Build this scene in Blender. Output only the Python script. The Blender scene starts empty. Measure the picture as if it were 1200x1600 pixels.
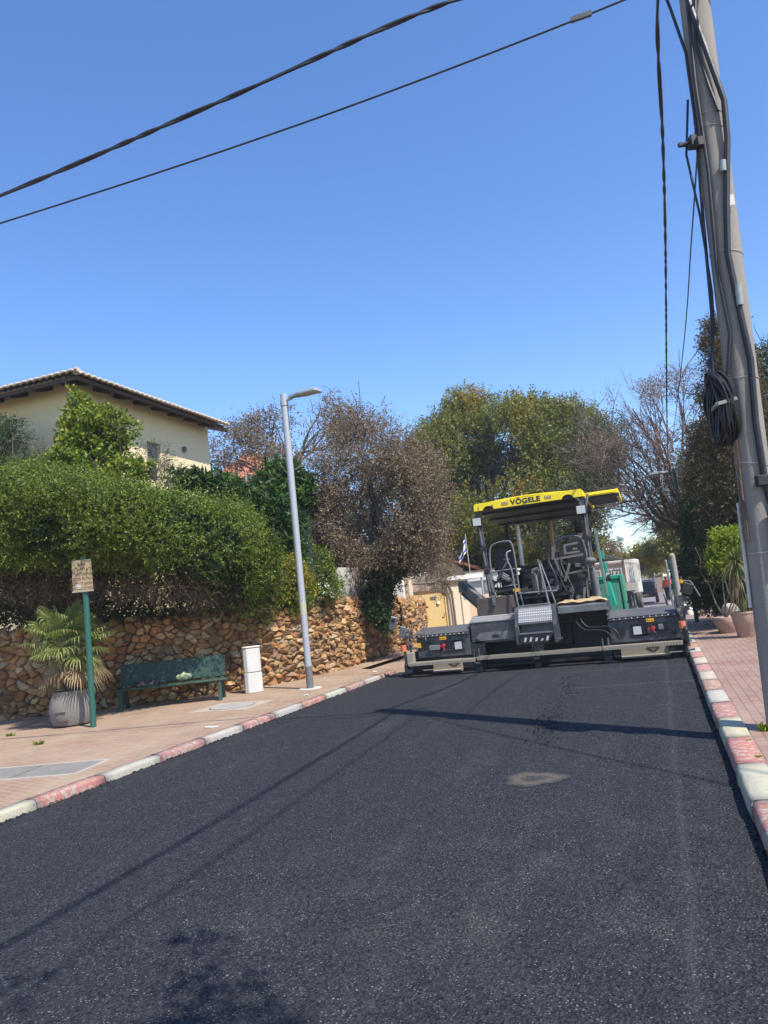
import bpy, bmesh, math, random
import numpy as np
from mathutils import Vector, Matrix
SC = bpy.context.scene
COL = SC.collection
# ------------------------------------------------------------------ camera
F, CX, CY, H = 1180.0, 600.0, 800.0, 1.65          # focal length in photo pixels, eye height in metres
VPX, VPY, ROLL = 1027.0, 898.0, 0.106              # where the road runs to, tilt of the horizon
def _n(v): return v / np.linalg.norm(v)
_d = _n(np.array([(VPX - CX) / F, (VPY - CY) / F, 1.0]))
_p2 = np.array([(VPX + 100 - CX) / F, (VPY - 100 * ROLL - CY) / F, 1.0])
_u = _n(np.cross(_d, _p2)); _u = -_u if _u[1] > 0 else _u
RM = np.stack([np.cross(_d, _u), _d, _u])           # rows: world axes seen from the camera
cam_d = bpy.data.cameras.new('camera'); cam = bpy.data.objects.new('camera', cam_d); COL.objects.link(cam)
cam_d.sensor_fit = 'VERTICAL'; cam_d.sensor_height = 16.0; cam_d.sensor_width = 12.0; cam_d.lens = F / 100.0
cam_d.clip_start = 0.05; cam_d.clip_end = 3000
M = Matrix.Identity(4)
for i in range(3):
    M[i][0] = RM[i, 0]; M[i][1] = -RM[i, 1]; M[i][2] = -RM[i, 2]
M[2][3] = H
cam.matrix_world = M
SC.camera = cam
# ------------------------------------------------------------------ light
SUN_EL, SUN_ROT = math.radians(54.0), math.radians(119.4)
to_sun = Vector((math.sin(SUN_ROT) * math.cos(SUN_EL), math.cos(SUN_ROT) * math.cos(SUN_EL), math.sin(SUN_EL)))
W = bpy.data.worlds.new('World'); SC.world = W; W.use_nodes = True
nt = W.node_tree; bg = nt.nodes['Background']
sky = nt.nodes.new('ShaderNodeTexSky'); sky.sky_type = 'NISHITA'; sky.sun_disc = False
sky.sun_elevation = SUN_EL; sky.sun_rotation = SUN_ROT
sky.air_density = 1.0; sky.dust_density = 0.3; sky.ozone_density = 3.6; sky.altitude = 50
hs = nt.nodes.new('ShaderNodeHueSaturation'); hs.inputs['Saturation'].default_value = 1.17; hs.inputs['Hue'].default_value = 0.507
nt.links.new(sky.outputs[0], hs.inputs['Color']); nt.links.new(hs.outputs[0], bg.inputs[0]); bg.inputs[1].default_value = 0.15
sl = bpy.data.lights.new('sun', 'SUN'); so = bpy.data.objects.new('sun', sl); COL.objects.link(so)
sl.energy = 3.9; sl.angle = math.radians(0.53); sl.color = (1.0, 0.95, 0.87)
so.rotation_euler = (-to_sun).to_track_quat('-Z', 'Y').to_euler(); so.location = (20, -20, 40)
SC.view_settings.view_transform = 'Standard'; SC.view_settings.look = 'None'
SC.view_settings.exposure = 0.75; SC.view_settings.gamma = 1.0
SC.render.engine = 'CYCLES'
SC.cycles.max_bounces = 6; SC.cycles.diffuse_bounces = 3; SC.cycles.transparent_max_bounces = 6
SC.cycles.use_denoising = True
# ------------------------------------------------------------------ helpers
rng = np.random.default_rng(7); random.seed(7)
def at(px, py, Y):                                   # a photo pixel turned into a point at distance Y down the street
    v = RM @ np.array([(px - CX) / F, (py - CY) / F, 1.0]); t = Y / v[1]
    return np.array([v[0] * t, Y, v[2] * t + H])
def gnd(px, py, z=0.0):
    v = RM @ np.array([(px - CX) / F, (py - CY) / F, 1.0]); t = (z - H) / v[2]
    return np.array([v[0] * t, v[1] * t, z])
def mpp(p):                                          # metres per photo pixel at a point
    return float((RM.T @ (np.array(p) - np.array([0, 0, H])))[2]) / F
def tag(o, label=None, cat=None, group=None, kind=None):
    if label: o['label'] = label
    if cat: o['category'] = cat
    if group: o['group'] = group
    if kind: o['kind'] = kind
    return o
def wloc(p):
    v = Vector((0, 0, 0))
    while p is not None:
        v += p.location; p = p.parent
    return v
def thing(name, loc, label, cat, group=None):
    o = bpy.data.objects.new(name, None); COL.objects.link(o); o.location = Vector(loc); o.empty_display_size = 0.2
    return tag(o, label, cat, group)
def link_mesh(name, me, mats, parent=None, loc=None):
    for m in (mats if isinstance(mats, (list, tuple)) else [mats]): me.materials.append(m)
    o = bpy.data.objects.new(name, me); COL.objects.link(o)
    if parent is not None: o.parent = parent
    if loc is not None: o.location = Vector(loc)
    return o
def np_mesh(name, V, Fq, mats, parent=None, smooth=False, colors=None, origin=None):
    V = np.asarray(V, dtype=np.float64).copy(); Fq = np.asarray(Fq, dtype=np.int32)
    base = wloc(parent) if parent is not None else (Vector(origin) if origin is not None else Vector((0, 0, 0)))
    V -= np.array(base)
    me = bpy.data.meshes.new(name); k = Fq.shape[1]
    me.vertices.add(len(V)); me.vertices.foreach_set('co', V.astype(np.float32).ravel())
    me.loops.add(Fq.size); me.loops.foreach_set('vertex_index', Fq.ravel())
    me.polygons.add(len(Fq)); me.polygons.foreach_set('loop_start', np.arange(0, Fq.size, k, dtype=np.int32))
    me.update(calc_edges=True)
    if smooth: me.polygons.foreach_set('use_smooth', np.ones(len(Fq), dtype=bool))
    if colors is not None:
        a = me.color_attributes.new('Col', 'FLOAT_COLOR', 'POINT')
        c = np.ones((len(V), 4), dtype=np.float32); c[:, :3] = colors; a.data.foreach_set('color', c.ravel())
    o = link_mesh(name, me, mats, parent)
    if parent is None and origin is not None: o.location = base
    return o
class MB:
    """collects shapes in world coordinates and links them as ONE mesh object"""
    def __init__(s): s.v = []; s.f = []; s.mi = []; s.cur = 0
    def m(s, i): s.cur = i; return s
    def add(s, V, Fc):
        b = len(s.v); s.v += [tuple(map(float, p)) for p in V]
        for q in Fc: s.f.append(tuple(i + b for i in q)); s.mi.append(s.cur)
        return s
    def hexa(s, P):
        return s.add(P, [(0, 3, 2, 1), (4, 5, 6, 7), (0, 1, 5, 4), (1, 2, 6, 5), (2, 3, 7, 6), (3, 0, 4, 7)])
    def box(s, x0, x1, y0, y1, z0, z1):
        return s.hexa([(x0, y0, z0), (x1, y0, z0), (x1, y1, z0), (x0, y1, z0), (x0, y0, z1), (x1, y0, z1), (x1, y1, z1), (x0, y1, z1)])
    def obox(s, c, size, rz=0, rx=0, ry=0):
        R = Matrix.Rotation(rz, 3, 'Z') @ Matrix.Rotation(ry, 3, 'Y') @ Matrix.Rotation(rx, 3, 'X'); c = Vector(c); a, b, d = [k / 2 for k in size]
        return s.hexa([c + R @ Vector(q) for q in [(-a, -b, -d), (a, -b, -d), (a, b, -d), (-a, b, -d), (-a, -b, d), (a, -b, d), (a, b, d), (-a, b, d)]])
    def bar(s, p, q, w, h=None, up=(0, 0, 1)):
        p = Vector(p); q = Vector(q); h = h or w; d = (q - p).normalized(); u = Vector(up)
        if abs(d.dot(u)) > 0.98: u = Vector((0, 1, 0))
        r = d.cross(u).normalized(); u = r.cross(d).normalized(); r *= w / 2; u *= h / 2
        return s.hexa([p - r - u, p + r - u, q + r - u, q - r - u, p - r + u, p + r + u, q + r + u, q - r + u])
    def tube(s, pts, r, n=8, caps=True):
        P = [Vector(p) for p in pts]; k = len(P); rr = r if isinstance(r, (list, tuple, np.ndarray)) else [r] * k
        b = len(s.v); u = None
        for i in range(k):
            d = (P[min(i + 1, k - 1)] - P[max(i - 1, 0)])
            d = d.normalized() if d.length > 1e-9 else Vector((0, 0, 1))
            if u is None:
                u = d.cross(Vector((0, 0, 1)) if abs(d.z) < 0.9 else Vector((0, 1, 0))).normalized()
            else:
                u = (u - d * u.dot(d)); u = u.normalized() if u.length > 1e-6 else d.orthogonal().normalized()
            w = d.cross(u)
            for j in range(n):
                a = 2 * math.pi * j / n; s.v.append(tuple(P[i] + (u * math.cos(a) + w * math.sin(a)) * rr[i]))
        for i in range(k - 1):
            for j in range(n):
                j2 = (j + 1) % n
                s.f.append((b + i * n + j, b + i * n + j2, b + (i + 1) * n + j2, b + (i + 1) * n + j)); s.mi.append(s.cur)
        if caps:
            s.f.append(tuple(b + j for j in range(n))[::-1]); s.mi.append(s.cur)
            s.f.append(tuple(b + (k - 1) * n + j for j in range(n))); s.mi.append(s.cur)
        return s
    def cyl(s, p, q, r, n=16, r2=None): return s.tube([p, q], [r, r if r2 is None else r2], n)
    def lathe(s, c, prof, n=24, squash=1.0):
        c = Vector(c); b = len(s.v); k = len(prof)
        for (r, z) in prof:
            for j in range(n):
                a = 2 * math.pi * j / n; s.v.append((c.x + r * math.cos(a), c.y + r * squash * math.sin(a), c.z + z))
        for i in range(k - 1):
            for j in range(n):
                j2 = (j + 1) % n; s.f.append((b + i * n + j, b + i * n + j2, b + (i + 1) * n + j2, b + (i + 1) * n + j)); s.mi.append(s.cur)
        s.f.append(tuple(b + j for j in range(n))[::-1]); s.mi.append(s.cur)
        s.f.append(tuple(b + (k - 1) * n + j for j in range(n))); s.mi.append(s.cur)
        return s
    def prism(s, poly, d):
        """closed polygon (3-D points, in order) pushed along vector d"""
        n = len(poly); b = len(s.v); d = Vector(d)
        s.v += [tuple(Vector(p)) for p in poly] + [tuple(Vector(p) + d) for p in poly]
        s.f.append(tuple(range(b, b + n))[::-1]); s.mi.append(s.cur)
        s.f.append(tuple(range(b + n, b + 2 * n))); s.mi.append(s.cur)
        for i in range(n):
            j = (i + 1) % n; s.f.append((b + i, b + j, b + n + j, b + n + i)); s.mi.append(s.cur)
        return s
    def ball(s, c, r, n=12, sq=(1, 1, 1)):
        prof = [(max(r * math.sin(math.pi * i / 8), r * 0.02), -r * math.cos(math.pi * i / 8)) for i in range(9)]
        b = len(s.v); s.lathe(c, prof, n)
        for i in range(b, len(s.v)):
            v = s.v[i]; s.v[i] = tuple(c[k] + (v[k] - c[k]) * sq[k] for k in range(3))
        return s
    def build_each(s, name, mats, parent=None, **k):
        """every separate piece becomes an object of its own"""
        par = list(range(len(s.v)))
        def root(i):
            while par[i] != i: par[i] = par[par[i]]; i = par[i]
            return i
        for f in s.f:
            for i in f[1:]: par[root(i)] = root(f[0])
        groups = {}
        for f, m in zip(s.f, s.mi): groups.setdefault(root(f[0]), []).append((f, m))
        out = []
        for g in groups.values():
            ids = sorted({i for f, _ in g for i in f}); mp = {a: b for b, a in enumerate(ids)}; q = MB()
            q.v = [s.v[i] for i in ids]; q.f = [tuple(mp[i] for i in f) for f, _ in g]; q.mi = [m for _, m in g]; out.append(q.build(name, mats, parent, **k))
        return out[0]
    def build(s, name, mats, parent=None, bevel=0.0, smooth=False, origin=None, seg=1):
        base = wloc(parent) if parent is not None else (Vector(origin) if origin is not None else Vector((0, 0, 0)))
        me = bpy.data.meshes.new(name); me.from_pydata([tuple(Vector(v) - base) for v in s.v], [], s.f)
        me.polygons.foreach_set('material_index', s.mi)
        bm = bmesh.new(); bm.from_mesh(me); bmesh.ops.recalc_face_normals(bm, faces=bm.faces)
        bm.to_mesh(me); bm.free()
        o = link_mesh(name, me, mats, parent)
        if parent is None: o.location = base
        if smooth:
            me.polygons.foreach_set('use_smooth', np.ones(len(me.polygons), dtype=bool))
            try: me.set_sharp_from_angle(angle=math.radians(40))
            except Exception: pass
        if bevel:
            b = o.modifiers.new('bevel', 'BEVEL'); b.width = bevel; b.segments = seg; b.limit_method = 'ANGLE'; b.angle_limit = math.radians(40)
        return o
def text_mesh(name, s, size, mat, parent, loc, xdir, ydir, extrude=0.002, align='CENTER', spacing=1.0, sx=1.0, bold=0.0):
    cu = bpy.data.curves.new(name, 'FONT'); cu.body = s; cu.size = size; cu.align_x = align; cu.align_y = 'CENTER'
    cu.extrude = extrude; cu.offset = bold; cu.space_character = spacing; cu.resolution_u = 3
    t = bpy.data.objects.new(name + '_tmp', cu); COL.objects.link(t)
    dg = bpy.context.evaluated_depsgraph_get(); me = bpy.data.meshes.new_from_object(t.evaluated_get(dg))
    bpy.data.objects.remove(t); bpy.data.curves.remove(cu)
    x = Vector(xdir).normalized(); y = Vector(ydir).normalized(); z = x.cross(y)
    base = wloc(parent) if parent is not None else Vector((0, 0, 0)); L = Vector(loc) - base
    for v in me.vertices: v.co = L + x * v.co.x * sx + y * v.co.y + z * v.co.z
    me.name = name; me.materials.clear()
    return link_mesh(name, me, mat, parent)
def copy_tree(o, parent=None):
    c = o.copy(); COL.objects.link(c)
    if parent is not None: c.parent = parent
    for ch in list(o.children): copy_tree(ch, c)
    return c
def catmull(P, n=6):
    P = [np.array(p, float) for p in P]; Q = [2 * P[0] - P[1]] + P + [2 * P[-1] - P[-2]]; out = []
    for i in range(1, len(Q) - 2):
        for t in np.linspace(0, 1, n, endpoint=False):
            a, b, c, d = Q[i - 1:i + 3]
            out.append(0.5 * (2 * b + (c - a) * t + (2 * a - 5 * b + 4 * c - d) * t * t + (3 * b - a - 3 * c + d) * t ** 3))
    out.append(P[-1]); return out
# ------------------------------------------------------------------ materials
class N:
    def __init__(s, name):
        s.m = bpy.data.materials.new(name); s.m.use_nodes = True; s.t = s.m.node_tree; s.b = s.t.nodes['Principled BSDF']; s.o = s.t.nodes['Material Output']
        s.pos = s.new('ShaderNodeNewGeometry').outputs['Position']
    def new(s, k, **kw):
        n = s.t.nodes.new(k)
        for a, b in kw.items(): setattr(n, a, b)
        return n
    def l(s, a, b): s.t.links.new(a, b)
    def noise(s, scale, detail=4, rough=0.55, vec=None):
        n = s.new('ShaderNodeTexNoise'); n.inputs['Scale'].default_value = scale; n.inputs['Detail'].default_value = detail; n.inputs['Roughness'].default_value = rough
        s.l(vec or s.pos, n.inputs['Vector']); return n.outputs['Fac']
    def vor(s, scale, feature='F1', vec=None):
        n = s.new('ShaderNodeTexVoronoi', feature=feature); n.inputs['Scale'].default_value = scale; s.l(vec or s.pos, n.inputs['Vector']); return n
    def ramp(s, fac, stops):
        n = s.new('ShaderNodeValToRGB'); e = n.color_ramp.elements
        while len(e) < len(stops): e.new(0.5)
        for i, (p, c) in enumerate(stops):
            e[i].position = p; e[i].color = (*c, 1) if len(c) == 3 else c
        s.l(fac, n.inputs[0]); return n.outputs[0]
    def mix(s, fac, a, b, mode='MIX'):
        n = s.new('ShaderNodeMix', data_type='RGBA', blend_type=mode)
        for k, v in ((0, fac), (6, a), (7, b)):
            if hasattr(v, 'is_output'): s.l(v, n.inputs[k])
            else: n.inputs[k].default_value = v if k == 0 else (*v, 1)
        return n.outputs[2]
    def math(s, op, a, b=0.0):
        n = s.new('ShaderNodeMath', operation=op)
        for k, v in ((0, a), (1, b)):
            if hasattr(v, 'is_output'): s.l(v, n.inputs[k])
            else: n.inputs[k].default_value = v
        return n.outputs[0]
    def col(s, c):
        if hasattr(c, 'is_output'): s.l(c, s.b.inputs['Base Color'])
        else: s.b.inputs['Base Color'].default_value = (*c, 1)
        return s
    def set(s, **kw):
        for k, v in kw.items():
            i = s.b.inputs[k.replace('_', ' ')]
            if hasattr(v, 'is_output'): s.l(v, i)
            else: i.default_value = v
        return s
    def bump(s, h, strength=0.5, dist=0.01, normal=None):
        n = s.new('ShaderNodeBump'); n.inputs['Strength'].default_value = strength; n.inputs['Distance'].default_value = dist
        s.l(h, n.inputs['Height'])
        if normal is not None: s.l(normal, n.inputs['Normal'])
        s.l(n.outputs[0], s.b.inputs['Normal']); return n.outputs[0]
def paint(name, c, rough=0.5, metal=0.0, dirt=0.35, dirtc=(0.22, 0.19, 0.15), scale=3.0, bump=0.0):
    n = N(name)
    a = n.ramp(n.noise(scale, 6, 0.65), [(0.42, (0, 0, 0)), (0.72, (1, 1, 1))])
    k = n.math('MULTIPLY', a, dirt)
    c2 = n.mix(n.noise(scale * 9, 3), tuple(x * 0.82 for x in c), tuple(min(1, x * 1.15) for x in c))
    n.col(n.mix(k, c2, dirtc))
    n.set(Metallic=metal, Roughness=n.ramp(n.noise(scale * 5), [(0.3, (rough * 0.8,) * 3), (0.7, (min(1, rough * 1.25),) * 3)]))
    if bump: n.bump(n.noise(scale * 14, 4), bump, 0.004)
    return n.m
def leafmat(name, stops, transl=0.35, rough=0.5, clump=0.7, hue2=None):
    n = N(name); g = n.new('ShaderNodeNewGeometry')
    r = g.outputs['Random Per Island']
    f = n.math('ADD', n.math('MULTIPLY', r, 0.65), n.math('MULTIPLY', n.noise(clump, 2), 0.35))
    c = n.ramp(f, stops)
    if hue2: c = n.mix(n.ramp(n.noise(clump * 0.9, 3), [(0.52, (0, 0, 0)), (0.66, (1, 1, 1))]), c, hue2)
    n.col(c).set(Roughness=rough)
    n.b.inputs['Specular IOR Level'].default_value = 0.35
    tr = n.new('ShaderNodeBsdfTranslucent'); mx = n.new('ShaderNodeMixShader'); mx.inputs[0].default_value = transl
    tc = n.mix(1.0, c, (1.0, 1.0, 0.6), 'MULTIPLY'); n.l(tc, tr.inputs[0])
    n.l(n.b.outputs[0], mx.inputs[1]); n.l(tr.outputs[0], mx.inputs[2]); n.l(mx.outputs[0], n.o.inputs[0])
    return n.m
def barkmat(name, c1, c2):
    n = N(name); n.col(n.mix(n.noise(9, 6, 0.7), c1, c2)).set(Roughness=0.9); n.bump(n.noise(25, 5, 0.7), 0.8, 0.02); return n.m
MAT = {}; SEAM = -0.02
def asphalt():
    n = N('fresh_asphalt')
    v = n.vor(82); v2 = n.vor(120)
    sp = n.ramp(v.outputs['Color'], [(0.15, (0, 0, 0)), (0.95, (1, 1, 1))])
    base = n.mix(n.noise(1.3, 5), (0.0085, 0.0092, 0.0112), (0.0145, 0.0155, 0.0180))
    c = n.mix(n.math('MULTIPLY', sp, 0.66), base, (0.064, 0.066, 0.074))
    v3 = n.vor(70); v4 = n.vor(38)
    dot = n.math('MULTIPLY', n.math('LESS_THAN', v3.outputs['Distance'], .30), n.ramp(v3.outputs['Color'], [(0.46, (0, 0, 0)), (0.92, (1, 1, 1))]))
    dot2 = n.math('MULTIPLY', n.math('LESS_THAN', v4.outputs['Distance'], .22), n.ramp(v4.outputs['Color'], [(0.88, (0, 0, 0)), (0.92, (1, 1, 1))]))
    glint = n.math('MAXIMUM', dot, dot2)
    c = n.mix(n.math('MULTIPLY', n.math('MULTIPLY', glint, n.ramp(n.noise(7, 4), [(0.35, (0.15,) * 3), (0.7, (1, 1, 1))])), 0.95), c, (0.34, 0.335, 0.33))
    # pale dust dragged along the lane by the rollers and boots
    mp = n.new('ShaderNodeMapping'); mp.inputs['Scale'].default_value = (2.2, 0.45, 1); n.l(n.pos, mp.inputs[0])
    st = n.ramp(n.noise(1.0, 7, 0.68, mp.outputs[0]), [(0.54, (0, 0, 0)), (0.80, (1, 1, 1))])
    gr = n.ramp(n.noise(60, 3), [(0.45, (0, 0, 0)), (0.7, (1, 1, 1))])
    c = n.mix(n.math('MULTIPLY', n.math('MULTIPLY', st, gr), 0.62), c, (0.17, 0.155, 0.13))
    # scuffs left by the screed: one pale seam along the lane and two across it
    sep = n.new('ShaderNodeSeparateXYZ'); n.l(n.pos, sep.inputs[0]); X, Y = sep.outputs[0], sep.outputs[1]
    def line(v, at_, w):
        q = n.math('DIVIDE', n.math('SUBTRACT', v, at_), w); return n.math('POWER', 2.718, n.math('MULTIPLY', n.math('MULTIPLY', q, q), -1.0))
    sm = n.math('MULTIPLY', line(n.math('ADD', X, n.math('MULTIPLY', n.noise(.5, 2), .12)), SEAM, .03), .22)
    lane = n.ramp(X, [(0.0, (0, 0, 0)), (1.0, (1, 1, 1))])
    right = n.math('GREATER_THAN', X, -1.75)
    ac = n.math('MULTIPLY', n.math('MULTIPLY', n.math('ADD', line(n.math('ADD', Y, n.math('MULTIPLY', X, -.02)), 14.8, .045), line(n.math('ADD', Y, n.math('MULTIPLY', X, -.03)), 12.62, .05)), right), .45)
    c = n.mix(n.math('MULTIPLY', n.math('ADD', sm, ac), n.math('ADD', n.math('MULTIPLY', gr, .7), .3)), c, (0.15, 0.145, 0.14))
    bx_ = n.math('DIVIDE', n.math('SUBTRACT', X, -1.0), 1.5); by_ = n.math('DIVIDE', n.math('SUBTRACT', Y, 4.3), 1.5)
    rr_ = n.math('ADD', n.math('MULTIPLY', bx_, bx_), n.math('MULTIPLY', by_, by_)); spot = n.math('POWER', 2.718, n.math('MULTIPLY', rr_, -1.0))
    pt = n.ramp(n.noise(1.7, 7, .72), [(0.48, (0, 0, 0)), (0.66, (1, 1, 1))]); gg = n.ramp(n.noise(75, 3, .7), [(0.50, (0, 0, 0)), (0.62, (1, 1, 1))])
    c = n.mix(n.math('MULTIPLY', n.math('MULTIPLY', n.math('MULTIPLY', spot, pt), gg), .55), c, (0.19, 0.168, 0.135))
    n.col(c).set(Roughness=0.85); n.b.inputs['Specular IOR Level'].default_value = 0.16
    n.bump(n.math('ADD', v.outputs['Distance'], n.math('MULTIPLY', n.noise(45, 4), 0.8)), 0.85, 0.009)
    return n.m
def pavers(name, c1, c2, mortar, dust, dustc, rot, bw=0.2, bh=0.1, mscale=0.012):
    n = N(name); mp = n.new('ShaderNodeMapping'); mp.inputs['Rotation'].default_value = (0, 0, rot); n.l(n.pos, mp.inputs[0])
    b = n.new('ShaderNodeTexBrick'); n.l(mp.outputs[0], b.inputs['Vector']); b.offset = 0.5
    b.inputs['Scale'].default_value = 1.0; b.inputs['Brick Width'].default_value = bw; b.inputs['Row Height'].default_value = bh
    b.inputs['Mortar Size'].default_value = mscale * 0.5; b.inputs['Mortar Smooth'].default_value = 0.3; b.inputs['Bias'].default_value = 0.0
    b.inputs['Color1'].default_value = (*c1, 1); b.inputs['Color2'].default_value = (*c2, 1); b.inputs['Mortar'].default_value = (*mortar, 1)
    c = n.mix(n.math('MULTIPLY', n.noise(6, 5, 0.7), 0.55), b.outputs['Color'], tuple(0.6 * x for x in c1))
    d = n.ramp(n.noise(0.9, 7, 0.66), [(0.34, (0, 0, 0)), (0.68, (1, 1, 1))])
    c = n.mix(n.math('MULTIPLY', d, dust), c, dustc)
    c = n.mix(n.math('MULTIPLY', n.ramp(n.noise(2.7, 6, 0.7), [(0.62, (0, 0, 0)), (0.72, (1, 1, 1))]), 0.45), c, (0.10, 0.075, 0.06))
    n.col(c).set(Roughness=0.85)
    n.bump(n.math('ADD', n.math('MULTIPLY', b.outputs['Fac'], -1.0), n.math('MULTIPLY', n.noise(50, 3), 0.5)), 0.7, 0.006)
    return n.m
def vcol(name, rough=0.85, amp=0.5, scale=18, bump=0.5, chips=None):
    n = N(name); a = n.new('ShaderNodeVertexColor', layer_name='Col').outputs[0]
    c = n.mix(n.math('MULTIPLY', n.noise(scale, 6, 0.7), amp), a, n.mix(1.0, a, (0.45, 0.42, 0.4), 'MULTIPLY'))
    if chips: c = n.mix(n.ramp(n.noise(chips[0], 7, 0.7), [(chips[1], (0, 0, 0)), (chips[1] + 0.05, (1, 1, 1))]), c, chips[2])
    n.col(c).set(Roughness=rough); n.bump(n.noise(scale * 3, 6, 0.7), bump, 0.012); return n.m
MAT['asphalt'] = asphalt()
MAT['paver_r'] = pavers('brick_paving', (0.27, 0.15, 0.11), (0.36, 0.215, 0.165), (0.10, 0.075, 0.055), 0.55, (0.41, 0.315, 0.24), 1.5708)
MAT['paver_l'] = pavers('dusty_brick_paving', (0.33, 0.20, 0.135), (0.39, 0.25, 0.17), (0.17, 0.115, 0.08), 0.72, (0.42, 0.325, 0.215), 0.35)
MAT['oldroad'] = pavers('old_brick_road', (0.21, 0.175, 0.16), (0.27, 0.22, 0.20), (0.10, 0.085, 0.08), 0.6, (0.27, 0.235, 0.215), 0.0, 0.2, 0.1)
def soil():
    n = N('soil'); n.col(n.mix(n.noise(0.6, 8, 0.7), (0.16, 0.12, 0.085), (0.26, 0.2, 0.145))).set(Roughness=0.95); n.bump(n.noise(12, 6), 0.6, 0.03); return n.m
MAT['soil'] = soil()
MAT['kerb'] = vcol('kerb_paint', 0.8, 0.35, 9, 0.5, (15.0, 0.51, (0.38, 0.33, 0.265)))
MAT['stone'] = vcol('field_stone', 0.95, 0.75, 11, 1.0)
MAT['concrete'] = paint('concrete', (0.36, 0.335, 0.295), 0.85, 0, 0.4, (0.24, 0.215, 0.18), 4, 0.4)
MAT['white_conc'] = paint('white_concrete', (0.62, 0.60, 0.55), 0.8, 0, 0.35, (0.40, 0.36, 0.3), 5, 0.3)
MAT['galv'] = paint('galvanised_steel', (0.42, 0.43, 0.44), 0.5, 0.25, 0.15, (0.3, 0.3, 0.3), 4)
MAT['dkgrey'] = paint('dark_grey_paint', (0.13, 0.13, 0.135), 0.6)
MAT['green_paint'] = paint('green_paint', (0.018, 0.10, 0.072), 0.45, 0, 0.15, (0.10, 0.12, 0.10), 5)
MAT['bench_green'] = paint('bench_green', (0.02, 0.055, 0.036), 0.5, 0, 0.3, (0.07, 0.09, 0.08), 6)
MAT['black'] = paint('black_rubber', (0.014, 0.014, 0.015), 0.55, 0, 0.2, (0.05, 0.045, 0.04), 5)
MAT['cable'] = paint('cable_black', (0.012, 0.012, 0.014), 0.45, 0, 0.1)
# ================================================================== the setting: ground, road, pavements, kerbs
KL, KR = -6.08, 0.36                                  # road faces of the two kerbs
def sheet(name, poly, z, mat, n=None):
    me = bpy.data.meshes.new(name); me.from_pydata([(x, y, z) for x, y in poly], [], [tuple(range(len(poly)))])
    return tag(link_mesh(name, me, mat), kind='structure')
def zfar(Y): return -0.008 * float(np.clip(Y - 20, 0, 60))
zfa = lambda Y: -0.008 * np.clip(Y - 20, 0, 60)
def strip_sheet(name, rows, z, mat):
    V = []; Fq = []
    for (y, x0, x1) in rows: V += [(x0, y, z + zfar(y)), (x1, y, z + zfar(y))]
    Fq = [(2 * i, 2 * i + 1, 2 * i + 3, 2 * i + 2) for i in range(len(rows) - 1)]
    return tag(np_mesh(name, V, Fq, mat), kind='structure')
strip_sheet('ground', [(-60, -400, 400), (20, -400, 400), (80, -400, 400), (900, -400, 400)], -0.07, MAT['soil'])
def grid_sheet(name, x0, x1, y0, y1, nx, ny, zf, mat):
    xs = np.linspace(x0, x1, nx); ys = np.linspace(y0, y1, ny); X, Y = np.meshgrid(xs, ys)
    V = np.stack([X.ravel(), Y.ravel(), zf(X, Y).ravel()], 1); i = np.arange(nx * ny).reshape(ny, nx)
    Fq = np.stack([i[:-1, :-1].ravel(), i[:-1, 1:].ravel(), i[1:, 1:].ravel(), i[1:, :-1].ravel()], 1)
    return tag(np_mesh(name, V, Fq, mat, smooth=True), kind='structure')
def zroad(X, Y):
    return 0.004 * np.sin(X * 1.3 + 0.4 * Y) * np.sin(Y * 0.7) + 0.003 * np.sin(3.1 * X + 1.7 * Y) + 0.006 * np.exp(-((X + 0.25) / 0.10) ** 2) * (Y > -20)
grid_sheet('road', KL, KR, -12, 17.3, 130, 440, zroad, MAT['asphalt'])
strip_sheet('old_road', [(17.3, -5.0, .36), (20, -5, .36), (80, -5, .36), (130, -5, .36)], -0.035, MAT['oldroad'])
strip_sheet('driveway', [(17.35, -12, -5.0), (20, -12, -5), (60, -12, -5)], -0.03, MAT['paver_l'])
sheet('pavement', [(-24, -12), (KL - 0.14, -12), (KL - 0.14, 17.2), (-7.4, 18.2), (-7.4, 26.5), (-24, 26.5)], 0.07, MAT['paver_l'])
strip_sheet('pavement', [(-12, KR + .2, 5.5), (20, KR + .2, 3.9), (30, KR + .2, 3.2), (80, KR + .2, 2.2), (90, KR + .2, 2.2)], 0.115, MAT['paver_r'])
RED, WHT, GRY = (0.41, 0.185, 0.15), (0.48, 0.425, 0.335), (0.36, 0.325, 0.275)
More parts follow.
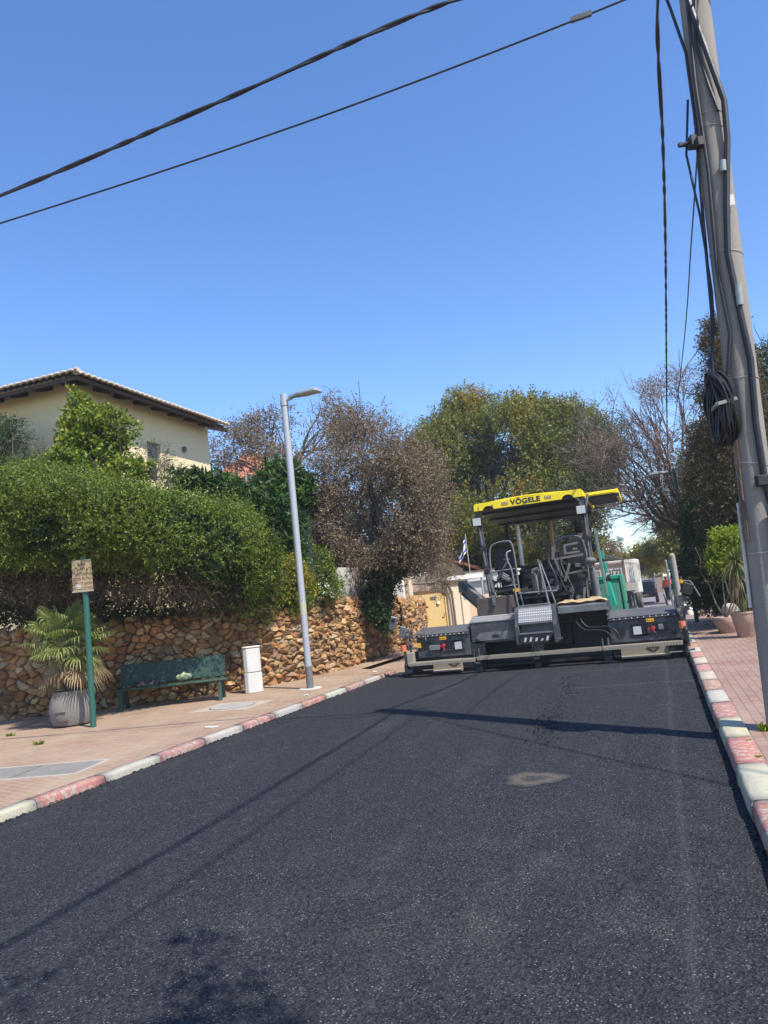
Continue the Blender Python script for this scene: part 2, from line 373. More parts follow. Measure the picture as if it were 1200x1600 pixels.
def kerb(name, x, side, y0, y1, colf, length=1.0, width=0.22, rseed=0, high=0.13):
    r = random.Random(rseed); V = []; Fq = []; C = []
    y = y0
    while y < y1 - 0.05:
        L = min(length, y1 - y); a = y + 0.004; b = y + L - 0.006; c = colf(y)
        c = tuple(k * r.uniform(0.88, 1.1) for k in c); dx = r.uniform(-.006, .006); dz = r.uniform(-.006, .006); t = high + dz
        nseg = 6
        prof = [(0 + dx, -0.08), (0.008 + dx, t - 0.035), (0.016 + dx, t - 0.012), (0.04 + dx, t), (width + dx, t + 0.004), (width + dx, -0.08)]
        if y + L > y1 - 0.02 and side < 0: pass
        b0 = len(V)
        for k in range(nseg + 1):
            yy = a + (b - a) * k / nseg
            for (px, pz) in prof:
                j = r.uniform(-.004, .004)
                V.append((x + side * (px + j), yy, zfar(yy) + pz + (r.uniform(-.004, .003) if pz > 0.05 else 0))); C.append(c)
        m = len(prof)
        for k in range(nseg):
            for q in range(m - 1):
                Fq.append((b0 + k * m + q, b0 + k * m + q + 1, b0 + (k + 1) * m + q + 1, b0 + (k + 1) * m + q))
        for k in (0, nseg):
            Fq.append((b0 + k * m, b0 + k * m + 1, b0 + k * m + 4, b0 + k * m + 5)); Fq.append((b0 + k * m + 1, b0 + k * m + 2, b0 + k * m + 3, b0 + k * m + 4))
        y += L
    return tag(np_mesh(name, V, Fq, MAT['kerb'], colors=np.array(C)), kind='structure')
# one metre stones, painted red and white by turns
kerb('kerb', KR, 1, -12.4, 90, lambda y: (GRY if y > 17.2 else (RED if int(math.floor(y + 0.4)) % 2 == 1 else WHT)), rseed=3)
kerb('kerb.001', KL, -1, -12.9, 17.1, lambda y: (RED if int(math.floor(y - 0.1)) % 2 == 0 else WHT), rseed=4, high=0.085, width=0.16)
# ================================================================== left pavement furniture
def manhole(p, r, label):
    t = thing('manhole_cover', p, label, 'manhole cover')
    mb = MB(); mb.box(p[0] - r * 1.45, p[0] + r * 1.45, p[1] - r * 1.35, p[1] + r * 1.35, p[2] - 0.03, p[2] + 0.006); mb.build('surround', paint('worn_surround', (.44, .36, .28), .9, 0, .6, (.36, .26, .2), 3, .4), t)
    mb = MB(); mb.lathe((p[0], p[1], p[2]), [(r, 0.0), (r, 0.012), (r * 0.96, 0.016), (r * 0.9, 0.012), (0.02, 0.013)], 36); mb.build('lid', MAT['concrete'], t)
    mb = MB(); mb.lathe((p[0], p[1], p[2]), [(r * 1.06, 0.0), (r * 1.06, 0.0105), (r * 1.0, 0.0105)], 36); mb.build('frame', MAT['dkgrey'], t)
manhole((gnd(363, 1104, .07)[0], gnd(363, 1104, .07)[1], 0.073), 0.40, 'round pale concrete manhole cover in the brick pavement before the bench')
def service_cover():
    p = gnd(42, 1207, .07); t = thing('service_cover', (p[0], p[1], 0.07), 'rectangular grey metal service cover set in the dusty brick pavement', 'service cover')
    n = N('tread_cover'); v = n.vor(22); n.col(n.mix(n.noise(5, 5), (0.17, 0.165, 0.15), (0.29, 0.265, 0.225))).set(Roughness=0.8, Metallic=0.1); n.bump(v.outputs['Distance'], 0.8, 0.01)
    R = Matrix.Rotation(0.2, 3, 'Z')
    for k, dx in enumerate((-0.42, 0.42)):
        mb = MB(); mb.obox((p[0] + dx * 0.98, p[1] + dx * 0.2, 0.075), (0.80, 0.72, 0.012), 0.2); mb.build('lid', n.m, t)
    mb = MB()
    for dx, dy, sx, sy in ((0, -.385, 1.74, .05), (0, .385, 1.74, .05), (-.86, 0, .05, .72), (.86, 0, .05, .72)):
        q = R @ Vector((dx, dy, 0)); mb.obox((p[0] + q.x, p[1] + q.y, 0.076), (sx, sy, 0.016), 0.2)
    mb.build('frame', paint('worn_frame', (.44, .38, .31), .9, 0, .6, (.36, .26, .2), 3, .4), t)
service_cover()
def road_manhole():
    p = gnd(835, 1217, 0); t = thing('manhole_cover', (p[0], p[1], 0.0), 'sand covered round manhole half buried in the fresh asphalt', 'manhole cover')
    n = N('sandy'); cen = n.new('ShaderNodeVertexColor', layer_name='Col').outputs[0]; n.col(n.mix(n.ramp(n.math('ADD', n.math('MULTIPLY', n.noise(26, 9, 0.85), .9), n.math('MULTIPLY', cen, .22)), [(0.50, (0, 0, 0)), (0.66, (1, 1, 1))]), (0.028, 0.0285, 0.031), (0.095, 0.076, 0.052))).set(Roughness=0.95); n.bump(n.noise(40, 5), 0.8, 0.01)
    nr, na = 8, 40; V = []; C = []
    for i in range(nr + 1):
        for j in range(na):
            a = 2 * math.pi * j / na; r = 0.25 * i / nr * (1 + 0.10 * math.sin(3 * a + 1) + 0.07 * math.sin(7 * a))
            z = 0.013 * math.exp(-((i / nr - 0.62) / 0.22) ** 2) + 0.006 - (0.006 if i == nr else 0) + random.uniform(0, .003)
            C.append((1 - abs(i / nr - .6) / .45 if i < nr else 0,) * 3); xx, yy = p[0] + r * 1.1 * math.cos(a), p[1] + r * math.sin(a); V.append((xx, yy, float(zroad(np.array(xx), np.array(yy))) + 0.0035 + (0 if i == nr else .15 * z)))
    Fq = [(i * na + j, i * na + (j + 1) % na, (i + 1) * na + (j + 1) % na, (i + 1) * na + j) for i in range(nr) for j in range(na)]
    np_mesh('lid', V, Fq, n.m, t, smooth=True, colors=np.clip(np.array(C), 0, 1))
road_manhole()
def crumbs():
    V = []; Fq = []
    for k in range(520):
        u = rng.random(); c = gnd(870 + rng.normal(0, 12) + (u - .5) * 50, 1105 - (u - .5) * 90 + rng.normal(0, 10), 0); s = rng.uniform(.004, .012)
        b = len(V); V += [(c[0] + s * x + rng.normal(0, s * .25), c[1] + s * y + rng.normal(0, s * .25), .004 + s * z) for x, y, z in [(-1, -1, 0), (1, -1, 0), (1, 1, 0), (-1, 1, 0), (-.6, -.6, 1), (.6, -.6, 1.1), (.6, .6, .9), (-.6, .6, 1)]]
        Fq += [(b + q[0], b + q[1], b + q[2], b + q[3]) for q in [(0, 3, 2, 1), (4, 5, 6, 7), (0, 1, 5, 4), (1, 2, 6, 5), (2, 3, 7, 6), (3, 0, 4, 7)]]
    for k in range(700):                                 # ragged crumbs along both edges of the mat
        left = rng.random() < 0.6; x = (KL + abs(rng.normal(0, .035))) if left else (KR - abs(rng.normal(0, .03))); y = rng.uniform(3.5, 17); s = rng.uniform(.004, .012)
        b = len(V); V += [(x + s * a + rng.normal(0, s * .25), y + s * c + rng.normal(0, s * .25), .003 + s * z) for a, c, z in [(-1, -1, 0), (1, -1, 0), (1, 1, 0), (-1, 1, 0), (-.6, -.6, 1), (.6, -.6, 1.1), (.6, .6, .9), (-.6, .6, 1)]]
        Fq += [(b + q[0], b + q[1], b + q[2], b + q[3]) for q in [(0, 3, 2, 1), (4, 5, 6, 7), (0, 1, 5, 4), (1, 2, 6, 5), (2, 3, 7, 6), (3, 0, 4, 7)]]
    o = np_mesh('asphalt_crumbs', V, Fq, MAT['asphalt']); tag(o, 'loose black asphalt crumbs lying on the new road surface', 'loose asphalt', kind='stuff')
crumbs()
# ------------------------------------------------------------------ field stone retaining wall
WALL_H = 1.78
_K2 = rng.normal(0, 1, (12, 2)); _K2 /= np.linalg.norm(_K2, axis=1)[:, None]; _P2 = rng.random(12) * 6.28
def pn3(u, v, f):
    o = np.zeros(u.shape)
    for k in range(12): o += np.sin((u * _K2[k, 0] + v * _K2[k, 1]) * f * (.6 + .14 * k) + _P2[k] + 1.3 * np.sin(u * f * .37 + k) + 1.1 * np.sin(v * f * .41 - k))
    return o / 3.5
def stone_wall(name, path, height, label, cell=(0.26, 0.19), step=0.016, back=0.45, seed=1, hf=None):
    P = np.array(catmull(path, 12)); seg = np.linalg.norm(np.diff(P, axis=0), axis=1); s = np.concatenate([[0], np.cumsum(seg)])
    L = s[-1]; nu = int(L / step); U = np.linspace(0, L, nu)
    X = np.interp(U, s, P[:, 0]); Y = np.interp(U, s, P[:, 1]); tx = np.gradient(X, U); ty = np.gradient(Y, U); tl = np.hypot(tx, ty); nx, ny = ty / tl, -tx / tl
    prof = height + back; nv = int(prof / step); T = np.linspace(0, prof, nv)
    UU, TT = np.meshgrid(U, T, indexing='ij')
    r = np.random.default_rng(seed); G = 512
    jx = r.random((G, G)) * 0.98 + 0.01; jy = r.random((G, G)) * 0.98 + 0.01; rc = r.random((G, G)); rh = r.random((G, G)); rtx = r.normal(0, 1, (G, G)); rty = r.normal(0, 1, (G, G))
    wob = 0.35 * np.sin(UU * 5.1 + 2 * np.sin(TT * 4)) + 0.3 * np.sin(TT * 9 + 3 * np.sin(UU * 2.3))
    gu = UU / cell[0] + 0.25 * wob + 0.5 * np.floor(TT / cell[1]) * 0; gv = TT / cell[1] + 0.25 * np.sin(UU * 3.7) + 0.12 * np.sin(UU * 11 + TT * 7)
    iu = np.floor(gu).astype(int); iv = np.floor(gv).astype(int)
    d1 = np.full(gu.shape, 9.0); d2 = np.full(gu.shape, 9.0); bx = np.zeros(gu.shape); by = np.zeros(gu.shape); ci = np.zeros(gu.shape, int); cj = np.zeros(gu.shape, int)
    for a in (-1, 0, 1):
        for b in (-1, 0, 1):
            I = (iu + a) % G; J = (iv + b) % G; ox = iu + a + jx[I, J] - gu; oy = iv + b + jy[I, J] - gv
            w = 0.72 + 0.55 * rh[I, J]; d = np.hypot(ox, oy) * w
            near = d < d1; d2 = np.where(near, d1, np.minimum(d2, d)); d1 = np.where(near, d, d1)
            bx = np.where(near, ox, bx); by = np.where(near, oy, by); ci = np.where(near, I, ci); cj = np.where(near, J, cj)
    e = np.clip((d2 - d1) / 0.17, 0, 1); e = e * e * (3 - 2 * e)
    rough = 1.2 * pn3(UU, TT, 14) + 1.0 * pn3(UU, TT, 34) + 0.35 * np.sin(UU * 47 + 5 * np.sin(TT * 31)) * np.sin(TT * 53 + 4 * np.sin(UU * 29)) + 0.5 * r.normal(0, 1, gu.shape)
    disp = e * (0.06 + 0.085 * rh[ci, cj] + 0.07 * (rtx[ci, cj] * bx + rty[ci, cj] * by) + 0.011 * rough) - 0.035
    front = np.clip(TT, 0, height); over = np.clip(TT - height, 0, None)
    hm = np.ones_like(UU) if hf is None else hf(UU / L)[...]
    VX = X[:, None] + nx[:, None] * (disp * (over <= 0) - over) ; VY = Y[:, None] + ny[:, None] * (disp * (over <= 0) - over); VZ = (0.04 + front * hm + disp * 1.2 * (over > 0))
    c = rc[ci, cj]; pal = np.array([(0.45, 0.255, 0.105), (0.53, 0.345, 0.17), (0.40, 0.185, 0.07), (0.55, 0.40, 0.225), (0.34, 0.215, 0.12), (0.47, 0.25, 0.095), (0.50, 0.315, 0.14), (0.42, 0.225, 0.085), (0.30, 0.15, 0.07)])
    k = (c * len(pal) * 0.9999); k0 = k.astype(int); colr = pal[k0] * (0.8 + 0.4 * rh[ci, cj][..., None])
    mort = np.array((0.10, 0.07, 0.045)); colr = colr * (1 + .16 * pn3(UU, TT, 6)[..., None]); colr = mort + (colr - mort) * np.clip(e * 1.6, 0, 1)[..., None]
    V = np.stack([VX.ravel(), VY.ravel(), VZ.ravel()], 1); i = np.arange(nu * nv).reshape(nu, nv)
    Fq = np.stack([i[:-1, :-1].ravel(), i[1:, :-1].ravel(), i[1:, 1:].ravel(), i[:-1, 1:].ravel()], 1)
    t = thing(name, (P[len(P) // 2][0], P[len(P) // 2][1], 0.1), label, 'stone wall')
    np_mesh('stones', V, Fq, MAT['stone'], t, colors=colr.reshape(-1, 3))
    mb = MB(); ins = 0.12
    Q = P[::6] if len(P) % 6 == 1 else np.vstack([P[::6], P[-1:]])
    for a, b in zip(Q[:-1], Q[1:]):
        d = (b - a) / np.linalg.norm(b - a); n = np.array([d[1], -d[0]]) if len(d) == 2 else np.array([d[1], -d[0], 0])[:2]
        a2 = a[:2] - n * (ins); b2 = b[:2] - n * (ins); a3 = a[:2] - n * back; b3 = b[:2] - n * back
        zt = 0.1 + height * 0.93
        mb.hexa([(*a2, -.05), (*b2, -.05), (*b3, -.05), (*a3, -.05), (*a2, zt), (*b2, zt), (*b3, zt), (*a3, zt)])
    mb.build('core', MAT['soil'], t)
    return P
SCL = 1.033
WP = [(-17.5, 12.0), (-15.0, 11.95), (-13.0, 12.15), (-11.7, 12.55), (-10.2, 13.25), (-9.25, 14.2), (-8.35, 15.3), (-7.92, 17.1), (-7.82, 19.0), (-7.85, 21.0), (-8.0, 23.2)]
WP = [(x * SCL, y * SCL) for x, y in WP]
stone_wall('stone_wall', WP, WALL_H, 'long rubble retaining wall of orange brown field stones behind the bench', cell=(0.205, 0.145))
# the wall goes on beyond the planted gap, up to the yellow gate
WP2 = [(-8.0, 23.45), (-8.1, 24.6), (-8.25, 26.0), (-8.42, 27.6)]
WP2 = [(x * SCL, y * SCL) for x, y in WP2]
stone_wall('stone_wall', WP2, 1.62, 'short sunlit end of rubble wall next to the yellow gate', cell=(0.22, 0.15), seed=5, step=0.022)
# soil of the raised gardens behind the wall
def bank(name, poly, z0, z1):
    mb = MB(); mb.prism([(x * SCL, y * SCL, z0) for x, y in poly], (0, 0, z1 - z0)); return tag(mb.build(name, MAT['soil']), kind='structure')
bank('garden_terrace', [(-40, 12.5), (-15.0, 12.45), (-13.1, 12.65), (-11.9, 13.05), (-10.5, 13.7), (-9.65, 14.5), (-8.8, 15.55), (-8.42, 17.2), (-8.32, 19.0), (-8.35, 21.0), (-8.5, 23.2), (-8.7, 26.5), (-40, 26.5)], -0.06, 1.62)
# ------------------------------------------------------------------ street lamp
def street_lamp(base, h, mat, r0, r1, arm_dir, arm_l, label, group=None, band=True, head='led'):
    t = thing('street_lamp', base, label, 'street lamp', group); b = Vector(base)
    mb = MB(); mb.tube([b, b + Vector((0, 0, h * .5)), b + Vector((0, 0, h))], [r0, (r0 + r1) / 2, r1], 20); mb.build('pole', mat, t, smooth=True)
    if band:
        mb = MB(); mb.cyl(b, b + Vector((0, 0, 0.46)), r0 * 1.06, 20, r0 * 1.05); mb.build('base_sleeve', MAT['dkgrey'], t, smooth=True)
        mb = MB(); mb.lathe(b, [(0.24, 0.0), (0.24, 0.012), (0.02, 0.013)], 20); mb.build('base_plate', MAT['white_conc'], t)
        mb = MB(); mb.cyl(b + Vector((0, 0, 1.52)), b + Vector((0, 0, 1.78)), r0 * 0.98 + .004, 20); mb.build('sticker', paint('pale_yellow_sticker', (0.45, 0.44, 0.30), 0.6), t, smooth=True)
    a = Vector(arm_dir).normalized(); top = b + Vector((0, 0, h * 0.975))
    mb = MB(); mb.cyl(top + Vector((0, 0, -0.10)), top + Vector((0, 0, 0.02)), r1 * 1.18, 20); mb.tube([top, top + a * 0.22 + Vector((0, 0, .03))], [0.035, 0.035], 10); mb.build('bracket', mat, t, smooth=True)
    s = a.cross(Vector((0, 0, 1))).normalized(); p = top + a * 0.16 + Vector((0, 0, .03)); up = Vector((0, 0, 1))
    L = arm_l; w = 0.15
    out = [(0, .05), (.22 * L, .09), (.45 * L, w), (L * .97, w * .95), (L, w * .6), (L, -w * .6), (L * .97, -w * .95), (.45 * L, -w), (.22 * L, -.09), (0, -.05)]
    rise = -0.03
    mb = MB(); mb.prism([p + a * x + s * y + up * (x * rise) for x, y in out], (0, 0, 0.045))
    mb.prism([p + a * x + s * y * .7 + up * (x * rise + .045) for x, y in out[:4] + out[6:]], (0, 0, 0.03)); mb.build('lamp_head', MAT['galv'], t, bevel=0.008)
    mb = MB(); mb.prism([p + a * x + s * y + up * (x * rise - .012) for x, y in [(.45 * L, .11), (.93 * L, .11), (.93 * L, -.11), (.45 * L, -.11)]], (0, 0, 0.011)); mb.build('lens', paint('lamp_lens', (0.5, 0.52, 0.5), 0.2), t)
    return t
lp = gnd(485, 1076, .07)
street_lamp(tuple(lp), 6.3, MAT['galv'], 0.07, 0.075, (0.95, -0.2, 0), 0.78, 'tall grey metal street lamp standing on the pavement by the stone wall')
# ------------------------------------------------------------------ bench
def bench():
    a = gnd(190, 1112, .07); b = gnd(347, 1094, .07); a[2] = b[2] = .07; A = Vector(a); B = Vector(b)
    ax = (B - A).normalized(); bk = Vector((-ax.y, ax.x, 0)); up = Vector((0, 0, 1)); A = A - ax * .04; Ln = (B - A).length
    t = thing('bench', (A + ax * Ln / 2 + bk * .25), 'dark green metal bench in front of the stone wall', 'bench')
    P = lambda x, y, z: A + ax * x + bk * y + up * z
    g = MAT['bench_green']
    nm = N('perforated_green'); v = nm.vor(55); nm.col(nm.mix(nm.noise(4, 5), (0.014, 0.042, 0.028), (0.028, 0.062, 0.042))).set(Roughness=0.5); nm.bump(v.outputs['Distance'], 0.5, 0.006)
    seat = [(0.0, .40), (.015, .435), (.05, .45), (.25, .435), (.44, .425), (.46, .41), (.44, .385), (.05, .395), (.02, .38)]
    mb = MB(); mb.prism([P(-.08, y, z) for y, z in seat], ax * (Ln + .2)); mb.build('seat', nm.m, t, bevel=.006)
    back = [(.45, .455), (.475, .45), (.60, .86), (.585, .885), (.56, .88)]
    mb = MB(); mb.prism([P(-.08, y, z) for y, z in back], ax * (Ln + .12)); mb.build('backrest', nm.m, t, bevel=.006)
    for x in (0.03, Ln - .03):
        mb = MB()
        poly = [(-.06, 0), (.04, 0), (.10, .2), (.10, .38), (.03, .40), (.0, .22)]
        mb.prism([P(x - .035, y, z) for y, z in poly], ax * .07)
        poly = [(.36, .385), (.46, .40), (.50, .22), (.60, 0), (.50, 0), (.42, .2)]
        mb.prism([P(x - .035, y, z) for y, z in poly], ax * .07)
        mb.bar(P(x, .05, .37), P(x, .45, .37), .06, .05); mb.bar(P(x, .46, .38), P(x, .60, .84), .05, .04)
        mb.build('leg', g, t, bevel=.006)
    # bag of rubbish left on the seat
    c = P(Ln * .62, .30, .447)
    nb = N('thin_plastic_bag'); nb.col(nb.ramp(nb.noise(14, 3), [(0.3, (0.30, 0.42, 0.26)), (0.5, (0.55, 0.62, 0.42)), (0.62, (0.62, 0.58, 0.2)), (0.75, (0.25, 0.40, 0.36))])).set(Roughness=0.25)
    nb.b.inputs['Transmission Weight'].default_value = 0.15; nb.bump(nb.noise(30, 4, .6), 0.9, 0.02)
    V = []; nu, nv = 28, 16
    for i in range(nv + 1):
        th = math.pi * i / nv
        for j in range(nu):
            ph = 2 * math.pi * j / nu; w = 1 + .12 * math.sin(5 * ph + 2 * th) + .08 * math.sin(9 * ph + 5 * th)
            rr = math.sin(th) * w; z = .11 * (1 - math.cos(th)) ** 1 * (1 if th < 2.4 else 1)
            if th > 2.3: rr *= 0.55; z += .03 * (th - 2.3)
            q = c + ax * (rr * .15 * math.cos(ph)) + bk * (rr * .11 * math.sin(ph)) + up * min(z * .75, .19); V.append(tuple(q))
    for e in (-1, 1): pass
    Fq = [(i * nu + j, i * nu + (j + 1) % nu, (i + 1) * nu + (j + 1) % nu, (i + 1) * nu + j) for i in range(nv) for j in range(nu)]
    o = np_mesh('plastic_bag', V, Fq, nb.m, smooth=True, origin=tuple(c)); tag(o, 'knotted pale green plastic bag lying on the green bench', 'plastic bag')
    # low dark crumpled lump set at the other end
    c = P(.45, .32, .447); V = []
    for i in range(9):
        th = math.pi / 2 * i / 8
        for j in range(24):
            ph = 2 * math.pi * j / 24; rr = math.cos(th) * (1 + .15 * math.sin(3 * ph + 1) + .1 * math.sin(7 * ph + 2))
            V.append(tuple(c + ax * (rr * .24 * math.cos(ph)) + bk * (rr * .10 * math.sin(ph)) + up * (.085 * math.sin(th) * (1 + .3 * math.sin(4 * ph)))))
    Fq = [(i * 24 + j, i * 24 + (j + 1) % 24, (i + 1) * 24 + (j + 1) % 24, (i + 1) * 24 + j) for i in range(8) for j in range(24)]
    o = np_mesh('cloth', V, Fq, paint('dark_lump', (0.035, 0.025, 0.03), 0.9), smooth=True, origin=tuple(c)); tag(o, 'dark crumpled lump lying at the left end of the bench', 'cloth')
bench()
# ------------------------------------------------------------------ service pillar
def pillar():
    p = gnd(393, 1083, .07); b = Vector((p[0], p[1] + .12, .07)); t = thing('service_pillar', b, 'chest high white concrete service pillar standing against the stone wall', 'service pillar')
    rz = 0.62; R = Matrix.Rotation(rz, 3, 'Z')
    def oct_(w, d, c): return [(-w + c, -d), (w - c, -d), (w, -d + c), (w, d), (-w, d), (-w, -d + c)]
    mb = MB(); mb.prism([b + R @ Vector((x, y, 0)) for x, y in oct_(.19, .15, .07)], (0, 0, .42)); mb.build('base', MAT['white_conc'], t, bevel=.012)
    mb = MB(); mb.prism([b + R @ Vector((x, y, .432)) for x, y in oct_(.182, .143, .07)], (0, 0, .50)); mb.build('cabinet', MAT['white_conc'], t, bevel=.012)
    mb = MB(); mb.prism([b + R @ Vector((x, y, .945)) for x, y in oct_(.19, .15, .07)], (0, 0, .03)); mb.build('top', MAT['white_conc'], t, bevel=.01)
    mb = MB(); q = b + R @ Vector((-.187, -.09, 0)); mb.box(q.x - .008, q.x + .008, q.y - .01, q.y + .01, .56, 1.05); mb.build('hinge', MAT['dkgrey'], t)
    q = b + Vector((.0, .22, .9)); mb = MB(); mb.tube(catmull([q, q + Vector((-.01, .02, .35)), q + Vector((.03, .06, .75)), q + Vector((.0, .12, 1.0))], 4), .012, 8)
    tag(mb.build('cable', MAT['cable'], origin=tuple(q), smooth=True), 'thin black cable running up the stone wall behind the white service pillar', 'cable')
pillar()
# ------------------------------------------------------------------ notice on a green post
def notice():
    p = gnd(146, 1136, .07); b = Vector((p[0], p[1], .07)); t = thing('sign_post', b, 'green post with a weathered tan notice board of Hebrew lettering', 'sign')
    mb = MB(); mb.cyl(b, b + Vector((0, 0, 2.95)), .052, 16, .05); mb.build('pole', MAT['green_paint'], t, smooth=True)
    fx = Vector((0.93, 0.36, 0)).normalized(); fy = Vector((0, 0, 1)); nrm = fx.cross(fy)
    c = b + Vector((0, 0, 2.62)) + nrm * .075 - fx * .02
    mb = MB(); w, h = .17, .27
    mb.prism([c + fx * x + fy * y for x, y in ((-w * 1.05, -h), (w * 1.05, -h), (w, h), (-w, h))], -nrm * .02)
    panel = mb.build('sign_panel', paint('weathered_tan', (0.36, 0.265, 0.145), 0.7, 0, 0.4, (0.30, 0.22, 0.15), 8), t, bevel=.004)
    mb = MB()
    for (x0, x1, y0, y1) in ((-w * 1.1, w * 1.1, -h - .012, -h + .008), (-w, w, h - .008, h + .012)):
        mb.prism([c + nrm * .003 + fx * x0 + fy * y0, c + nrm * .003 + fx * x1 + fy * y0, c + nrm * .003 + fx * x1 + fy * y1, c + nrm * .003 + fx * x0 + fy * y1], -nrm * .026)
    mb.build('frame', paint('sign_frame', (0.35, 0.30, 0.22), 0.6), t)
    ink = paint('brown_ink', (0.11, 0.055, 0.028), 0.7)
    FS = .076
    rows = ['אנא', 'לא להשליך', 'אשפה כאן', 'השלכת פסולת', 'מחוץ לפחים', 'אסורה בהחלט']
    for i, s in enumerate(rows):
        text_mesh('lettering', s[::-1], FS, ink, panel, c + nrm * .003 + fy * (.20 - i * .084), fx, fy, .0012, sx=.92)
    mb = MB()
    for dz in (-.12, .14): mb.obox(c + fy * dz - nrm * .045, (.10, .06, .03), math.atan2(fx.y, fx.x))
    mb.build_each('bracket', MAT['galv'], t)
    m = MB(); m.prism([c + nrm * .003 + fx * x + fy * y for x, y in ((-.12, -.225), (-.02, -.22), (-.035, -.12), (-.10, -.14))], nrm * .001); m.build('sticker', paint('worn_patch', (0.5, 0.46, 0.4), 0.7), t)
notice()
# ================================================================== foliage tools
_W = rng.normal(0, 1, (10, 3)); _W /= np.linalg.norm(_W, axis=1)[:, None]; _Ph = rng.random(10) * 6.28
def pn(p, f):
    q = p * f; out = np.zeros(len(p))
    for k in range(10): out += np.sin(q @ _W[k] * (0.7 + 0.16 * k) + _Ph[k])
    return out / 3.2
def unit(v): return v / np.maximum(np.linalg.norm(v, axis=1), 1e-9)[:, None]
def crown_points(blobs, n, shell=(0.55, 1.0), rough=0.22, gapf=1.2, gap=-0.6, keepin=0.62, cap=None):
    C = np.array([b[0] for b in blobs]); R = np.array([b[1] for b in blobs]); w = (R[:, 0] * R[:, 1] + R[:, 0] * R[:, 2] + R[:, 1] * R[:, 2]); w = w / w.sum()
    outP = []; outN = []; tot = 0
    for it in range(12):
        k = rng.choice(len(C), size=int(n * 1.3), p=w); d = unit(rng.normal(0, 1, (len(k), 3)))
        r = shell[0] + (shell[1] - shell[0]) * rng.random(len(k)) ** 0.6
        r = r * (1 + rough * pn(d * 2.2 + C[k] * 0.9, 1.6))
        p = C[k] + d * R[k] * r[:, None]; nn = unit(d / R[k])
        ok = pn(p, gapf) > gap
        for j in range(len(C)):
            q = (p - C[j]) / R[j]; ok &= ~((np.sum(q * q, 1) < keepin ** 2) & (k != j))
        if cap is not None: ok &= cap(p)
        outP.append(p[ok]); outN.append(nn[ok]); tot += ok.sum()
        if tot >= n: break
    P = np.vstack(outP)[:n]; Nn = np.vstack(outN)[:n]; return P, Nn
def leaf_quads(P, D, Wd, L, Wi, fold=0.25):
    """diamond leaves: base, side, tip, side"""
    Nn = unit(np.cross(D, Wd)); L = np.asarray(L)[:, None]; Wi = np.asarray(Wi)[:, None]
    a = P; b = P + D * L * 0.45 + Wd * Wi * 0.5 + Nn * Wi * fold; c = P + D * L - Nn * L * 0.06; d = P + D * L * 0.45 - Wd * Wi * 0.5 + Nn * Wi * fold
    V = np.stack([a, b, c, d], 1).reshape(-1, 3); Fq = np.arange(len(V)).reshape(-1, 4); return V, Fq
def sprigs(P, Nn, k, length, leaf, width, bias=(0, 0, 0.3), spread=0.7, out=0.8, splay=0.9, jit=0.15):
    n = len(P); S = unit(Nn * out + np.array(bias) + rng.normal(0, spread, (n, 3)))
    t = (np.arange(k) + rng.random((n, k))) / k
    pos = P[:, None, :] + S[:, None, :] * (t * length)[..., None]
    side = rng.normal(0, 1, (n, k, 3)); side -= np.sum(side * S[:, None, :], 2, keepdims=True) * S[:, None, :]
    side = side / np.maximum(np.linalg.norm(side, axis=2, keepdims=True), 1e-9)
    D = unit((S[:, None, :] * (1 - splay * 0.6) + side * splay).reshape(-1, 3))
    rw = rng.normal(0, 1, (n * k, 3)); Wd = unit(np.cross(D, rw)); sc = rng.uniform(0.6, 1.25, n * k)
    return leaf_quads(pos.reshape(-1, 3), D, Wd, leaf * sc, width * sc)
def foliage(name, blobs, n, k, length, leaf, width, mat, parent=None, bias=(0, 0, .3), spread=.7, out=.8, splay=.9, origin=None, **kw):
    P, Nn = crown_points(blobs, n, **kw); V, Fq = sprigs(P, Nn, k, length, leaf, width, bias, spread, out, splay)
    return np_mesh(name, V, Fq, mat, parent, origin=origin), P
def blob(px, py, Y, rx, rz, ry=None):
    c = at(px, py, Y); m = mpp(c); return (c, np.array([rx * m, (ry * m if ry is not None else 0.8 * (rx + rz) / 2 * m), rz * m]))
def limb(mb, a, b, r0, r1, sag=0.12, n=5, sides=7):
    a = np.array(a); b = np.array(b); L = np.linalg.norm(b - a); pts = []
    j = rng.normal(0, 1, 3) * sag * L * 0.5
    for i in range(n + 1):
        t = i / n; p = a + (b - a) * t + j * math.sin(math.pi * t) + (rng.normal(0, .02 * L, 3) if 0 < i < n else 0); pts.append(p)
    mb.tube(pts, list(np.linspace(r0, r1, n + 1)), sides); return pts
def tree_limbs(parent, base, fork, targets, r, bark, name='trunk', nb=3, twig=0.012):
    mb = MB(); limb(mb, base, fork, r, r * .75, .06, 6, 12)
    for tg in targets:
        tg = np.array(tg); pts = limb(mb, fork, tg, r * .5, r * .12, .2, 6, 8)
        for q in range(nb):
            s = pts[rng.integers(2, len(pts))]; e = s + (tg - np.array(fork)) * rng.uniform(.05, .2) + rng.normal(0, .085, 3) * np.linalg.norm(tg - np.array(fork))
            limb(mb, s, e, r * .16, twig, .2, 4, 5)
    mb.build(name, bark, parent, smooth=True)
BARK = barkmat('grey_bark', (0.11, 0.085, 0.065), (0.21, 0.17, 0.135)); DBARK = barkmat('dark_bark', (0.05, 0.038, 0.03), (0.11, 0.085, 0.065))
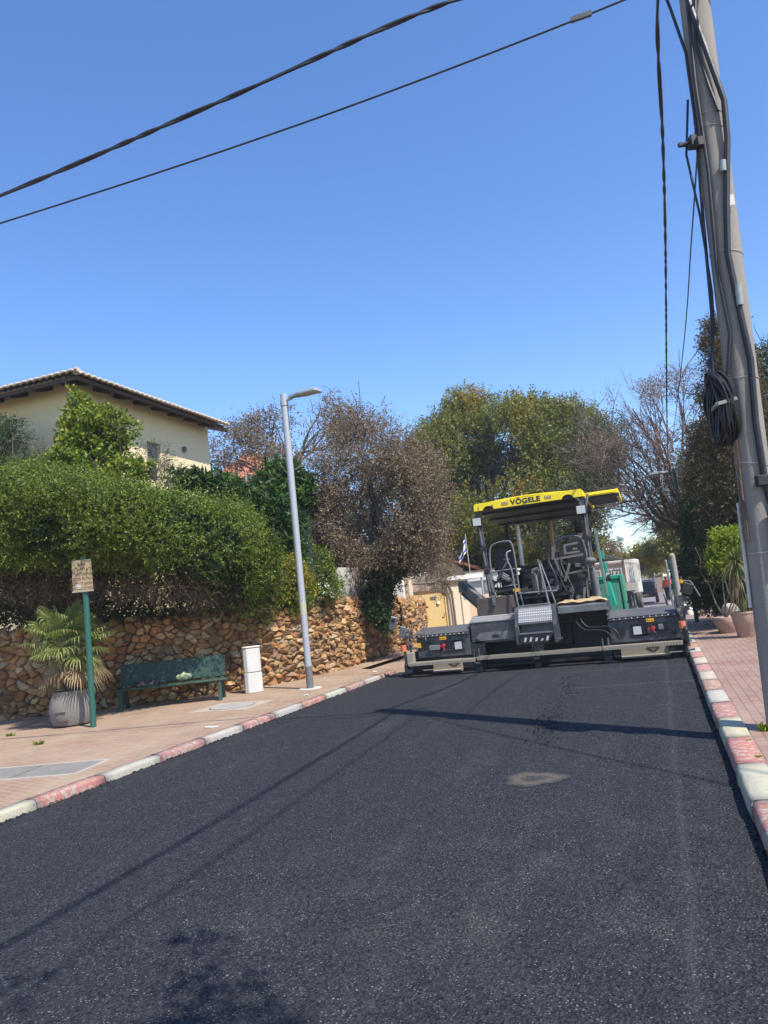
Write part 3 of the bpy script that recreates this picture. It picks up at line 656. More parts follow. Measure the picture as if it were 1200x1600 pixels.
# ================================================================== the paver
def paver():
    D = {}
    grey = paint('machine_grey', (0.045, 0.049, 0.056), 0.5, 0.1, 0.55, (0.20, 0.18, 0.15), 3)
    lgrey = paint('worn_light_grey', (0.13, 0.134, 0.14), 0.5, 0.2, 0.45, (0.34, 0.31, 0.26), 4)
    dark = paint('machine_black', (0.011, 0.0115, 0.013), 0.5, 0.0, 0.22, (0.05, 0.045, 0.036), 3)
    steel = paint('handrail_steel', (0.22, 0.22, 0.22), 0.4, 0.4, 0.3, (0.12, 0.105, 0.09), 6)
    yellow = paint('canopy_yellow', (0.86, 0.66, 0.012), 0.4, 0.0, 0.06, (0.5, 0.4, 0.1), 3)
    green = paint('hopper_green', (0.01, 0.33, 0.22), 0.45, 0.0, 0.25, (0.10, 0.16, 0.13), 3)
    brown = paint('rusty_brown_box', (0.075, 0.055, 0.048), 0.75, 0.0, 0.5, (0.13, 0.10, 0.08), 3)
    beige = paint('dusty_beige_plate', (0.29, 0.25, 0.19), 0.8, 0, 0.4, (0.25, 0.21, 0.16), 4)
    tanc = paint('burlap', (0.52, 0.36, 0.19), 0.95, 0, 0.4, (0.35, 0.23, 0.11), 9, 0.6)
    orange = paint('orange_plastic', (0.62, 0.17, 0.075), 0.5, 0, .1); red = paint('red_plug', (0.34, 0.02, 0.022), 0.5, 0, .1); amber = paint('amber_sticker', (0.75, 0.36, 0.02), 0.5, 0, .15)
    lens = paint('lamp_glass', (0.50, 0.52, 0.48), 0.25, 0, .2); white = paint('white_label', (0.48, 0.48, 0.46), 0.5, 0, .2)
    dustst = paint('dusty_grey_steel', (0.125, 0.118, 0.105), 0.7, 0.1, 0.4, (0.36, 0.32, 0.26), 5)
    def tread(name, c, sc):
        n = N(name); mp = n.new('ShaderNodeMapping'); mp.inputs['Scale'].default_value = (sc, sc, sc); n.l(n.pos, mp.inputs[0])
        v = n.new('ShaderNodeTexVoronoi', feature='F1'); v.inputs['Scale'].default_value = 1; v.inputs['Randomness'].default_value = 0.0; n.l(mp.outputs[0], v.inputs['Vector'])
        k = n.ramp(v.outputs['Distance'], [(0.28, (1, 1, 1)), (0.40, (0, 0, 0))])
        n.col(n.mix(k, n.mix(n.noise(4, 5), tuple(x * .45 for x in c), tuple(x * .65 for x in c)), tuple(min(1, x * 1.3) for x in c))).set(Roughness=0.5, Metallic=0.2); n.bump(k, 0.7, 0.006); return n.m
    trd = tread('tread_plate', (0.42, 0.42, 0.41), 22)
    T = thing('asphalt_paver', (-2.55, 18.2, 0.0), 'large dark grey asphalt paver with a yellow canopy spanning the road', 'asphalt paver')
    EACH = {'bolt', 'hinge', 'post_cover', 'step_side', 'fittings', 'vent', 'bracket', 'recess', 'handrail', 'stay', 'linkage', 'hose', 'latch', 'adjuster', 'walkway_bracket', 'emblem'}
    def B(mb, name, mat, par=T, **k): return (mb.build_each if name in EACH else mb.build)(name, mat, par, **k)
    # ---- tractor: chassis, tracks, bonnet
    mb = MB(); mb.box(-3.72, -1.28, 17.35, 20.7, .40, .95); mb.box(-3.5, -1.5, 17.15, 17.5, .75, 1.30); mb.box(-3.2, -1.9, 17.0, 17.3, .35, .8); B(mb, 'chassis', dark, bevel=.02)
    for x in (-3.62, -1.68):
        mb = MB(); prof = [(17.55, .40), (17.7, .12), (18.0, .02), (20.3, .02), (20.6, .12), (20.75, .40), (20.5, .66), (17.8, .66)]
        mb.prism([(x, y, z) for y, z in prof], (.30, 0, 0)); B(mb, 'crawler_track', MAT['black'], bevel=.02)
    mb = MB(); mb.box(-3.05, -1.95, 17.95, 20.3, .95, 2.12); mb.box(-3.3, -1.75, 18.7, 20.4, .95, 2.0); B(mb, 'engine_hood', dark, bevel=.05, seg=2)
    mb = MB()
    for i in range(6): mb.box(-2.95, -2.05, 17.905, 17.94, 1.02 + i * .17, 1.13 + i * .17)
    mb.box(-3.0, -2.0, 17.90, 17.945, 2.04, 2.10); B(mb, 'grille', grey, bevel=.01)
    mb = MB(); mb.box(-3.72, -1.28, 17.0, 18.7, 1.42, 1.48); B(mb, 'operator_platform', dark)
    mb = MB(); mb.box(-3.00, -2.02, 17.9, 18.15, 2.13, 2.19); mb.lathe((-2.35, 18.2, 2.19), [(.17, 0), (.17, .05), (.10, .09), (.02, .1)], 20); B(mb, 'dashboard', dark, bevel=.01)
    # ---- canopy
    y0, y1 = 16.8, 19.9; x0, x1 = -3.70, -1.27
    can = T
    def rim(xa, xb, z0, z1, arch=True):
        pts = [(xa, z0), (xa + .20, z0)]
        for sgn, cx_ in ((1, xa + .33), (1, xb - .33)):
            if arch:
                for k in range(9):
                    a = math.pi * (1 - k / 8); pts.append((cx_ + .125 * math.cos(a), z0 + .085 * math.sin(a)))
        pts += [(xb, z0), (xb, z1 - .05), (xb - .04, z1), (xa + .04, z1), (xa, z1 - .05)]
        return pts
    zr = 3.50
    mb = MB(); mb.prism([(x, y0, z) for x, z in rim(x0, x1, zr, zr + .17)], (0, .05, 0))
    mb.box(x0, x0 + .045, y0 + .05, y1, zr, zr + .14); mb.box(x1 - .045, x1, y0 + .05, y1, zr, zr + .14); mb.box(x0, x1, y1, y1 + .05, zr, zr + .13)
    canopy = B(mb, 'canopy', yellow, bevel=.012, seg=2)
    mb = MB(); nx = 8
    for i in range(nx):
        a, b = i / nx, (i + 1) / nx; za = zr + .15 + .07 * math.sin(math.pi * a); zb = zr + .15 + .07 * math.sin(math.pi * b)
        xa = x0 + .05 + (x1 - x0 - .1) * a; xb = x0 + .05 + (x1 - x0 - .1) * b
        mb.hexa([(xa, y0 + .05, za - .03), (xb, y0 + .05, zb - .03), (xb, y1, zb - .03), (xa, y1, za - .03), (xa, y0 + .05, za), (xb, y0 + .05, zb), (xb, y1, zb), (xa, y1, za)])
    B(mb, 'canopy_roof', yellow, canopy)
    mb = MB(); a_, b_ = x0 + .05, x1 - .05; mb.hexa([(a_, y0 + .06, zr + .015), (b_, y0 + .06, zr + .015), (b_, y1 - .35, zr - .20), (a_, y1 - .35, zr - .20), (a_, y0 + .06, zr + .05), (b_, y0 + .06, zr + .05), (b_, y1 - .35, zr + .05), (a_, y1 - .35, zr + .05)])
    for yy in (17.3, 18.2, 19.1): dz_ = -.215 * (yy - y0 - .06) / (y1 - .41 - y0); mb.box(x0 + .06, x1 - .06, yy, yy + .08, zr - .02 + dz_, zr + .010 + dz_)
    B(mb, 'canopy_lining', dark, canopy)
    blk = paint('black_lettering', (0.018, 0.018, 0.02), 0.5, 0, 0)
    text_mesh('lettering', 'VÖGELE', .155, blk, canopy, (-2.52, y0 - .003, zr + .085), (1, 0, 0), (0, 0, 1), .002, spacing=1.06, sx=1.12, bold=.006)
    for cx_ in (-2.985, -2.02):
        mb = MB(); mb.box(cx_ - .07, cx_ + .07, y0 - .004, y0 - .001, zr + .05, zr + .125); st = B(mb, 'sticker', paint('dull_brown_sticker', (0.16, 0.11, 0.07), .6, 0, 0), canopy)
        mb = MB()
        for k in range(4): mb.box(cx_ - .058 + k * .03, cx_ - .036 + k * .03, y0 - .006, y0 - .0045, zr + .092 + .006 * (k % 2), zr + .116)
        B(mb, 'emblem', paint('sticker_pale', (0.62, 0.52, 0.35), .6, 0, 0), canopy)
        mb = MB(); mb.box(cx_ - .06, cx_ + .06, y0 - .006, y0 - .0045, zr + .060, zr + .080); B(mb, 'emblem', paint('sticker_pale2', (0.55, 0.36, 0.15), .6, 0, 0), canopy)
    mb = MB(); mb.box(-2.56, -2.50, y0 - .03, y0 - .001, zr + .03, zr + .06); mb.box(-3.28, -3.255, y0 - .02, y0 - .001, zr + .04, zr + .10); mb.box(x0 + .1, x0 + .115, y0 - .006, y0 - .001, zr + .02, zr + .10); B(mb, 'bracket', grey, canopy)
    # slide-out wing of the canopy
    mb = MB(); mb.box(x1 + .01, -.58, 17.55, 17.60, zr + .06, zr + .135); mb.box(-.62, -.56, 17.56, 19.4, zr + .0, zr + .15); mb.box(x1 + .01, -.60, 17.6, 19.4, zr + .13, zr + .15); mb.box(x1 + .02, -.66, 17.53, 17.548, zr + .085, zr + .10)
    B(mb, 'canopy_wing', yellow, bevel=.008)
    mb = MB(); mb.box(x1 + .012, -.625, 17.61, 19.38, zr + .02, zr + .128); mb.box(-.64, -.55, 17.52, 17.548, zr - .02, zr + .05); B(mb, 'wing_lining', dark)
    # posts
    def post(xt, xb, zb, y):
        mb = MB(); mb.bar((xb, y, zb), (xt, y, 3.52), .09, .11, up=(1, 0, 0)); p = B(mb, 'post', grey, bevel=.01)
        mb = MB()
        for a, b in ((.12, .30), (.40, .56), (.62, .82)):
            q0 = Vector((xb, y - .062, zb)).lerp(Vector((xt, y - .062, 3.52)), a); q1 = Vector((xb, y - .062, zb)).lerp(Vector((xt, y - .062, 3.52)), b); mb.bar(q0, q1, .075, .03, up=(1, 0, 0))
        B(mb, 'post_cover', lgrey, p, bevel=.006)
        mb = MB()
        for a in (.34, .585):
            q = Vector((xb, y - .07, zb)).lerp(Vector((xt, y - .07, 3.52)), a); mb.obox(q, (.13, .06, .09))
        B(mb, 'hinge', dark, p)
    post(-3.66, -3.55, 1.40, 16.95); post(-1.30, -1.30, 1.25, 16.95)
    for xf, xt in ((-3.45, -3.5), (-1.55, -1.5)):
        mb = MB(); mb.bar((xf, 19.2, 1.4), (xt, 19.6, 3.5), .07, .07); B(mb, 'post', dark)
    mb = MB(); mb.tube([(-1.36, 16.92, 3.30), (-1.36, 16.88, 3.42), (-1.46, 16.86, 3.54)], .028, 8); mb.tube([(-1.25, 16.92, 3.28), (-1.21, 16.9, 3.42), (-1.18, 16.9, 3.55)], .03, 8); B(mb, 'stay', steel, smooth=True)
    for cx_, cz in ((-3.665, 3.255), (-1.355, 3.215)):
        mb = MB(); mb.box(cx_ - .115, cx_ + .115, 16.80, 16.90, cz - .105, cz + .105); mb.box(cx_ - .03, cx_ + .03, 16.86, 16.98, cz - .2, cz - .1); w = B(mb, 'work_light', dark, bevel=.012)
        mb = MB(); mb.box(cx_ - .092, cx_ + .092, 16.785, 16.799, cz - .085, cz + .085); B(mb, 'lens', lens, w, bevel=.006)
    # mirror on the right post
    mb = MB(); mb.tube([(-1.28, 17.0, 3.02), (-1.12, 17.1, 2.98)], .014, 6); mb.obox((-1.06, 17.1, 3.03), (.05, .14, .22), .3, 0, .6); B(mb, 'mirror', dark, bevel=.01)
    # exhausts
    mb = MB(); mb.tube([(-3.2, 19.5, 2.0), (-3.2, 19.5, 3.48)], .055, 14); B(mb, 'exhaust_pipe', paint('bright_steel', (0.62, 0.62, 0.6), .35, .5, .1), smooth=True)
    mb = MB(); mb.tube([(-2.36, 19.5, 2.0), (-2.36, 19.5, 2.55)], .06, 14); mb.tube([(-2.36, 19.5, 2.55), (-2.36, 19.5, 3.48)], .05, 14); B(mb, 'exhaust_pipe', paint('bronze_pipe', (0.34, 0.2, 0.09), .4, .5, .3), smooth=True)
    # seats
    for cx_, yy, zz in ((-3.30, 17.75, 1.95), (-1.68, 17.75, 2.0)):
        mb = MB(); mb.prism([(cx_ + x, yy, zz + z) for x, z in ((-.22, .05), (.22, .05), (.25, .35), (.20, .66), (.13, .70), (-.13, .70), (-.20, .66), (-.25, .35))], (0, .11, 0)); s = B(mb, 'seat_backrest', dark, bevel=.04, seg=3)
        mb = MB(); mb.box(cx_ - .05, cx_ + .05, yy - .006, yy - .001, zz + .42, zz + .455); B(mb, 'badge', paint('faded_badge', (0.25, 0.24, 0.16), .6, 0, .2), s)
        mb = MB(); mb.box(cx_ - .24, cx_ + .24, yy + .08, yy + .60, zz - .08, zz + .05); mb.box(cx_ - .18, cx_ + .18, yy + .08, yy + .5, zz - .55, zz - .08); mb.box(cx_ - .32, cx_ - .25, yy + .1, yy + .5, zz + .2, zz + .27); mb.box(cx_ + .25, cx_ + .32, yy + .1, yy + .5, zz + .2, zz + .27); B(mb, 'seat', dark, bevel=.03, seg=2)
    # left rail and its stair handrails
    R_ = lambda x, z, y=16.9: (x, y, z)
    mb = MB(); mb.tube(catmull([R_(-3.48, 1.95), R_(-3.49, 2.35), R_(-3.45, 2.63), R_(-3.32, 2.73), R_(-3.05, 2.75), R_(-2.96, 2.68), R_(-2.93, 2.45), R_(-2.92, 2.1), R_(-2.91, 1.6), R_(-2.86, 1.27)], 5), .019, 8)
    mb.tube([R_(-3.48, 2.10), R_(-2.93, 2.12)], .017, 8); mb.tube([R_(-3.38, 1.94), R_(-3.05, 2.36)], .016, 8); mb.tube([R_(-3.25, 1.75), R_(-2.93, 1.76)], .016, 8)
    mb.tube(catmull([R_(-2.97, 2.52, 16.75), R_(-3.06, 2.47, 16.7), R_(-3.05, 2.30, 16.65), R_(-2.98, 2.10, 16.6), R_(-2.95, 1.8, 16.55), R_(-2.93, 1.5, 16.5), R_(-2.89, 1.24, 16.45)], 5), .019, 8); B(mb, 'handrail', steel, smooth=True)
    mb = MB(); mb.tube(catmull([R_(-2.42, 2.18, 16.85), R_(-2.40, 2.24, 16.7), R_(-2.36, 2.1, 16.6), R_(-2.30, 1.7, 16.5), R_(-2.24, 1.26, 16.42)], 5), .019, 8); mb.tube([R_(-2.38, 2.22, 16.85), R_(-2.24, 1.7, 16.75), R_(-2.14, 1.28, 16.7)], .017, 8)
    mb.tube([R_(-2.88, 1.56, 16.55), R_(-2.05, 1.54, 16.6)], .022, 8); B(mb, 'handrail', steel, smooth=True)
    mb = MB(); mb.tube(catmull([R_(-2.10, 2.2, 17.2), R_(-2.08, 2.55, 17.2), R_(-1.95, 2.68, 17.2), R_(-1.62, 2.7, 17.2), R_(-1.45, 2.6, 17.2), R_(-1.40, 2.2, 17.2), R_(-1.42, 1.6, 17.2)], 5), .018, 8); B(mb, 'handrail', steel, smooth=True)
    # control console with levers under the left seat
    mb = MB(); mb.box(-3.45, -3.0, 17.0, 17.35, 1.56, 1.74); mb.box(-3.2, -3.02, 17.05, 17.25, 1.74, 1.80)
    for i in range(7): mb.tube([(-3.42 + i * .07, 17.02, 1.74), (-3.41 + i * .07, 16.99, 1.86)], .012, 6)
    mb.tube([(-3.45, 16.93, 1.62), (-3.05, 16.93, 1.66)], .045, 10); B(mb, 'control_console', dark)
    mb = MB(); mb.obox((-3.17, 16.88, 1.93), (.20, .10, .07), 0, 0, .6); mb.obox((-3.17, 16.88, 2.0), (.16, .06, .04), 0, 0, .6); mb.obox((-3.24, 17.0, 1.65), (.12, .1, .12), .3, .2, .3); mb.obox((-3.52, 16.9, 1.86), (.05, .08, .45), 0, 0, -.15); B(mb, 'bracket', lgrey, bevel=.006)
    mb = MB(); mb.ball((-3.02, 16.9, 1.63), .045, 10); mb.box(-3.0, -2.92, 16.84, 16.9, 1.60, 1.68); B(mb, 'signal_lamp', amber)
    # brown tool box with its latch
    mb = MB(); mb.box(-3.87, -3.05, 16.66, 16.98, 1.14, 1.545); tb = B(mb, 'tool_box', brown, bevel=.015)
    mb = MB(); mb.box(-3.49, -3.42, 16.60, 16.655, 1.36, 1.56); mb.cyl((-3.455, 16.60, 1.44), (-3.455, 16.57, 1.44), .03, 10); mb.cyl((-3.52, 16.63, 1.545), (-3.38, 16.63, 1.57), .018, 8); B(mb, 'latch', lgrey, tb)
    # left step: tread plate over a grey box with a pale pierced plate
    mb = MB(); mb.prism([(-3.98, y, z) for y, z in ((16.30, .58), (16.30, 1.02), (16.36, 1.06), (16.95, 1.16), (16.95, .58))], (1.03, 0, 0)); st = B(mb, 'side_step', grey, bevel=.012)
    mb = MB(); mb.hexa([(-3.99, 16.285, 1.025), (-2.96, 16.285, 1.025), (-2.96, 16.72, 1.145), (-3.99, 16.72, 1.145), (-3.99, 16.285, 1.045), (-2.96, 16.285, 1.045), (-2.96, 16.72, 1.165), (-3.99, 16.72, 1.165)]); B(mb, 'tread', trd, st)
    mb = MB(); mb.prism([(x, 16.275, z) for x, z in ((-3.88, .70), (-3.78, .63), (-3.10, .63), (-3.02, .70), (-3.06, .78), (-3.12, .80), (-3.78, .80))], (0, .02, 0)); B(mb, 'pierced_plate', lgrey, st, bevel=.004)
    mb = MB(); mb.prism([(-3.44 + .085 * math.cos(a) * (1.0), 16.268, .715 + .035 * math.sin(a)) for a in np.linspace(0, 2 * math.pi, 16, endpoint=False)], (0, .006, 0)); B(mb, 'hand_hole', dark, st)
    # centre steps
    mb = MB()
    for xa in (-2.96, -2.17):
        mb.prism([(xa, y, z) for y, z in ((16.02, .50), (16.02, .86), (16.22, 1.24), (16.34, 1.28), (16.5, 1.28), (16.5, .50))], (.085, 0, 0))
    cs = B(mb, 'step_side', grey, bevel=.008)
    mb = MB(); mb.hexa([(-2.873, 16.045, .955), (-2.172, 16.045, .955), (-2.172, 16.26, 1.245), (-2.873, 16.26, 1.245), (-2.873, 16.065, .945), (-2.172, 16.065, .945), (-2.172, 16.28, 1.235), (-2.873, 16.28, 1.235)]); B(mb, 'tread', trd, cs)
    mb = MB(); mb.box(-2.873, -2.172, 16.03, 16.12, .905, .94); mb.box(-2.873, -2.172, 16.28, 16.5, 1.245, 1.265); mb.box(-2.85, -2.2, 16.35, 16.39, 1.275, 1.305); B(mb, 'step_edge', lgrey, cs, bevel=.006)
    mb = MB(); mb.box(-2.873, -2.172, 16.30, 16.33, .62, .90); B(mb, 'step_back', lgrey, cs)
    mb = MB(); mb.prism([(x, 16.0, z) for x, z in ((-2.90, .50), (-2.30, .50), (-2.16, .70), (-2.90, .70))], (0, .10, 0)); ls = B(mb, 'lower_step', dark, cs, bevel=.006)
    mb = MB(); mb.box(-2.86, -2.18, 15.99, 16.15, .705, .735); B(mb, 'step_lip', lgrey, cs)
    mb = MB()
    for i, w in enumerate((1, 1, .8, .5, 1)):
        xx = -2.80 + i * .115; mb.prism([(xx, 15.994, .55), (xx + .045, 15.994, .55), (xx + .075, 15.994, .55 + .09 * w), (xx + .03, 15.994, .55 + .09 * w)], (0, .005, 0))
    B(mb, 'vent', lens, cs)
    mb = MB(); mb.tube([(-2.10, 16.05, .56), (-2.0, 16.05, .56)], .022, 8); mb.box(-2.62, -2.42, 16.05, 16.25, .28, .50); B(mb, 'bracket', grey, cs)
    # right rear: dark bay under a grey deck, piled tan sacking on it
    mb = MB(); mb.prism([(-2.07, y, z) for y, z in ((16.30, 1.05), (16.30, 1.19), (16.38, 1.22), (17.1, 1.24), (17.1, 1.19), (16.36, 1.05))], (1.0, 0, 0)); B(mb, 'rear_deck', lgrey, bevel=.008)
    mb = MB(); mb.prism([(-1.085, y, z) for y, z in ((16.32, .62), (16.32, 1.23), (17.1, 1.23), (17.1, .62), (16.6, .5))], (.05, 0, 0)); sp = B(mb, 'side_plate', grey, bevel=.006)
    mb = MB()
    for z in (.74, .86, .95, 1.08): mb.cyl((-1.06, 16.318, z), (-1.06, 16.29, z), .032, 10)
    B(mb, 'bolt', lgrey, sp)
    mb = MB(); mb.box(-3.95, -1.06, 17.12, 17.2, .12, 1.05); mb.box(-4.05, -1.05, 16.9, 17.1, .08, .26); B(mb, 'rear_bay', dark)  # black pieces put the deep shade of the bay into the colour
    mb = MB(); mb.tube([(-2.05, 16.5, .86), (-1.1, 16.5, .88)], .02, 8); mb.tube(catmull([(-1.75, 16.6, 1.0), (-1.72, 16.35, .85), (-1.55, 16.25, .68), (-1.3, 16.2, .66), (-1.12, 16.15, .60), (-1.0, 16.1, .42)], 6), .016, 8)
    mb.tube(catmull([(-1.55, 16.6, 1.05), (-1.62, 16.35, .9), (-1.48, 16.25, .73), (-1.2, 16.2, .72), (-1.05, 16.15, .70), (-.93, 16.1, .60), (-.88, 16.1, .42)], 6), .016, 8); mb.tube(catmull([(-1.85, 16.7, 1.0), (-1.7, 16.5, .8), (-1.3, 16.5, .74), (-1.1, 16.6, .9)], 6), .013, 8); B(mb, 'hose', MAT['black'], smooth=True)
    # machinery under the right seat
    mb = MB(); mb.box(-1.95, -1.40, 17.25, 17.6, 1.28, 1.9); mb.box(-1.86, -1.60, 17.1, 17.3, 1.30, 1.62); mb.box(-2.12, -2.0, 17.1, 17.4, 1.45, 2.4); B(mb, 'pump_housing', dark, bevel=.02)
    mb = MB(); mb.tube([(-1.23, 16.85, 1.24), (-1.27, 16.85, 1.86)], .065, 14); mb.tube([(-1.27, 16.85, 1.86), (-1.275, 16.85, 1.95)], .035, 10); cyl = B(mb, 'grey_cylinder', lgrey, smooth=True)
    mb = MB(); mb.ball((-1.30, 16.82, 2.10), .125, 14, (1, 1, .62)); mb.cyl((-1.30, 16.82, 1.95), (-1.30, 16.82, 2.06), .05, 10); B(mb, 'round_cap', dustst, smooth=True)
    mb = MB()
    for a, b, w in (((-1.82, 16.95, 2.30), (-1.82, 16.95, 2.52), .05), ((-1.82, 16.95, 2.50), (-1.52, 16.95, 2.52), .045), ((-1.82, 16.95, 2.32), (-1.5, 16.95, 2.33), .045), ((-2.08, 16.95, 2.22), (-1.42, 16.95, 2.26), .05), ((-1.85, 16.95, 1.88), (-1.4, 16.95, 1.92), .04), ((-2.1, 16.95, 2.22), (-2.06, 16.95, 2.5), .06), ((-2.05, 16.9, 2.2), (-1.95, 16.9, 1.85), .05), ((-1.55, 16.9, 1.3), (-1.5, 16.9, 1.55), .05), ((-1.45, 16.9, 1.28), (-1.43, 16.9, 1.75), .045), ((-1.9, 16.9, 1.72), (-1.75, 16.9, 2.1), .05)):
        mb.bar(a, b, w, w)
    for k in range(26):
        c = (random.uniform(-2.1, -1.4), random.uniform(16.9, 17.2), random.uniform(1.3, 2.3)); mb.obox(c, (random.uniform(.03, .12), random.uniform(.03, .1), random.uniform(.03, .14)), random.uniform(-.4, .4), random.uniform(-.4, .4), random.uniform(-.4, .4))
    B(mb, 'linkage', dustst)
    mb = MB()
    for k in range(22):
        c = (random.uniform(-3.5, -2.95), random.uniform(16.95, 17.3), random.uniform(1.55, 2.0)); mb.obox(c, (random.uniform(.03, .12), random.uniform(.03, .1), random.uniform(.03, .12)), random.uniform(-.4, .4), random.uniform(-.4, .4), random.uniform(-.4, .4))
    for k in range(30):
        c = (random.uniform(-2.9, -1.4), random.uniform(17.1, 17.5), random.uniform(1.3, 1.8)); mb.obox(c, (random.uniform(.04, .2), random.uniform(.03, .1), random.uniform(.03, .16)), random.uniform(-.4, .4), random.uniform(-.4, .4), random.uniform(-.4, .4))
    B(mb, 'fittings', grey)
    mb = MB(); mb.tube(catmull([(-1.95, 16.9, 2.25), (-1.88, 16.8, 1.95), (-1.78, 16.7, 1.7), (-1.72, 16.6, 1.5), (-1.78, 16.5, 1.35), (-1.95, 16.45, 1.25)], 6), .014, 8)
    mb.tube(catmull([(-2.15, 17.0, 2.45), (-2.2, 16.95, 2.2), (-2.1, 16.9, 1.9), (-2.05, 16.9, 1.6)], 6), .03, 8); mb.tube(catmull([(-2.05, 17.0, 2.4), (-2.12, 16.95, 2.1), (-2.0, 16.9, 1.8), (-1.9, 16.9, 1.5)], 6), .025, 8)
    for k in range(8):
        x = -3.55 + .08 * k; mb.tube(catmull([(x, 17.0, 1.9), (x + random.uniform(-.1, .1), 16.92, 1.75), (x + random.uniform(-.05, .15), 16.95, 1.55)], 4), .014, 6)
    B(mb, 'hose', MAT['black'], smooth=True)
    mb = MB(); mb.tube([(-2.58, 17.0, 2.02), (-2.45, 16.95, 2.05)], .05, 10); mb.tube(catmull([(-2.60, 16.95, 1.98), (-2.52, 16.9, 1.9), (-2.5, 16.9, 1.6), (-2.5, 16.9, 1.5)], 5), .035, 10); mb.tube([(-2.40, 16.95, 2.0), (-2.40, 16.95, 1.6)], .028, 8); mb.box(-2.62, -2.4, 16.97, 17.1, 1.55, 2.0); B(mb, 'elbow_pipe', dustst, smooth=True)
    cov = paint('dusty_cover', (0.085, 0.086, 0.09), .55, 0, .35, (0.2, 0.18, 0.155), 3)
    # ---- screed: two extensions
    for sgn, xa, xb, name in ((-1, -5.23, -4.02, 'screed_extension'), (1, -1.06, .31, 'screed_extension')):
        mb = MB(); mb.prism([(xa, y, z) for y, z in ((16.28, .36), (16.28, .80), (16.20, .82), (16.22, .86), (16.75, .99), (16.8, .95), (16.8, .36))], (xb - xa, 0, 0)); se = B(mb, name, grey, bevel=.008)
        mb = MB(); mb.hexa([(xa, 16.20, .862), (xb, 16.20, .862), (xb, 16.74, .995), (xa, 16.74, .995), (xa, 16.20, .874), (xb, 16.20, .874), (xb, 16.74, 1.007), (xa, 16.74, 1.007)]); B(mb, 'cover_plate', cov, se)
        mb = MB(); nb = 11
        for i in range(nb):
            x = xa + .1 + (xb - xa - .2) * i / (nb - 1); mb.cyl((x, 16.205, .842), (x, 16.185, .842), .014, 8)
        B(mb, 'bolt', lens, se)
        mb = MB(); w = xb - xa
        mb.box(xa + .12, xa + .28, 16.262, 16.275, .50, .66) if sgn > 0 else mb.box(xa + .16, xa + .32, 16.262, 16.275, .56, .70)
        mb.box(xa + .52, xb - .12, 16.262, 16.275, .46, .50); mb.box(xa + .85, xa + 1.12, 16.262, 16.275, .52, .70) if sgn > 0 else mb.box(xa + .65, xa + .95, 16.262, 16.275, .56, .70)
        mb.box(xa + .40, xa + .72, 16.262, 16.2755, .47, .70) if sgn > 0 else mb.box(xa + .85, xa + 1.05, 16.262, 16.2755, .48, .70)
        mb.box(xa, xb, 16.35, 16.7, .10, .36)
        B(mb, 'recess', dark, se)
        wx = xa + .45 if sgn > 0 else xa + .87
        mb = MB(); mb.box(wx, wx + .155, 16.25, 16.261, .50, .66); B(mb, 'label_plate', white, se)
        ox = xa + .72 if sgn > 0 else xa + .56
        mb = MB(); mb.box(ox, ox + .15, 16.19, 16.20, .735, .80); B(mb, 'sticker', amber, se)
        mb = MB(); mb.box(ox + .005, ox + .145, 16.186, 16.189, .765, .77); B(mb, 'emblem', dark, se)
        rx = xa + .83 if sgn > 0 else xa + .62
        mb = MB(); mb.cyl((rx, 16.26, .60), (rx, 16.16, .60), .045, 12, .03); mb.box(rx - .09, rx - .06, 16.2, 16.26, .56, .63); mb.cyl((rx, 16.2, .60), (rx + .02, 16.2, .5), .02, 8); B(mb, 'red_plug', red, se)
        mb = MB(); mb.box(rx + .10, rx + .20, 16.2, 16.26, .56, .67) if sgn > 0 else mb.box(rx - .32, rx - .08, 16.19, 16.26, .52, .63); B(mb, 'valve_block', lgrey, se, bevel=.01)
        if sgn < 0:
            mb = MB(); mb.box(xa + .02, xa + .10, 16.2, 16.27, .60, .70); B(mb, 'signal_lamp', amber, se)
        mb = MB()
        if sgn > 0: mb.tube(catmull([(rx + .02, 16.18, .52), (rx + .1, 16.12, .46), (rx + .3, 16.1, .50), (rx + .45, 16.1, .62), (.25, 16.1, .85), (.24, 16.2, 1.1)], 6), .013, 8)
        else: mb.tube(catmull([(rx + .02, 16.18, .52), (rx - .03, 16.12, .43), (rx - .25, 16.1, .38), (rx - .5, 16.1, .43), (xa + .05, 16.1, .55), (xa - .02, 16.15, .62)], 6), .013, 8)
        B(mb, 'hose', MAT['black'], se, smooth=True)
        # heated plate near the road, with a dark diamond badge
        pa, pb = (xa + .16, xb - .30) if sgn > 0 else (xa + .36, xb - .22)
        mb = MB(); mb.prism([(pa, y, z) for y, z in ((16.12, .045), (16.05, .06), (16.16, .10), (16.16, .30), (16.3, .30), (16.3, .045))], (pb - pa, 0, 0)); pl = B(mb, 'screed_plate', beige)
        mb = MB()
        for i in range(5): x = pa + .08 + (pb - pa - .16) * i / 4; mb.cyl((x, 16.16, .09), (x, 16.12, .09), .012, 8)
        B(mb, 'bolt', white, pl)
        cx_ = (pa + pb) / 2 + .16
        mb = MB(); mb.prism([(cx_ + x, 16.155, .215 + z) for x, z in ((-.14, 0), (-.03, -.075), (.03, -.075), (.14, 0), (.08, .06), (.0, .045), (-.08, .06))], (0, .004, 0)); B(mb, 'badge', paint('dark_brown_badge', (0.06, 0.032, 0.022), .6, 0, .2), pl)
        mb = MB(); mb.prism([(cx_ + x, 16.15, .215 + z) for x, z in ((-.07, 0), (.0, -.045), (.07, 0), (.0, -.02))], (0, .004, 0)); B(mb, 'emblem', beige, pl)
        # edge: end plate, orange grip, uprights
        ex = xa - .24 if sgn < 0 else xb + .0
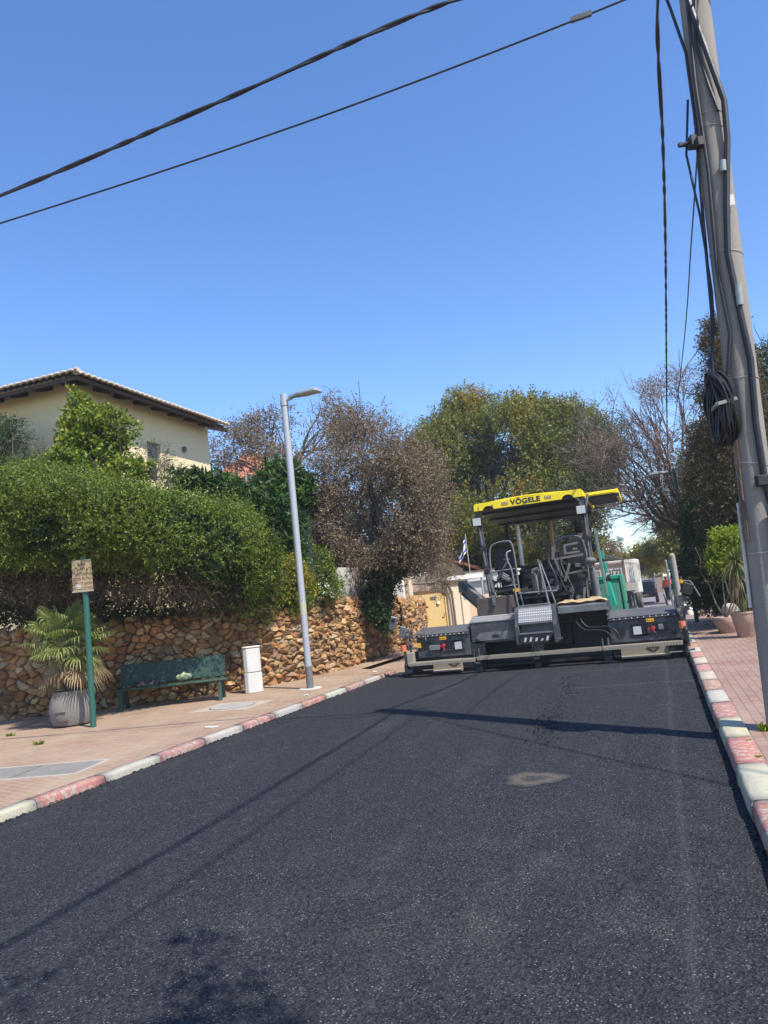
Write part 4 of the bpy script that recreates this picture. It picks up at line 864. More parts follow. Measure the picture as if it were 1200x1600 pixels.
        mb = MB(); mb.prism([(ex, y, z) for y, z in ((15.95, .02), (15.95, .26), (16.1, .40), (16.9, .45), (17.3, .35), (17.3, .02))], (.05, 0, 0)); ep = B(mb, 'end_plate', dark, bevel=.006)
        px = ex + .02
        mb = MB(); mb.tube([(px, 16.05, .05), (px, 16.05, .70)], .03, 8); mb.tube([(px + .06, 16.3, .3), (px + .06, 16.3, 1.0)], .028, 8); mb.box(px - .05, px + .13, 16.12, 16.3, .82, .98); mb.obox((px + .03, 16.15, .33), (.12, .1, .25)); mb.cyl((px, 16.0, .10), (px + .16, 16.0, .12), .055, 10); B(mb, 'adjuster', grey, ep, bevel=.006)
        mb = MB(); mb.cyl((px - .01, 16.0, .56), (px - .01, 16.0, .70), .065, 14); B(mb, 'orange_grip', orange, ep, smooth=True)
        mb = MB()
        for k in range(12): mb.obox((px + random.uniform(-.06, .16), random.uniform(16.05, 16.3), random.uniform(.25, 1.05)), (random.uniform(.02, .08), .05, random.uniform(.02, .10)), random.uniform(-.5, .5), 0, random.uniform(-.5, .5))
        B(mb, 'fittings', dustst, ep)
        if sgn < 0:
            mb = MB(); mb.obox((ex + .01, 16.05, .98), (.13, .08, .26), .3, .2, .25); mb.tube([(ex + .05, 16.1, .85), (ex + .15, 16.2, .65)], .02, 8); B(mb, 'control_box', lgrey, ep, bevel=.012)
            mb = MB(); mb.obox((ex - .17, 16.0, 1.20), (.16, .07, .30), .2, .2, .35); q = B(mb, 'control_panel', lgrey, ep, bevel=.015); mb = MB(); mb.obox((ex - .15, 15.955, 1.26), (.08, .02, .09), .2, .2, .35); B(mb, 'screen', dark, q)
            mb = MB(); mb.tube(catmull([(ex + .20, 16.2, .80), (ex + .20, 16.2, 1.10), (ex + .24, 16.2, 1.17), (ex + .40, 16.2, 1.17), (ex + .46, 16.2, 1.10), (ex + .48, 16.2, .75)], 4), .016, 8); mb.tube(catmull([(ex - .12, 16.03, 1.05), (ex - .02, 16.05, 1.0), (ex + .05, 16.1, .9)], 4), .014, 8); B(mb, 'guard_rail', dustst, ep, smooth=True)
            mb = MB(); mb.box(ex + .06, ex + .22, 16.0, 16.15, .25, .52); B(mb, 'gear_case', beige, ep, bevel=.01)
        else:
            mb = MB(); mb.tube([(ex - .03, 16.2, .9), (ex - .03, 16.2, 1.30)], .02, 8); mb.box(ex - .03, ex + .1, 16.15, 16.3, 1.0, 1.2); mb.tube(catmull([(ex - .02, 16.2, 1.28), (ex - .06, 16.15, 1.1), (ex - .05, 16.1, .9)], 4), .012, 6); mb.tube([(ex + .1, 16.1, .95), (ex + .2, 16.0, .98)], .015, 6); B(mb, 'sensor_mount', grey, ep, bevel=.006)
            mb = MB(); mb.obox((ex + .20, 16.2, 1.32), (.20, .14, .22), .2, .1, .4); mb.tube([(ex + .05, 16.2, 1.05), (ex + .16, 16.2, 1.25)], .022, 8); mb.obox((ex + .10, 16.2, 1.13), (.16, .1, .10), 0, 0, .3); q = B(mb, 'sensor', dark, ep, bevel=.01)
            mb = MB(); mb.cyl((ex + .10, 16.2, 1.44), (ex + .14, 16.2, 1.50), .045, 12); B(mb, 'orange_cap', amber, q, smooth=True)
            mb = MB(); mb.tube(catmull([(ex + .18, 16.2, 1.47), (ex + .28, 16.2, 1.45), (ex + .36, 16.2, 1.28), (ex + .42, 16.2, 1.14)], 4), .016, 8); B(mb, 'sensor_arm', lgrey, q, smooth=True)
            mb = MB(); mb.prism([(ex + .01, y, z) for y, z in ((15.9, .30), (15.88, .55), (15.95, .62), (16.1, .58), (16.1, .25))], (.09, 0, 0)); B(mb, 'edge_guard', dark, ep, bevel=.03, seg=3)
    mb = MB(); mb.box(-4.05, -3.7, 16.3, 16.5, .35, .62); mb.box(-4.02, -1.05, 16.5, 16.95, .05, .10); B(mb, 'screed_frame', dark)
    # walkway along the screed
    bt = tread('beige_tread', (0.42, 0.37, 0.28), 26)
    for xa, xb, ya, z in ((-5.31, -3.82, 15.76, .305), (-3.81, -2.57, 15.86, .32), (-2.56, -1.22, 15.86, .32), (-1.21, .28, 15.76, .33)):
        mb = MB(); mb.box(xa, xb, ya, ya + .27, z, z + .012); wk = B(mb, 'walkway', bt)
        mb = MB(); n = int((xb - xa) / .055)
        for i in range(n): x = xa + .01 + i * .055; mb.box(x, x + .036, ya - .008, ya - .001, z - .055, z + .004)
        mb.box(xa, xb, ya + .0, ya + .012, z - .05, z - .001); B(mb, 'tread_edge', beige, wk)
    for x in (-3.82, -2.57, -1.16):
        mb = MB(); mb.box(x - .08, x + .08, 15.92, 16.1, .16, .27); mb.cyl((x - .05, 15.88, .2), (x + .06, 15.88, .2), .03, 8); mb.tube([(x - .06, 15.95, .3), (x - .06, 15.95, .5)], .018, 8); mb.tube([(x + .05, 15.95, .3), (x + .05, 15.95, .5)], .018, 8); mb.box(x - .07, x + .07, 16.05, 16.2, .0, .12); B(mb, 'walkway_bracket', grey if x != -2.57 else dark, bevel=.006)
    # ---- side arm on the left and hopper in front
    mb = MB(); mb.bar((-4.35, 17.6, 1.86), (-3.85, 17.3, 1.42), .16, .22); mb.box(-4.45, -4.25, 17.5, 17.7, 1.72, 1.98); a = B(mb, 'tow_arm', lgrey, bevel=.01)
    mb = MB(); mb.bar((-4.35, 17.58, 1.70), (-3.9, 17.3, 1.30), .14, .08); mb.obox((-3.86, 17.2, 1.25), (.10, .12, .45), 0, 0, .15)
    for k in range(8): mb.obox((-4.4 + .05 * k, 17.45, 1.93 - .05 * k), (.05, .05, .12), 0, 0, .5)
    B(mb, 'arm_linkage', grey, a)
    mb = MB(); mb.obox((-1.12, 17.25, 2.05), (.06, .1, 1.5), 0, 0, -.05); B(mb, 'frame_upright', paint('grey_green', (0.13, 0.2, 0.17), .5), bevel=.008)
    mb = MB(); mb.tube([(-1.02, 18.6, 1.05), (-1.12, 18.6, 1.72)], .055, 10); mb.obox((-1.14, 18.6, 1.4), (.10, .12, .75), 0, 0, -.09); mb.obox((-1.12, 18.6, 1.95), (.07, .08, .26), 0, 0, -.1); mb.obox((-1.16, 18.6, 2.25), (.09, .08, .2)); B(mb, 'green_mast', green, bevel=.008)
    mb = MB(); mb.cyl((-1.16, 18.6, 1.66), (-1.04, 18.6, 1.70), .075, 12); B(mb, 'mast_clamp', dark)
    # hopper: two green wings, the right one seen past the tractor
    def wing(s):
        xi = -2.5 + s * .9; xo = -2.5 + s * 1.62
        mb = MB(); mb.prism([(xi, y, z) for y, z in ((20.75, .5), (20.75, 1.72), (20.80, 1.74), (20.80, .5))], (xo - xi, 0, 0))
        mb.hexa([(xi, 20.75, .45), (xo, 20.75, .95), (xo, 22.7, .95), (xi, 22.7, .45), (xi, 20.75, .52), (xo, 20.75, 1.02), (xo, 22.7, 1.02), (xi, 22.7, .52)])
        mb.box(min(xo, xo - s * .06), max(xo, xo - s * .06), 20.74, 22.7, .62, 1.76); mb.box(min(xi, xo), max(xi, xo), 20.70, 20.745, 1.66, 1.76); B(mb, 'hopper_wing', green, bevel=.01)
    wing(1); wing(-1)
    mb = MB(); mb.bar((-.90, 20.68, 1.74), (-.86, 20.68, .62), .07, .05); mb.box(-1.6, -.95, 20.68, 20.72, .78, 1.55); B(mb, 'hopper_rib', paint('pale_green', (0.06, 0.30, 0.20), .5), bevel=.006)
    mb = MB(); mb.cyl((-3.6, 22.9, .55), (-1.4, 22.9, .55), .12, 14); mb.box(-3.4, -1.6, 20.7, 22.8, .25, .45); B(mb, 'push_roller', dark)
    mb = MB(); mb.box(-1.05, -.55, 19.3, 20.0, .55, .88); mb.box(-1.0, -.2, 17.3, 17.45, .85, .93); B(mb, 'auger_bracket', dark)
    # tan sacking lying on the deck: its own thing
    V = []; nx, ny = 40, 12
    for j in range(ny):
        for i in range(nx):
            u, v = i / (nx - 1), j / (ny - 1); e = min(1, 6 * u, 6 * (1 - u), 5 * (1 - v) + .0, 5 * v + .15)
            z = 1.245 + .075 * e ** .5 * (0.75 + .35 * math.sin(9 * u + 2 * v) * .5 + .25 * math.sin(23 * u + 5 * v) + .12 * random.random()); V.append((-2.08 + 1.02 * u + .02 * math.sin(7 * v), 16.33 + .45 * v + .02 * math.sin(11 * u), z))
    Fq = [(j * nx + i, j * nx + i + 1, (j + 1) * nx + i + 1, (j + 1) * nx + i) for j in range(ny - 1) for i in range(nx - 1)]
    o = np_mesh('sacking', V, Fq, tanc, smooth=True, origin=(-1.55, 16.5, 1.24)); m = o.modifiers.new('thick', 'SOLIDIFY'); m.thickness = .012
    tag(o, 'crumpled tan sacking lying on the rear deck of the paver', 'sacking')
paver()
# ================================================================== people (skin-modifier bodies)
def person(loc, face, joints, cols, label, hair=(0.02, 0.015, 0.012), cap=None, holds=None):
    """joints: dict name -> (x, y, z) in a frame where +y is the way the person faces"""
    skin = paint('skin', (0.34, 0.2, 0.135), .6, 0, 0)
    t = thing('person', loc, label, 'person'); Rz = Matrix.Rotation(face, 3, 'Z'); L = Vector(loc)
    Wp = lambda p: L + Rz @ Vector(p)
    def chain(name, verts, edges, radii, mats, root, sub=1):
        me = bpy.data.meshes.new(name); me.from_pydata([Wp(v) - L for v in verts], edges, []); me.update(); o = link_mesh(name, me, mats, t)
        md = o.modifiers.new('skin', 'SKIN')
        for i, r in enumerate(radii): me.skin_vertices[0].data[i].radius = (r, r)
        me.skin_vertices[0].data[root].use_root = True
        s = o.modifiers.new('sub', 'SUBSURF'); s.levels = sub; s.render_levels = sub; md.use_smooth_shade = True; return o
    J = joints
    names = ['pelvis', 'waist', 'chest', 'neck', 'head', 'crown', 'shl', 'ell', 'wrl', 'hal', 'shr', 'elr', 'wrr', 'har', 'hipl', 'knl', 'anl', 'tol', 'hipr', 'knr', 'anr', 'tor']
    rad = [.135, .12, .145, .055, .085, .07, .065, .048, .034, .03, .065, .048, .034, .03, .095, .062, .045, .04, .095, .062, .045, .04]
    V = [J[n] for n in names]; ix = {n: i for i, n in enumerate(names)}
    E = [(ix[a], ix[b]) for a, b in (('pelvis', 'waist'), ('waist', 'chest'), ('chest', 'neck'), ('neck', 'head'), ('head', 'crown'), ('chest', 'shl'), ('shl', 'ell'), ('ell', 'wrl'), ('wrl', 'hal'), ('chest', 'shr'), ('shr', 'elr'), ('elr', 'wrr'), ('wrr', 'har'), ('pelvis', 'hipl'), ('hipl', 'knl'), ('knl', 'anl'), ('anl', 'tol'), ('pelvis', 'hipr'), ('hipr', 'knr'), ('knr', 'anr'), ('anr', 'tor'))]
    # fingers as short chains rooted in the palms
    for w, h, s in (('wrl', 'hal', -1), ('wrr', 'har', 1)):
        d = (Vector(J[h]) - Vector(J[w])).normalized(); side = Vector((0, 1, 0)) - d * d.y; side = side.normalized() if side.length > .1 else Vector((1, 0, 0)); nrm = d.cross(side)
        for k, ln in enumerate((.062, .074, .068, .052)):
            a = Vector(J[h]) + side * (.027 - .018 * k) + d * .03; b = a + d * ln * .55; c = b + d * ln * .4 + nrm * s * .012
            i = len(V); V += [tuple(a), tuple(b), tuple(c)]; rad += [.0095, .0085, .007]; E += [(ix[h], i), (i, i + 1), (i + 1, i + 2)]
        a = Vector(J[h]) + side * .04 - d * .01; b = a + side * .03 + d * .03; i = len(V); V += [tuple(a), tuple(b)]; rad += [.011, .009]; E += [(ix[h], i), (i, i + 1)]
    chain('body', V, E, rad, skin, 0, 1)
    g = .018
    def cloth(name, ns, es, grow, mat, rr=None):
        vs = [J[n] for n in ns]; k = {n: i for i, n in enumerate(ns)}
        chain(name, vs, [(k[a], k[b]) for a, b in es], [rad[ix[n]] + grow for n in ns], mat, 0, 1)
    mid = lambda a, b, f: tuple(Vector(J[a]).lerp(Vector(J[b]), f))
    J['cufl'] = mid('ell', 'wrl', .85); J['cufr'] = mid('elr', 'wrr', .85); J['hml'] = mid('knl', 'anl', .92); J['hmr'] = mid('knr', 'anr', .92); J['col'] = mid('chest', 'neck', .75)
    for n, r in (('cufl', .038), ('cufr', .038), ('hml', .055), ('hmr', .055), ('col', .08)): ix[n] = len(rad); rad.append(r)
    sh, tr, vest = cols
    cloth('shirt', ['chest', 'waist', 'col', 'shl', 'ell', 'cufl', 'shr', 'elr', 'cufr'], [('chest', 'waist'), ('chest', 'col'), ('chest', 'shl'), ('shl', 'ell'), ('ell', 'cufl'), ('chest', 'shr'), ('shr', 'elr'), ('elr', 'cufr')], g, sh)
    cloth('trousers', ['pelvis', 'hipl', 'knl', 'hml', 'hipr', 'knr', 'hmr'], [('pelvis', 'hipl'), ('hipl', 'knl'), ('knl', 'hml'), ('pelvis', 'hipr'), ('hipr', 'knr'), ('knr', 'hmr')], g, tr)
    if vest:
        J['hem'] = tuple(Vector(J['waist']).lerp(Vector(J['pelvis']), .5)); ix['hem'] = len(rad); rad.append(.15)
        cloth('vest', ['chest', 'waist', 'hem', 'col'], [('chest', 'waist'), ('waist', 'hem'), ('chest', 'col')], g + .028, vest)
    shoe = paint('boot', (0.02, 0.016, 0.013), .7, 0, .2)
    cloth('boots', ['anl', 'tol', 'anr', 'tor'], [('anl', 'tol'), ('anr', 'tor')], .014, shoe)
    hd = Vector(J['head']); cr = Vector(J['crown']); f = Vector((0, 1, 0)); up = (cr - hd).normalized()
    mb = MB()
    for s in (-1, 1): mb.ball(Wp(hd + f * .088 + Vector((s * .032, 0, .02)) + up * .01), .012, 8)
    mb.build('eyes', paint('eye', (0.03, 0.02, 0.015), .3, 0, 0), t, smooth=True)
    mb = MB(); mb.tube([Wp(hd + f * .085 + up * .02), Wp(hd + f * .115 - up * .02), Wp(hd + f * .09 - up * .03)], [.008, .016, .012], 8); mb.ball(Wp(hd + Vector((.098, 0, 0))), .024, 8, (.4, 1, 1.3)); mb.ball(Wp(hd + Vector((-.098, 0, 0))), .024, 8, (.4, 1, 1.3)); mb.build('nose_and_ears', skin, t, smooth=True)
    mb = MB(); mb.ball(Wp(hd + f * .082 - up * .055), .02, 8, (1.3, .5, .35)); mb.build('mouth', paint('lips', (0.28, 0.11, 0.09), .5, 0, 0), t, smooth=True)
    mb = MB(); mb.ball(Wp(hd + up * .045 - f * .015), .104, 16, (1, 1.05, .9)); mb.build('cap' if cap else 'hair', paint('headwear', cap or hair, .8, 0, 0), t, smooth=True)
    return t
def standing(w=.0, step=.12):
    return dict(pelvis=(0, 0, .95), waist=(0, .01, 1.10), chest=(0, .01, 1.30), neck=(0, .01, 1.49), head=(0, .03, 1.60), crown=(0, .03, 1.69), shl=(-.19, 0, 1.41), ell=(-.25, -.03, 1.14), wrl=(-.26, .06, .92), hal=(-.26, .09, .83), shr=(.19, 0, 1.41), elr=(.26, -.02, 1.14), wrr=(.25, .14, .96), har=(.24, .20, .89), hipl=(-.10, 0, .90), knl=(-.12, step, .50), anl=(-.13, step * .6, .08), tol=(-.14, step * .6 + .15, .045), hipr=(.10, 0, .90), knr=(.12, -step * .2, .49), anr=(.13, -step, .08), tor=(.14, -step + .15, .045))
def seated():
    return dict(pelvis=(0, 0, .10), waist=(0, -.02, .27), chest=(0, .0, .47), neck=(0, .02, .66), head=(0, .05, .77), crown=(0, .05, .86), shl=(-.20, 0, .58), ell=(-.27, .10, .34), wrl=(-.20, .33, .32), hal=(-.18, .41, .33), shr=(.20, 0, .58), elr=(.27, .10, .34), wrr=(.20, .33, .32), har=(.18, .41, .33), hipl=(-.10, .06, .08), knl=(-.13, .44, .10), anl=(-.13, .48, -.34), tol=(-.13, .63, -.39), hipr=(.10, .06, .08), knr=(.13, .44, .10), anr=(.13, .48, -.34), tor=(.13, .63, -.39))
dkshirt = paint('navy_work_shirt', (0.015, 0.017, 0.024), .85, 0, .1); trs = paint('dark_trousers', (0.03, 0.032, 0.04), .9, 0, .1); orv = paint('orange_vest', (0.85, 0.13, 0.04), .7, 0, .05)
person((-1.55, 17.95, 2.05), 0.0, seated(), (dkshirt, trs, None), 'operator in dark clothes sitting on the right seat of the paver')
# ================================================================== houses on the left
LM = {}
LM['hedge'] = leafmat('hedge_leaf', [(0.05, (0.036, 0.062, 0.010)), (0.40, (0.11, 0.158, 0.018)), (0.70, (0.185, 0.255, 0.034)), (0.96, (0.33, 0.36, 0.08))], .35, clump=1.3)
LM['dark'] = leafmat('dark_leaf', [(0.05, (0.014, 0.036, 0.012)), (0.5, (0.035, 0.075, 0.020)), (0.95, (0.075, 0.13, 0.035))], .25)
LM['lemon'] = leafmat('lemon_leaf', [(0.05, (0.06, 0.11, 0.014)), (0.45, (0.15, 0.22, 0.022)), (0.72, (0.30, 0.34, 0.035)), (0.95, (0.52, 0.44, 0.04))], .4)
LM['purple'] = leafmat('purple_leaf', [(0.05, (0.095, 0.068, 0.060)), (0.45, (0.225, 0.158, 0.120)), (0.75, (0.30, 0.235, 0.145)), (0.95, (0.36, 0.34, 0.14))], .3, clump=0.9)
LM['tipuana'] = leafmat('yellow_green_leaf', [(0.05, (0.055, 0.090, 0.022)), (0.45, (0.13, 0.165, 0.035)), (0.72, (0.25, 0.235, 0.042)), (0.95, (0.44, 0.30, 0.04))], .35, clump=.45, hue2=(.36, .26, .035))
LM['bright'] = leafmat('bright_leaf', [(0.05, (0.13, 0.20, 0.012)), (0.6, (0.28, 0.37, 0.025)), (0.95, (0.42, 0.47, 0.06))], .45)
LM['mango'] = leafmat('mango_leaf', [(0.05, (0.018, 0.045, 0.012)), (0.6, (0.05, 0.11, 0.022)), (0.95, (0.13, 0.19, 0.03))], .3, .35)
LM['yellowf'] = leafmat('yellow_flower', [(0.05, (0.11, 0.14, 0.02)), (0.5, (0.20, 0.20, 0.02)), (0.95, (0.62, 0.44, 0.015))], .35)
LM['conifer'] = leafmat('conifer_leaf', [(0.05, (0.045, 0.038, 0.018)), (0.5, (0.10, 0.078, 0.034)), (0.85, (0.19, 0.13, 0.055)), (0.97, (0.38, 0.18, 0.06))], .2, .7, clump=1.0)
LM['far'] = leafmat('far_leaf', [(0.05, (0.045, 0.060, 0.030)), (0.6, (0.095, 0.11, 0.055)), (0.95, (0.17, 0.17, 0.085))], .3)  # leaf tones paled so the colour itself carries some haze
LM['pink'] = leafmat('pink_leaf', [(0.05, (0.16, 0.10, 0.08)), (0.95, (0.36, 0.24, 0.19))], .3)
LM['dry'] = leafmat('dry_twig', [(0.05, (0.045, 0.03, 0.018)), (0.95, (0.13, 0.085, 0.05))], .2, .8)
LM['palm'] = leafmat('palm_leaf', [(0.05, (0.08, 0.13, 0.03)), (0.6, (0.21, 0.26, 0.07)), (0.95, (0.38, 0.34, 0.15))], .25)
LM['palm_dry'] = leafmat('dry_palm_leaf', [(0.05, (0.20, 0.14, 0.07)), (0.95, (0.40, 0.29, 0.16))], .2)
LM['drac'] = leafmat('strap_leaf', [(0.05, (0.06, 0.09, 0.025)), (0.6, (0.13, 0.16, 0.045)), (0.95, (0.30, 0.22, 0.08))], .25)
def house():
    stucco = N('yellow_stucco'); stucco.col(stucco.mix(stucco.noise(0.8, 6), (0.73, 0.60, 0.35), (0.78, 0.65, 0.39))).set(Roughness=.9); stucco.bump(stucco.noise(60, 3), .3, .006); stucco = stucco.m
    tile = N('sand_roof_tile'); tile.col(tile.mix(tile.noise(5, 5, .7), (0.50, 0.385, 0.27), (0.62, 0.51, 0.38))).set(Roughness=.9); tile = tile.m
    wood = paint('dark_eave_wood', (0.055, 0.035, 0.025), .7, 0, .2, (0.09, .06, .045))
    T = thing('house', (-13.4, 15.3, 1.6), 'two storey yellow stucco house with a pale tiled roof above the hedge', 'house')
    E = 8.0; EW = 8.2; xe, ye = -12.72, 14.66; x0, y0 = -13.42, 15.36; ylen = 6.15; xl = -27.0
    win = [atX_(229, 686, x0), atX_(250, 694, x0), atX_(250, 726, x0), atX_(229, 726, x0)]
    wy0, wy1 = win[0][1], win[1][1]; wz0, wz1 = win[3][2], win[1][2]; wz0 = wz1 - 1.15
    mb = MB()
    # right wall built round the window opening
    for (ya, yb, za, zb) in ((y0, wy0, 1.6, EW), (wy1, y0 + ylen, 1.6, EW), (wy0, wy1, 1.6, wz0), (wy0, wy1, wz1, EW)):
        mb.box(x0 - .25, x0, ya, yb, za, zb)
    mb.box(xl, x0 - .251, y0, y0 + .25, 1.6, EW); mb.box(xl, x0 - .251, y0 + ylen - .25, y0 + ylen, 1.6, E)
    mb.build('wall', stucco, T)
    mb = MB(); mb.box(x0 - .20, x0 - .15, wy0, wy1, wz0, wz1); f = mb.build('window', paint('window_frame_grey', (.35, .33, .3), .5), T)
    gl = paint('dark_glass', (0.03, 0.035, 0.04), .1); mb = MB(); mb.box(x0 - .149, x0 - .14, wy0 + .06, wy1 - .06, wz0 + .06, wz1 - .1); mb.build('pane', gl, f)
    mb = MB(); mb.box(x0 - .138, x0 - .12, wy0 + .02, wy1 - .02, (wz0 + wz1) / 2, wz1 - .02)
    for k in range(14): z = (wz0 + wz1) / 2 + .02 + k * .04; mb.box(x0 - .12, x0 - .112, wy0 + .02, wy1 - .02, z, z + .028)
    mb.build('shutter', paint('grey_shutter', (.26, .25, .23), .6), f)
    lf = atX_(286, 703, x0); mb = MB(); mb.lathe((lf[0] + .06, lf[1], lf[2] - .08), [(.03, 0), (.07, .04), (.07, .14), (.03, .18)], 12); mb.box(lf[0], lf[0] + .05, lf[1] - .03, lf[1] + .03, lf[2] - .02, lf[2] + .08); mb.build('wall_lamp', MAT['dkgrey'], T)
    # hipped roof: right slope and front slope, barrel tiles
    def slope(side):
        nu, nt = 420 if side == 'front' else 200, 14; V = []; Tm = 3.1; L = (ylen + .72) if side == 'right' else 15.5
        for i in range(nu + 1):
            for j in range(nt + 1):
                t = -.10 + (Tm + .1) * j / nt; u = i / nu; s = t + u * (L - t - (t if side == 'right' else 0))
                z = E + .10 + t * .36 + .045 * abs(math.sin(math.pi * s / .21)) + .02 * ((j * 3 / nt) % 1 < .02)
                V.append((xe - t, ye + s, z) if side == 'right' else (xe - s, ye + t, z))
        Fq = [(i * (nt + 1) + j, (i + 1) * (nt + 1) + j, (i + 1) * (nt + 1) + j + 1, i * (nt + 1) + j + 1) for i in range(nu) for j in range(nt)]
        o = np_mesh('roof', V, Fq, tile, T, smooth=True); m = o.modifiers.new('t', 'SOLIDIFY'); m.thickness = .055; return o
    slope('right'); rf = slope('front')
    mb = MB()
    for k in range(9):
        a = .35 * k; c = Vector((xe - a, ye + a, E + .13 + .36 * a)); d = Vector((xe - a - .42, ye + a + .42, E + .13 + .36 * (a + .42))); mb.tube([c, d], [.095, .085], 10)
    mb.build('ridge_cap', paint('pale_ridge', (.60, .52, .42), .85, 0, .2), rf, smooth=True)
    mb = MB(); mb.box(xl, xe - .06, ye + .05, ye + .10, E - .05, E + .045); mb.box(xe - .11, xe - .06, ye + .101, ye + ylen + .68, E - .05, E + .045)
    mb.hexa([(xe - .12, ye + .1, E + .02), (xe - .12, ye + ylen + .68, E + .02), (xe - 1.2, ye + ylen + .68, E + .40), (xe - 1.2, ye + 1.1, E + .40), (xe - .12, ye + .1, E + .06), (xe - .12, ye + ylen + .68, E + .06), (xe - 1.2, ye + ylen + .68, E + .44), (xe - 1.2, ye + 1.1, E + .44)])
    mb.hexa([(xe - .14, ye + .12, E + .02), (xe - 1.2, ye + 1.2, E + .40), (xl, ye + 1.2, E + .40), (xl, ye + .12, E + .02), (xe - .14, ye + .12, E + .06), (xe - 1.2, ye + 1.2, E + .44), (xl, ye + 1.2, E + .44), (xl, ye + .12, E + .06)])
    for k in range(9): y = ye + .55 + k * .82; mb.hexa([(xe - .1, y, E - .12), (xe - .1, y + .09, E - .12), (xe - .9, y + .09, E + .14), (xe - .9, y, E + .14), (xe - .1, y, E + .015), (xe - .1, y + .09, E + .015), (xe - .9, y + .09, E + .27), (xe - .9, y, E + .27)])
    for k in range(16): x = xe - .6 - k * .82; mb.hexa([(x, ye + .1, E - .12), (x - .09, ye + .1, E - .12), (x - .09, ye + .9, E + .14), (x, ye + .9, E + .14), (x, ye + .1, E + .015), (x - .09, ye + .1, E + .015), (x - .09, ye + .9, E + .27), (x, ye + .9, E + .27)])
    mb.build('eaves', wood, T)
def atX_(px, py, X):
    v = RM @ np.array([(px - CX) / F, (py - CY) / F, 1.0]); t = X / v[0]; return np.array([X, v[1] * t, v[2] * t + H])
house()
redtile = N('red_roof_tile'); _w = redtile.new('ShaderNodeTexWave', wave_type='BANDS', bands_direction='DIAGONAL'); _w.inputs['Scale'].default_value = 2.2; redtile.l(redtile.pos, _w.inputs['Vector'])
redtile.col(redtile.mix(redtile.noise(4, 5), (0.50, 0.155, 0.075), (0.62, 0.24, 0.13))).set(Roughness=.85); redtile.bump(_w.outputs['Fac'], .8, .05); redtile = redtile.m
cream = paint('cream_stucco', (0.66, 0.56, 0.40), .9, 0, .2, (.5, .42, .3)); peach = paint('peach_stucco', (0.62, 0.44, 0.28), .9, 0, .15, (.5, .36, .24)); whitep = paint('white_stucco', (0.74, 0.72, 0.66), .85, 0, .2, (.55, .5, .42))
def neighbour():
    p = at(372, 735, 34); T = thing('house', (p[0], 36, 0), 'house with a red tiled roof partly hidden behind the leafy garden shrubs', 'house')
    a = at(325, 750, 33); b = at(392, 750, 33); zr = at(360, 718, 36)[2]; ze = at(360, 752, 33)[2]
    mb = MB(); mb.box(a[0], b[0], 33.4, 39, 0, ze); mb.build('wall', cream, T)
    mb = MB(); mb.hexa([(a[0] - .3, 33, ze), (b[0] + .3, 33, ze), (b[0] - 1.2, 36.2, zr), (a[0] + .3, 36.2, zr), (a[0] - .3, 33, ze + .12), (b[0] + .3, 33, ze + .12), (b[0] - 1.2, 36.2, zr + .12), (a[0] + .3, 36.2, zr + .12)])
    mb.hexa([(b[0] + .3, 33.02, ze), (b[0] + .3, 39.4, ze), (b[0] - 1.2, 36.22, zr), (b[0] - 1.2, 36.21, zr), (b[0] + .3, 33.02, ze + .12), (b[0] + .3, 39.4, ze + .12), (b[0] - 1.2, 36.22, zr + .12), (b[0] - 1.2, 36.21, zr + .12)]); rf = mb.build('roof', redtile, T)
    mb = MB(); mb.tube([(a[0] + .2, 36.2, zr + .12), (b[0] - 1.15, 36.2, zr + .12)], .1, 8); mb.build('ridge_cap', paint('ridge_pale', (.6, .5, .4), .8), rf)
neighbour()
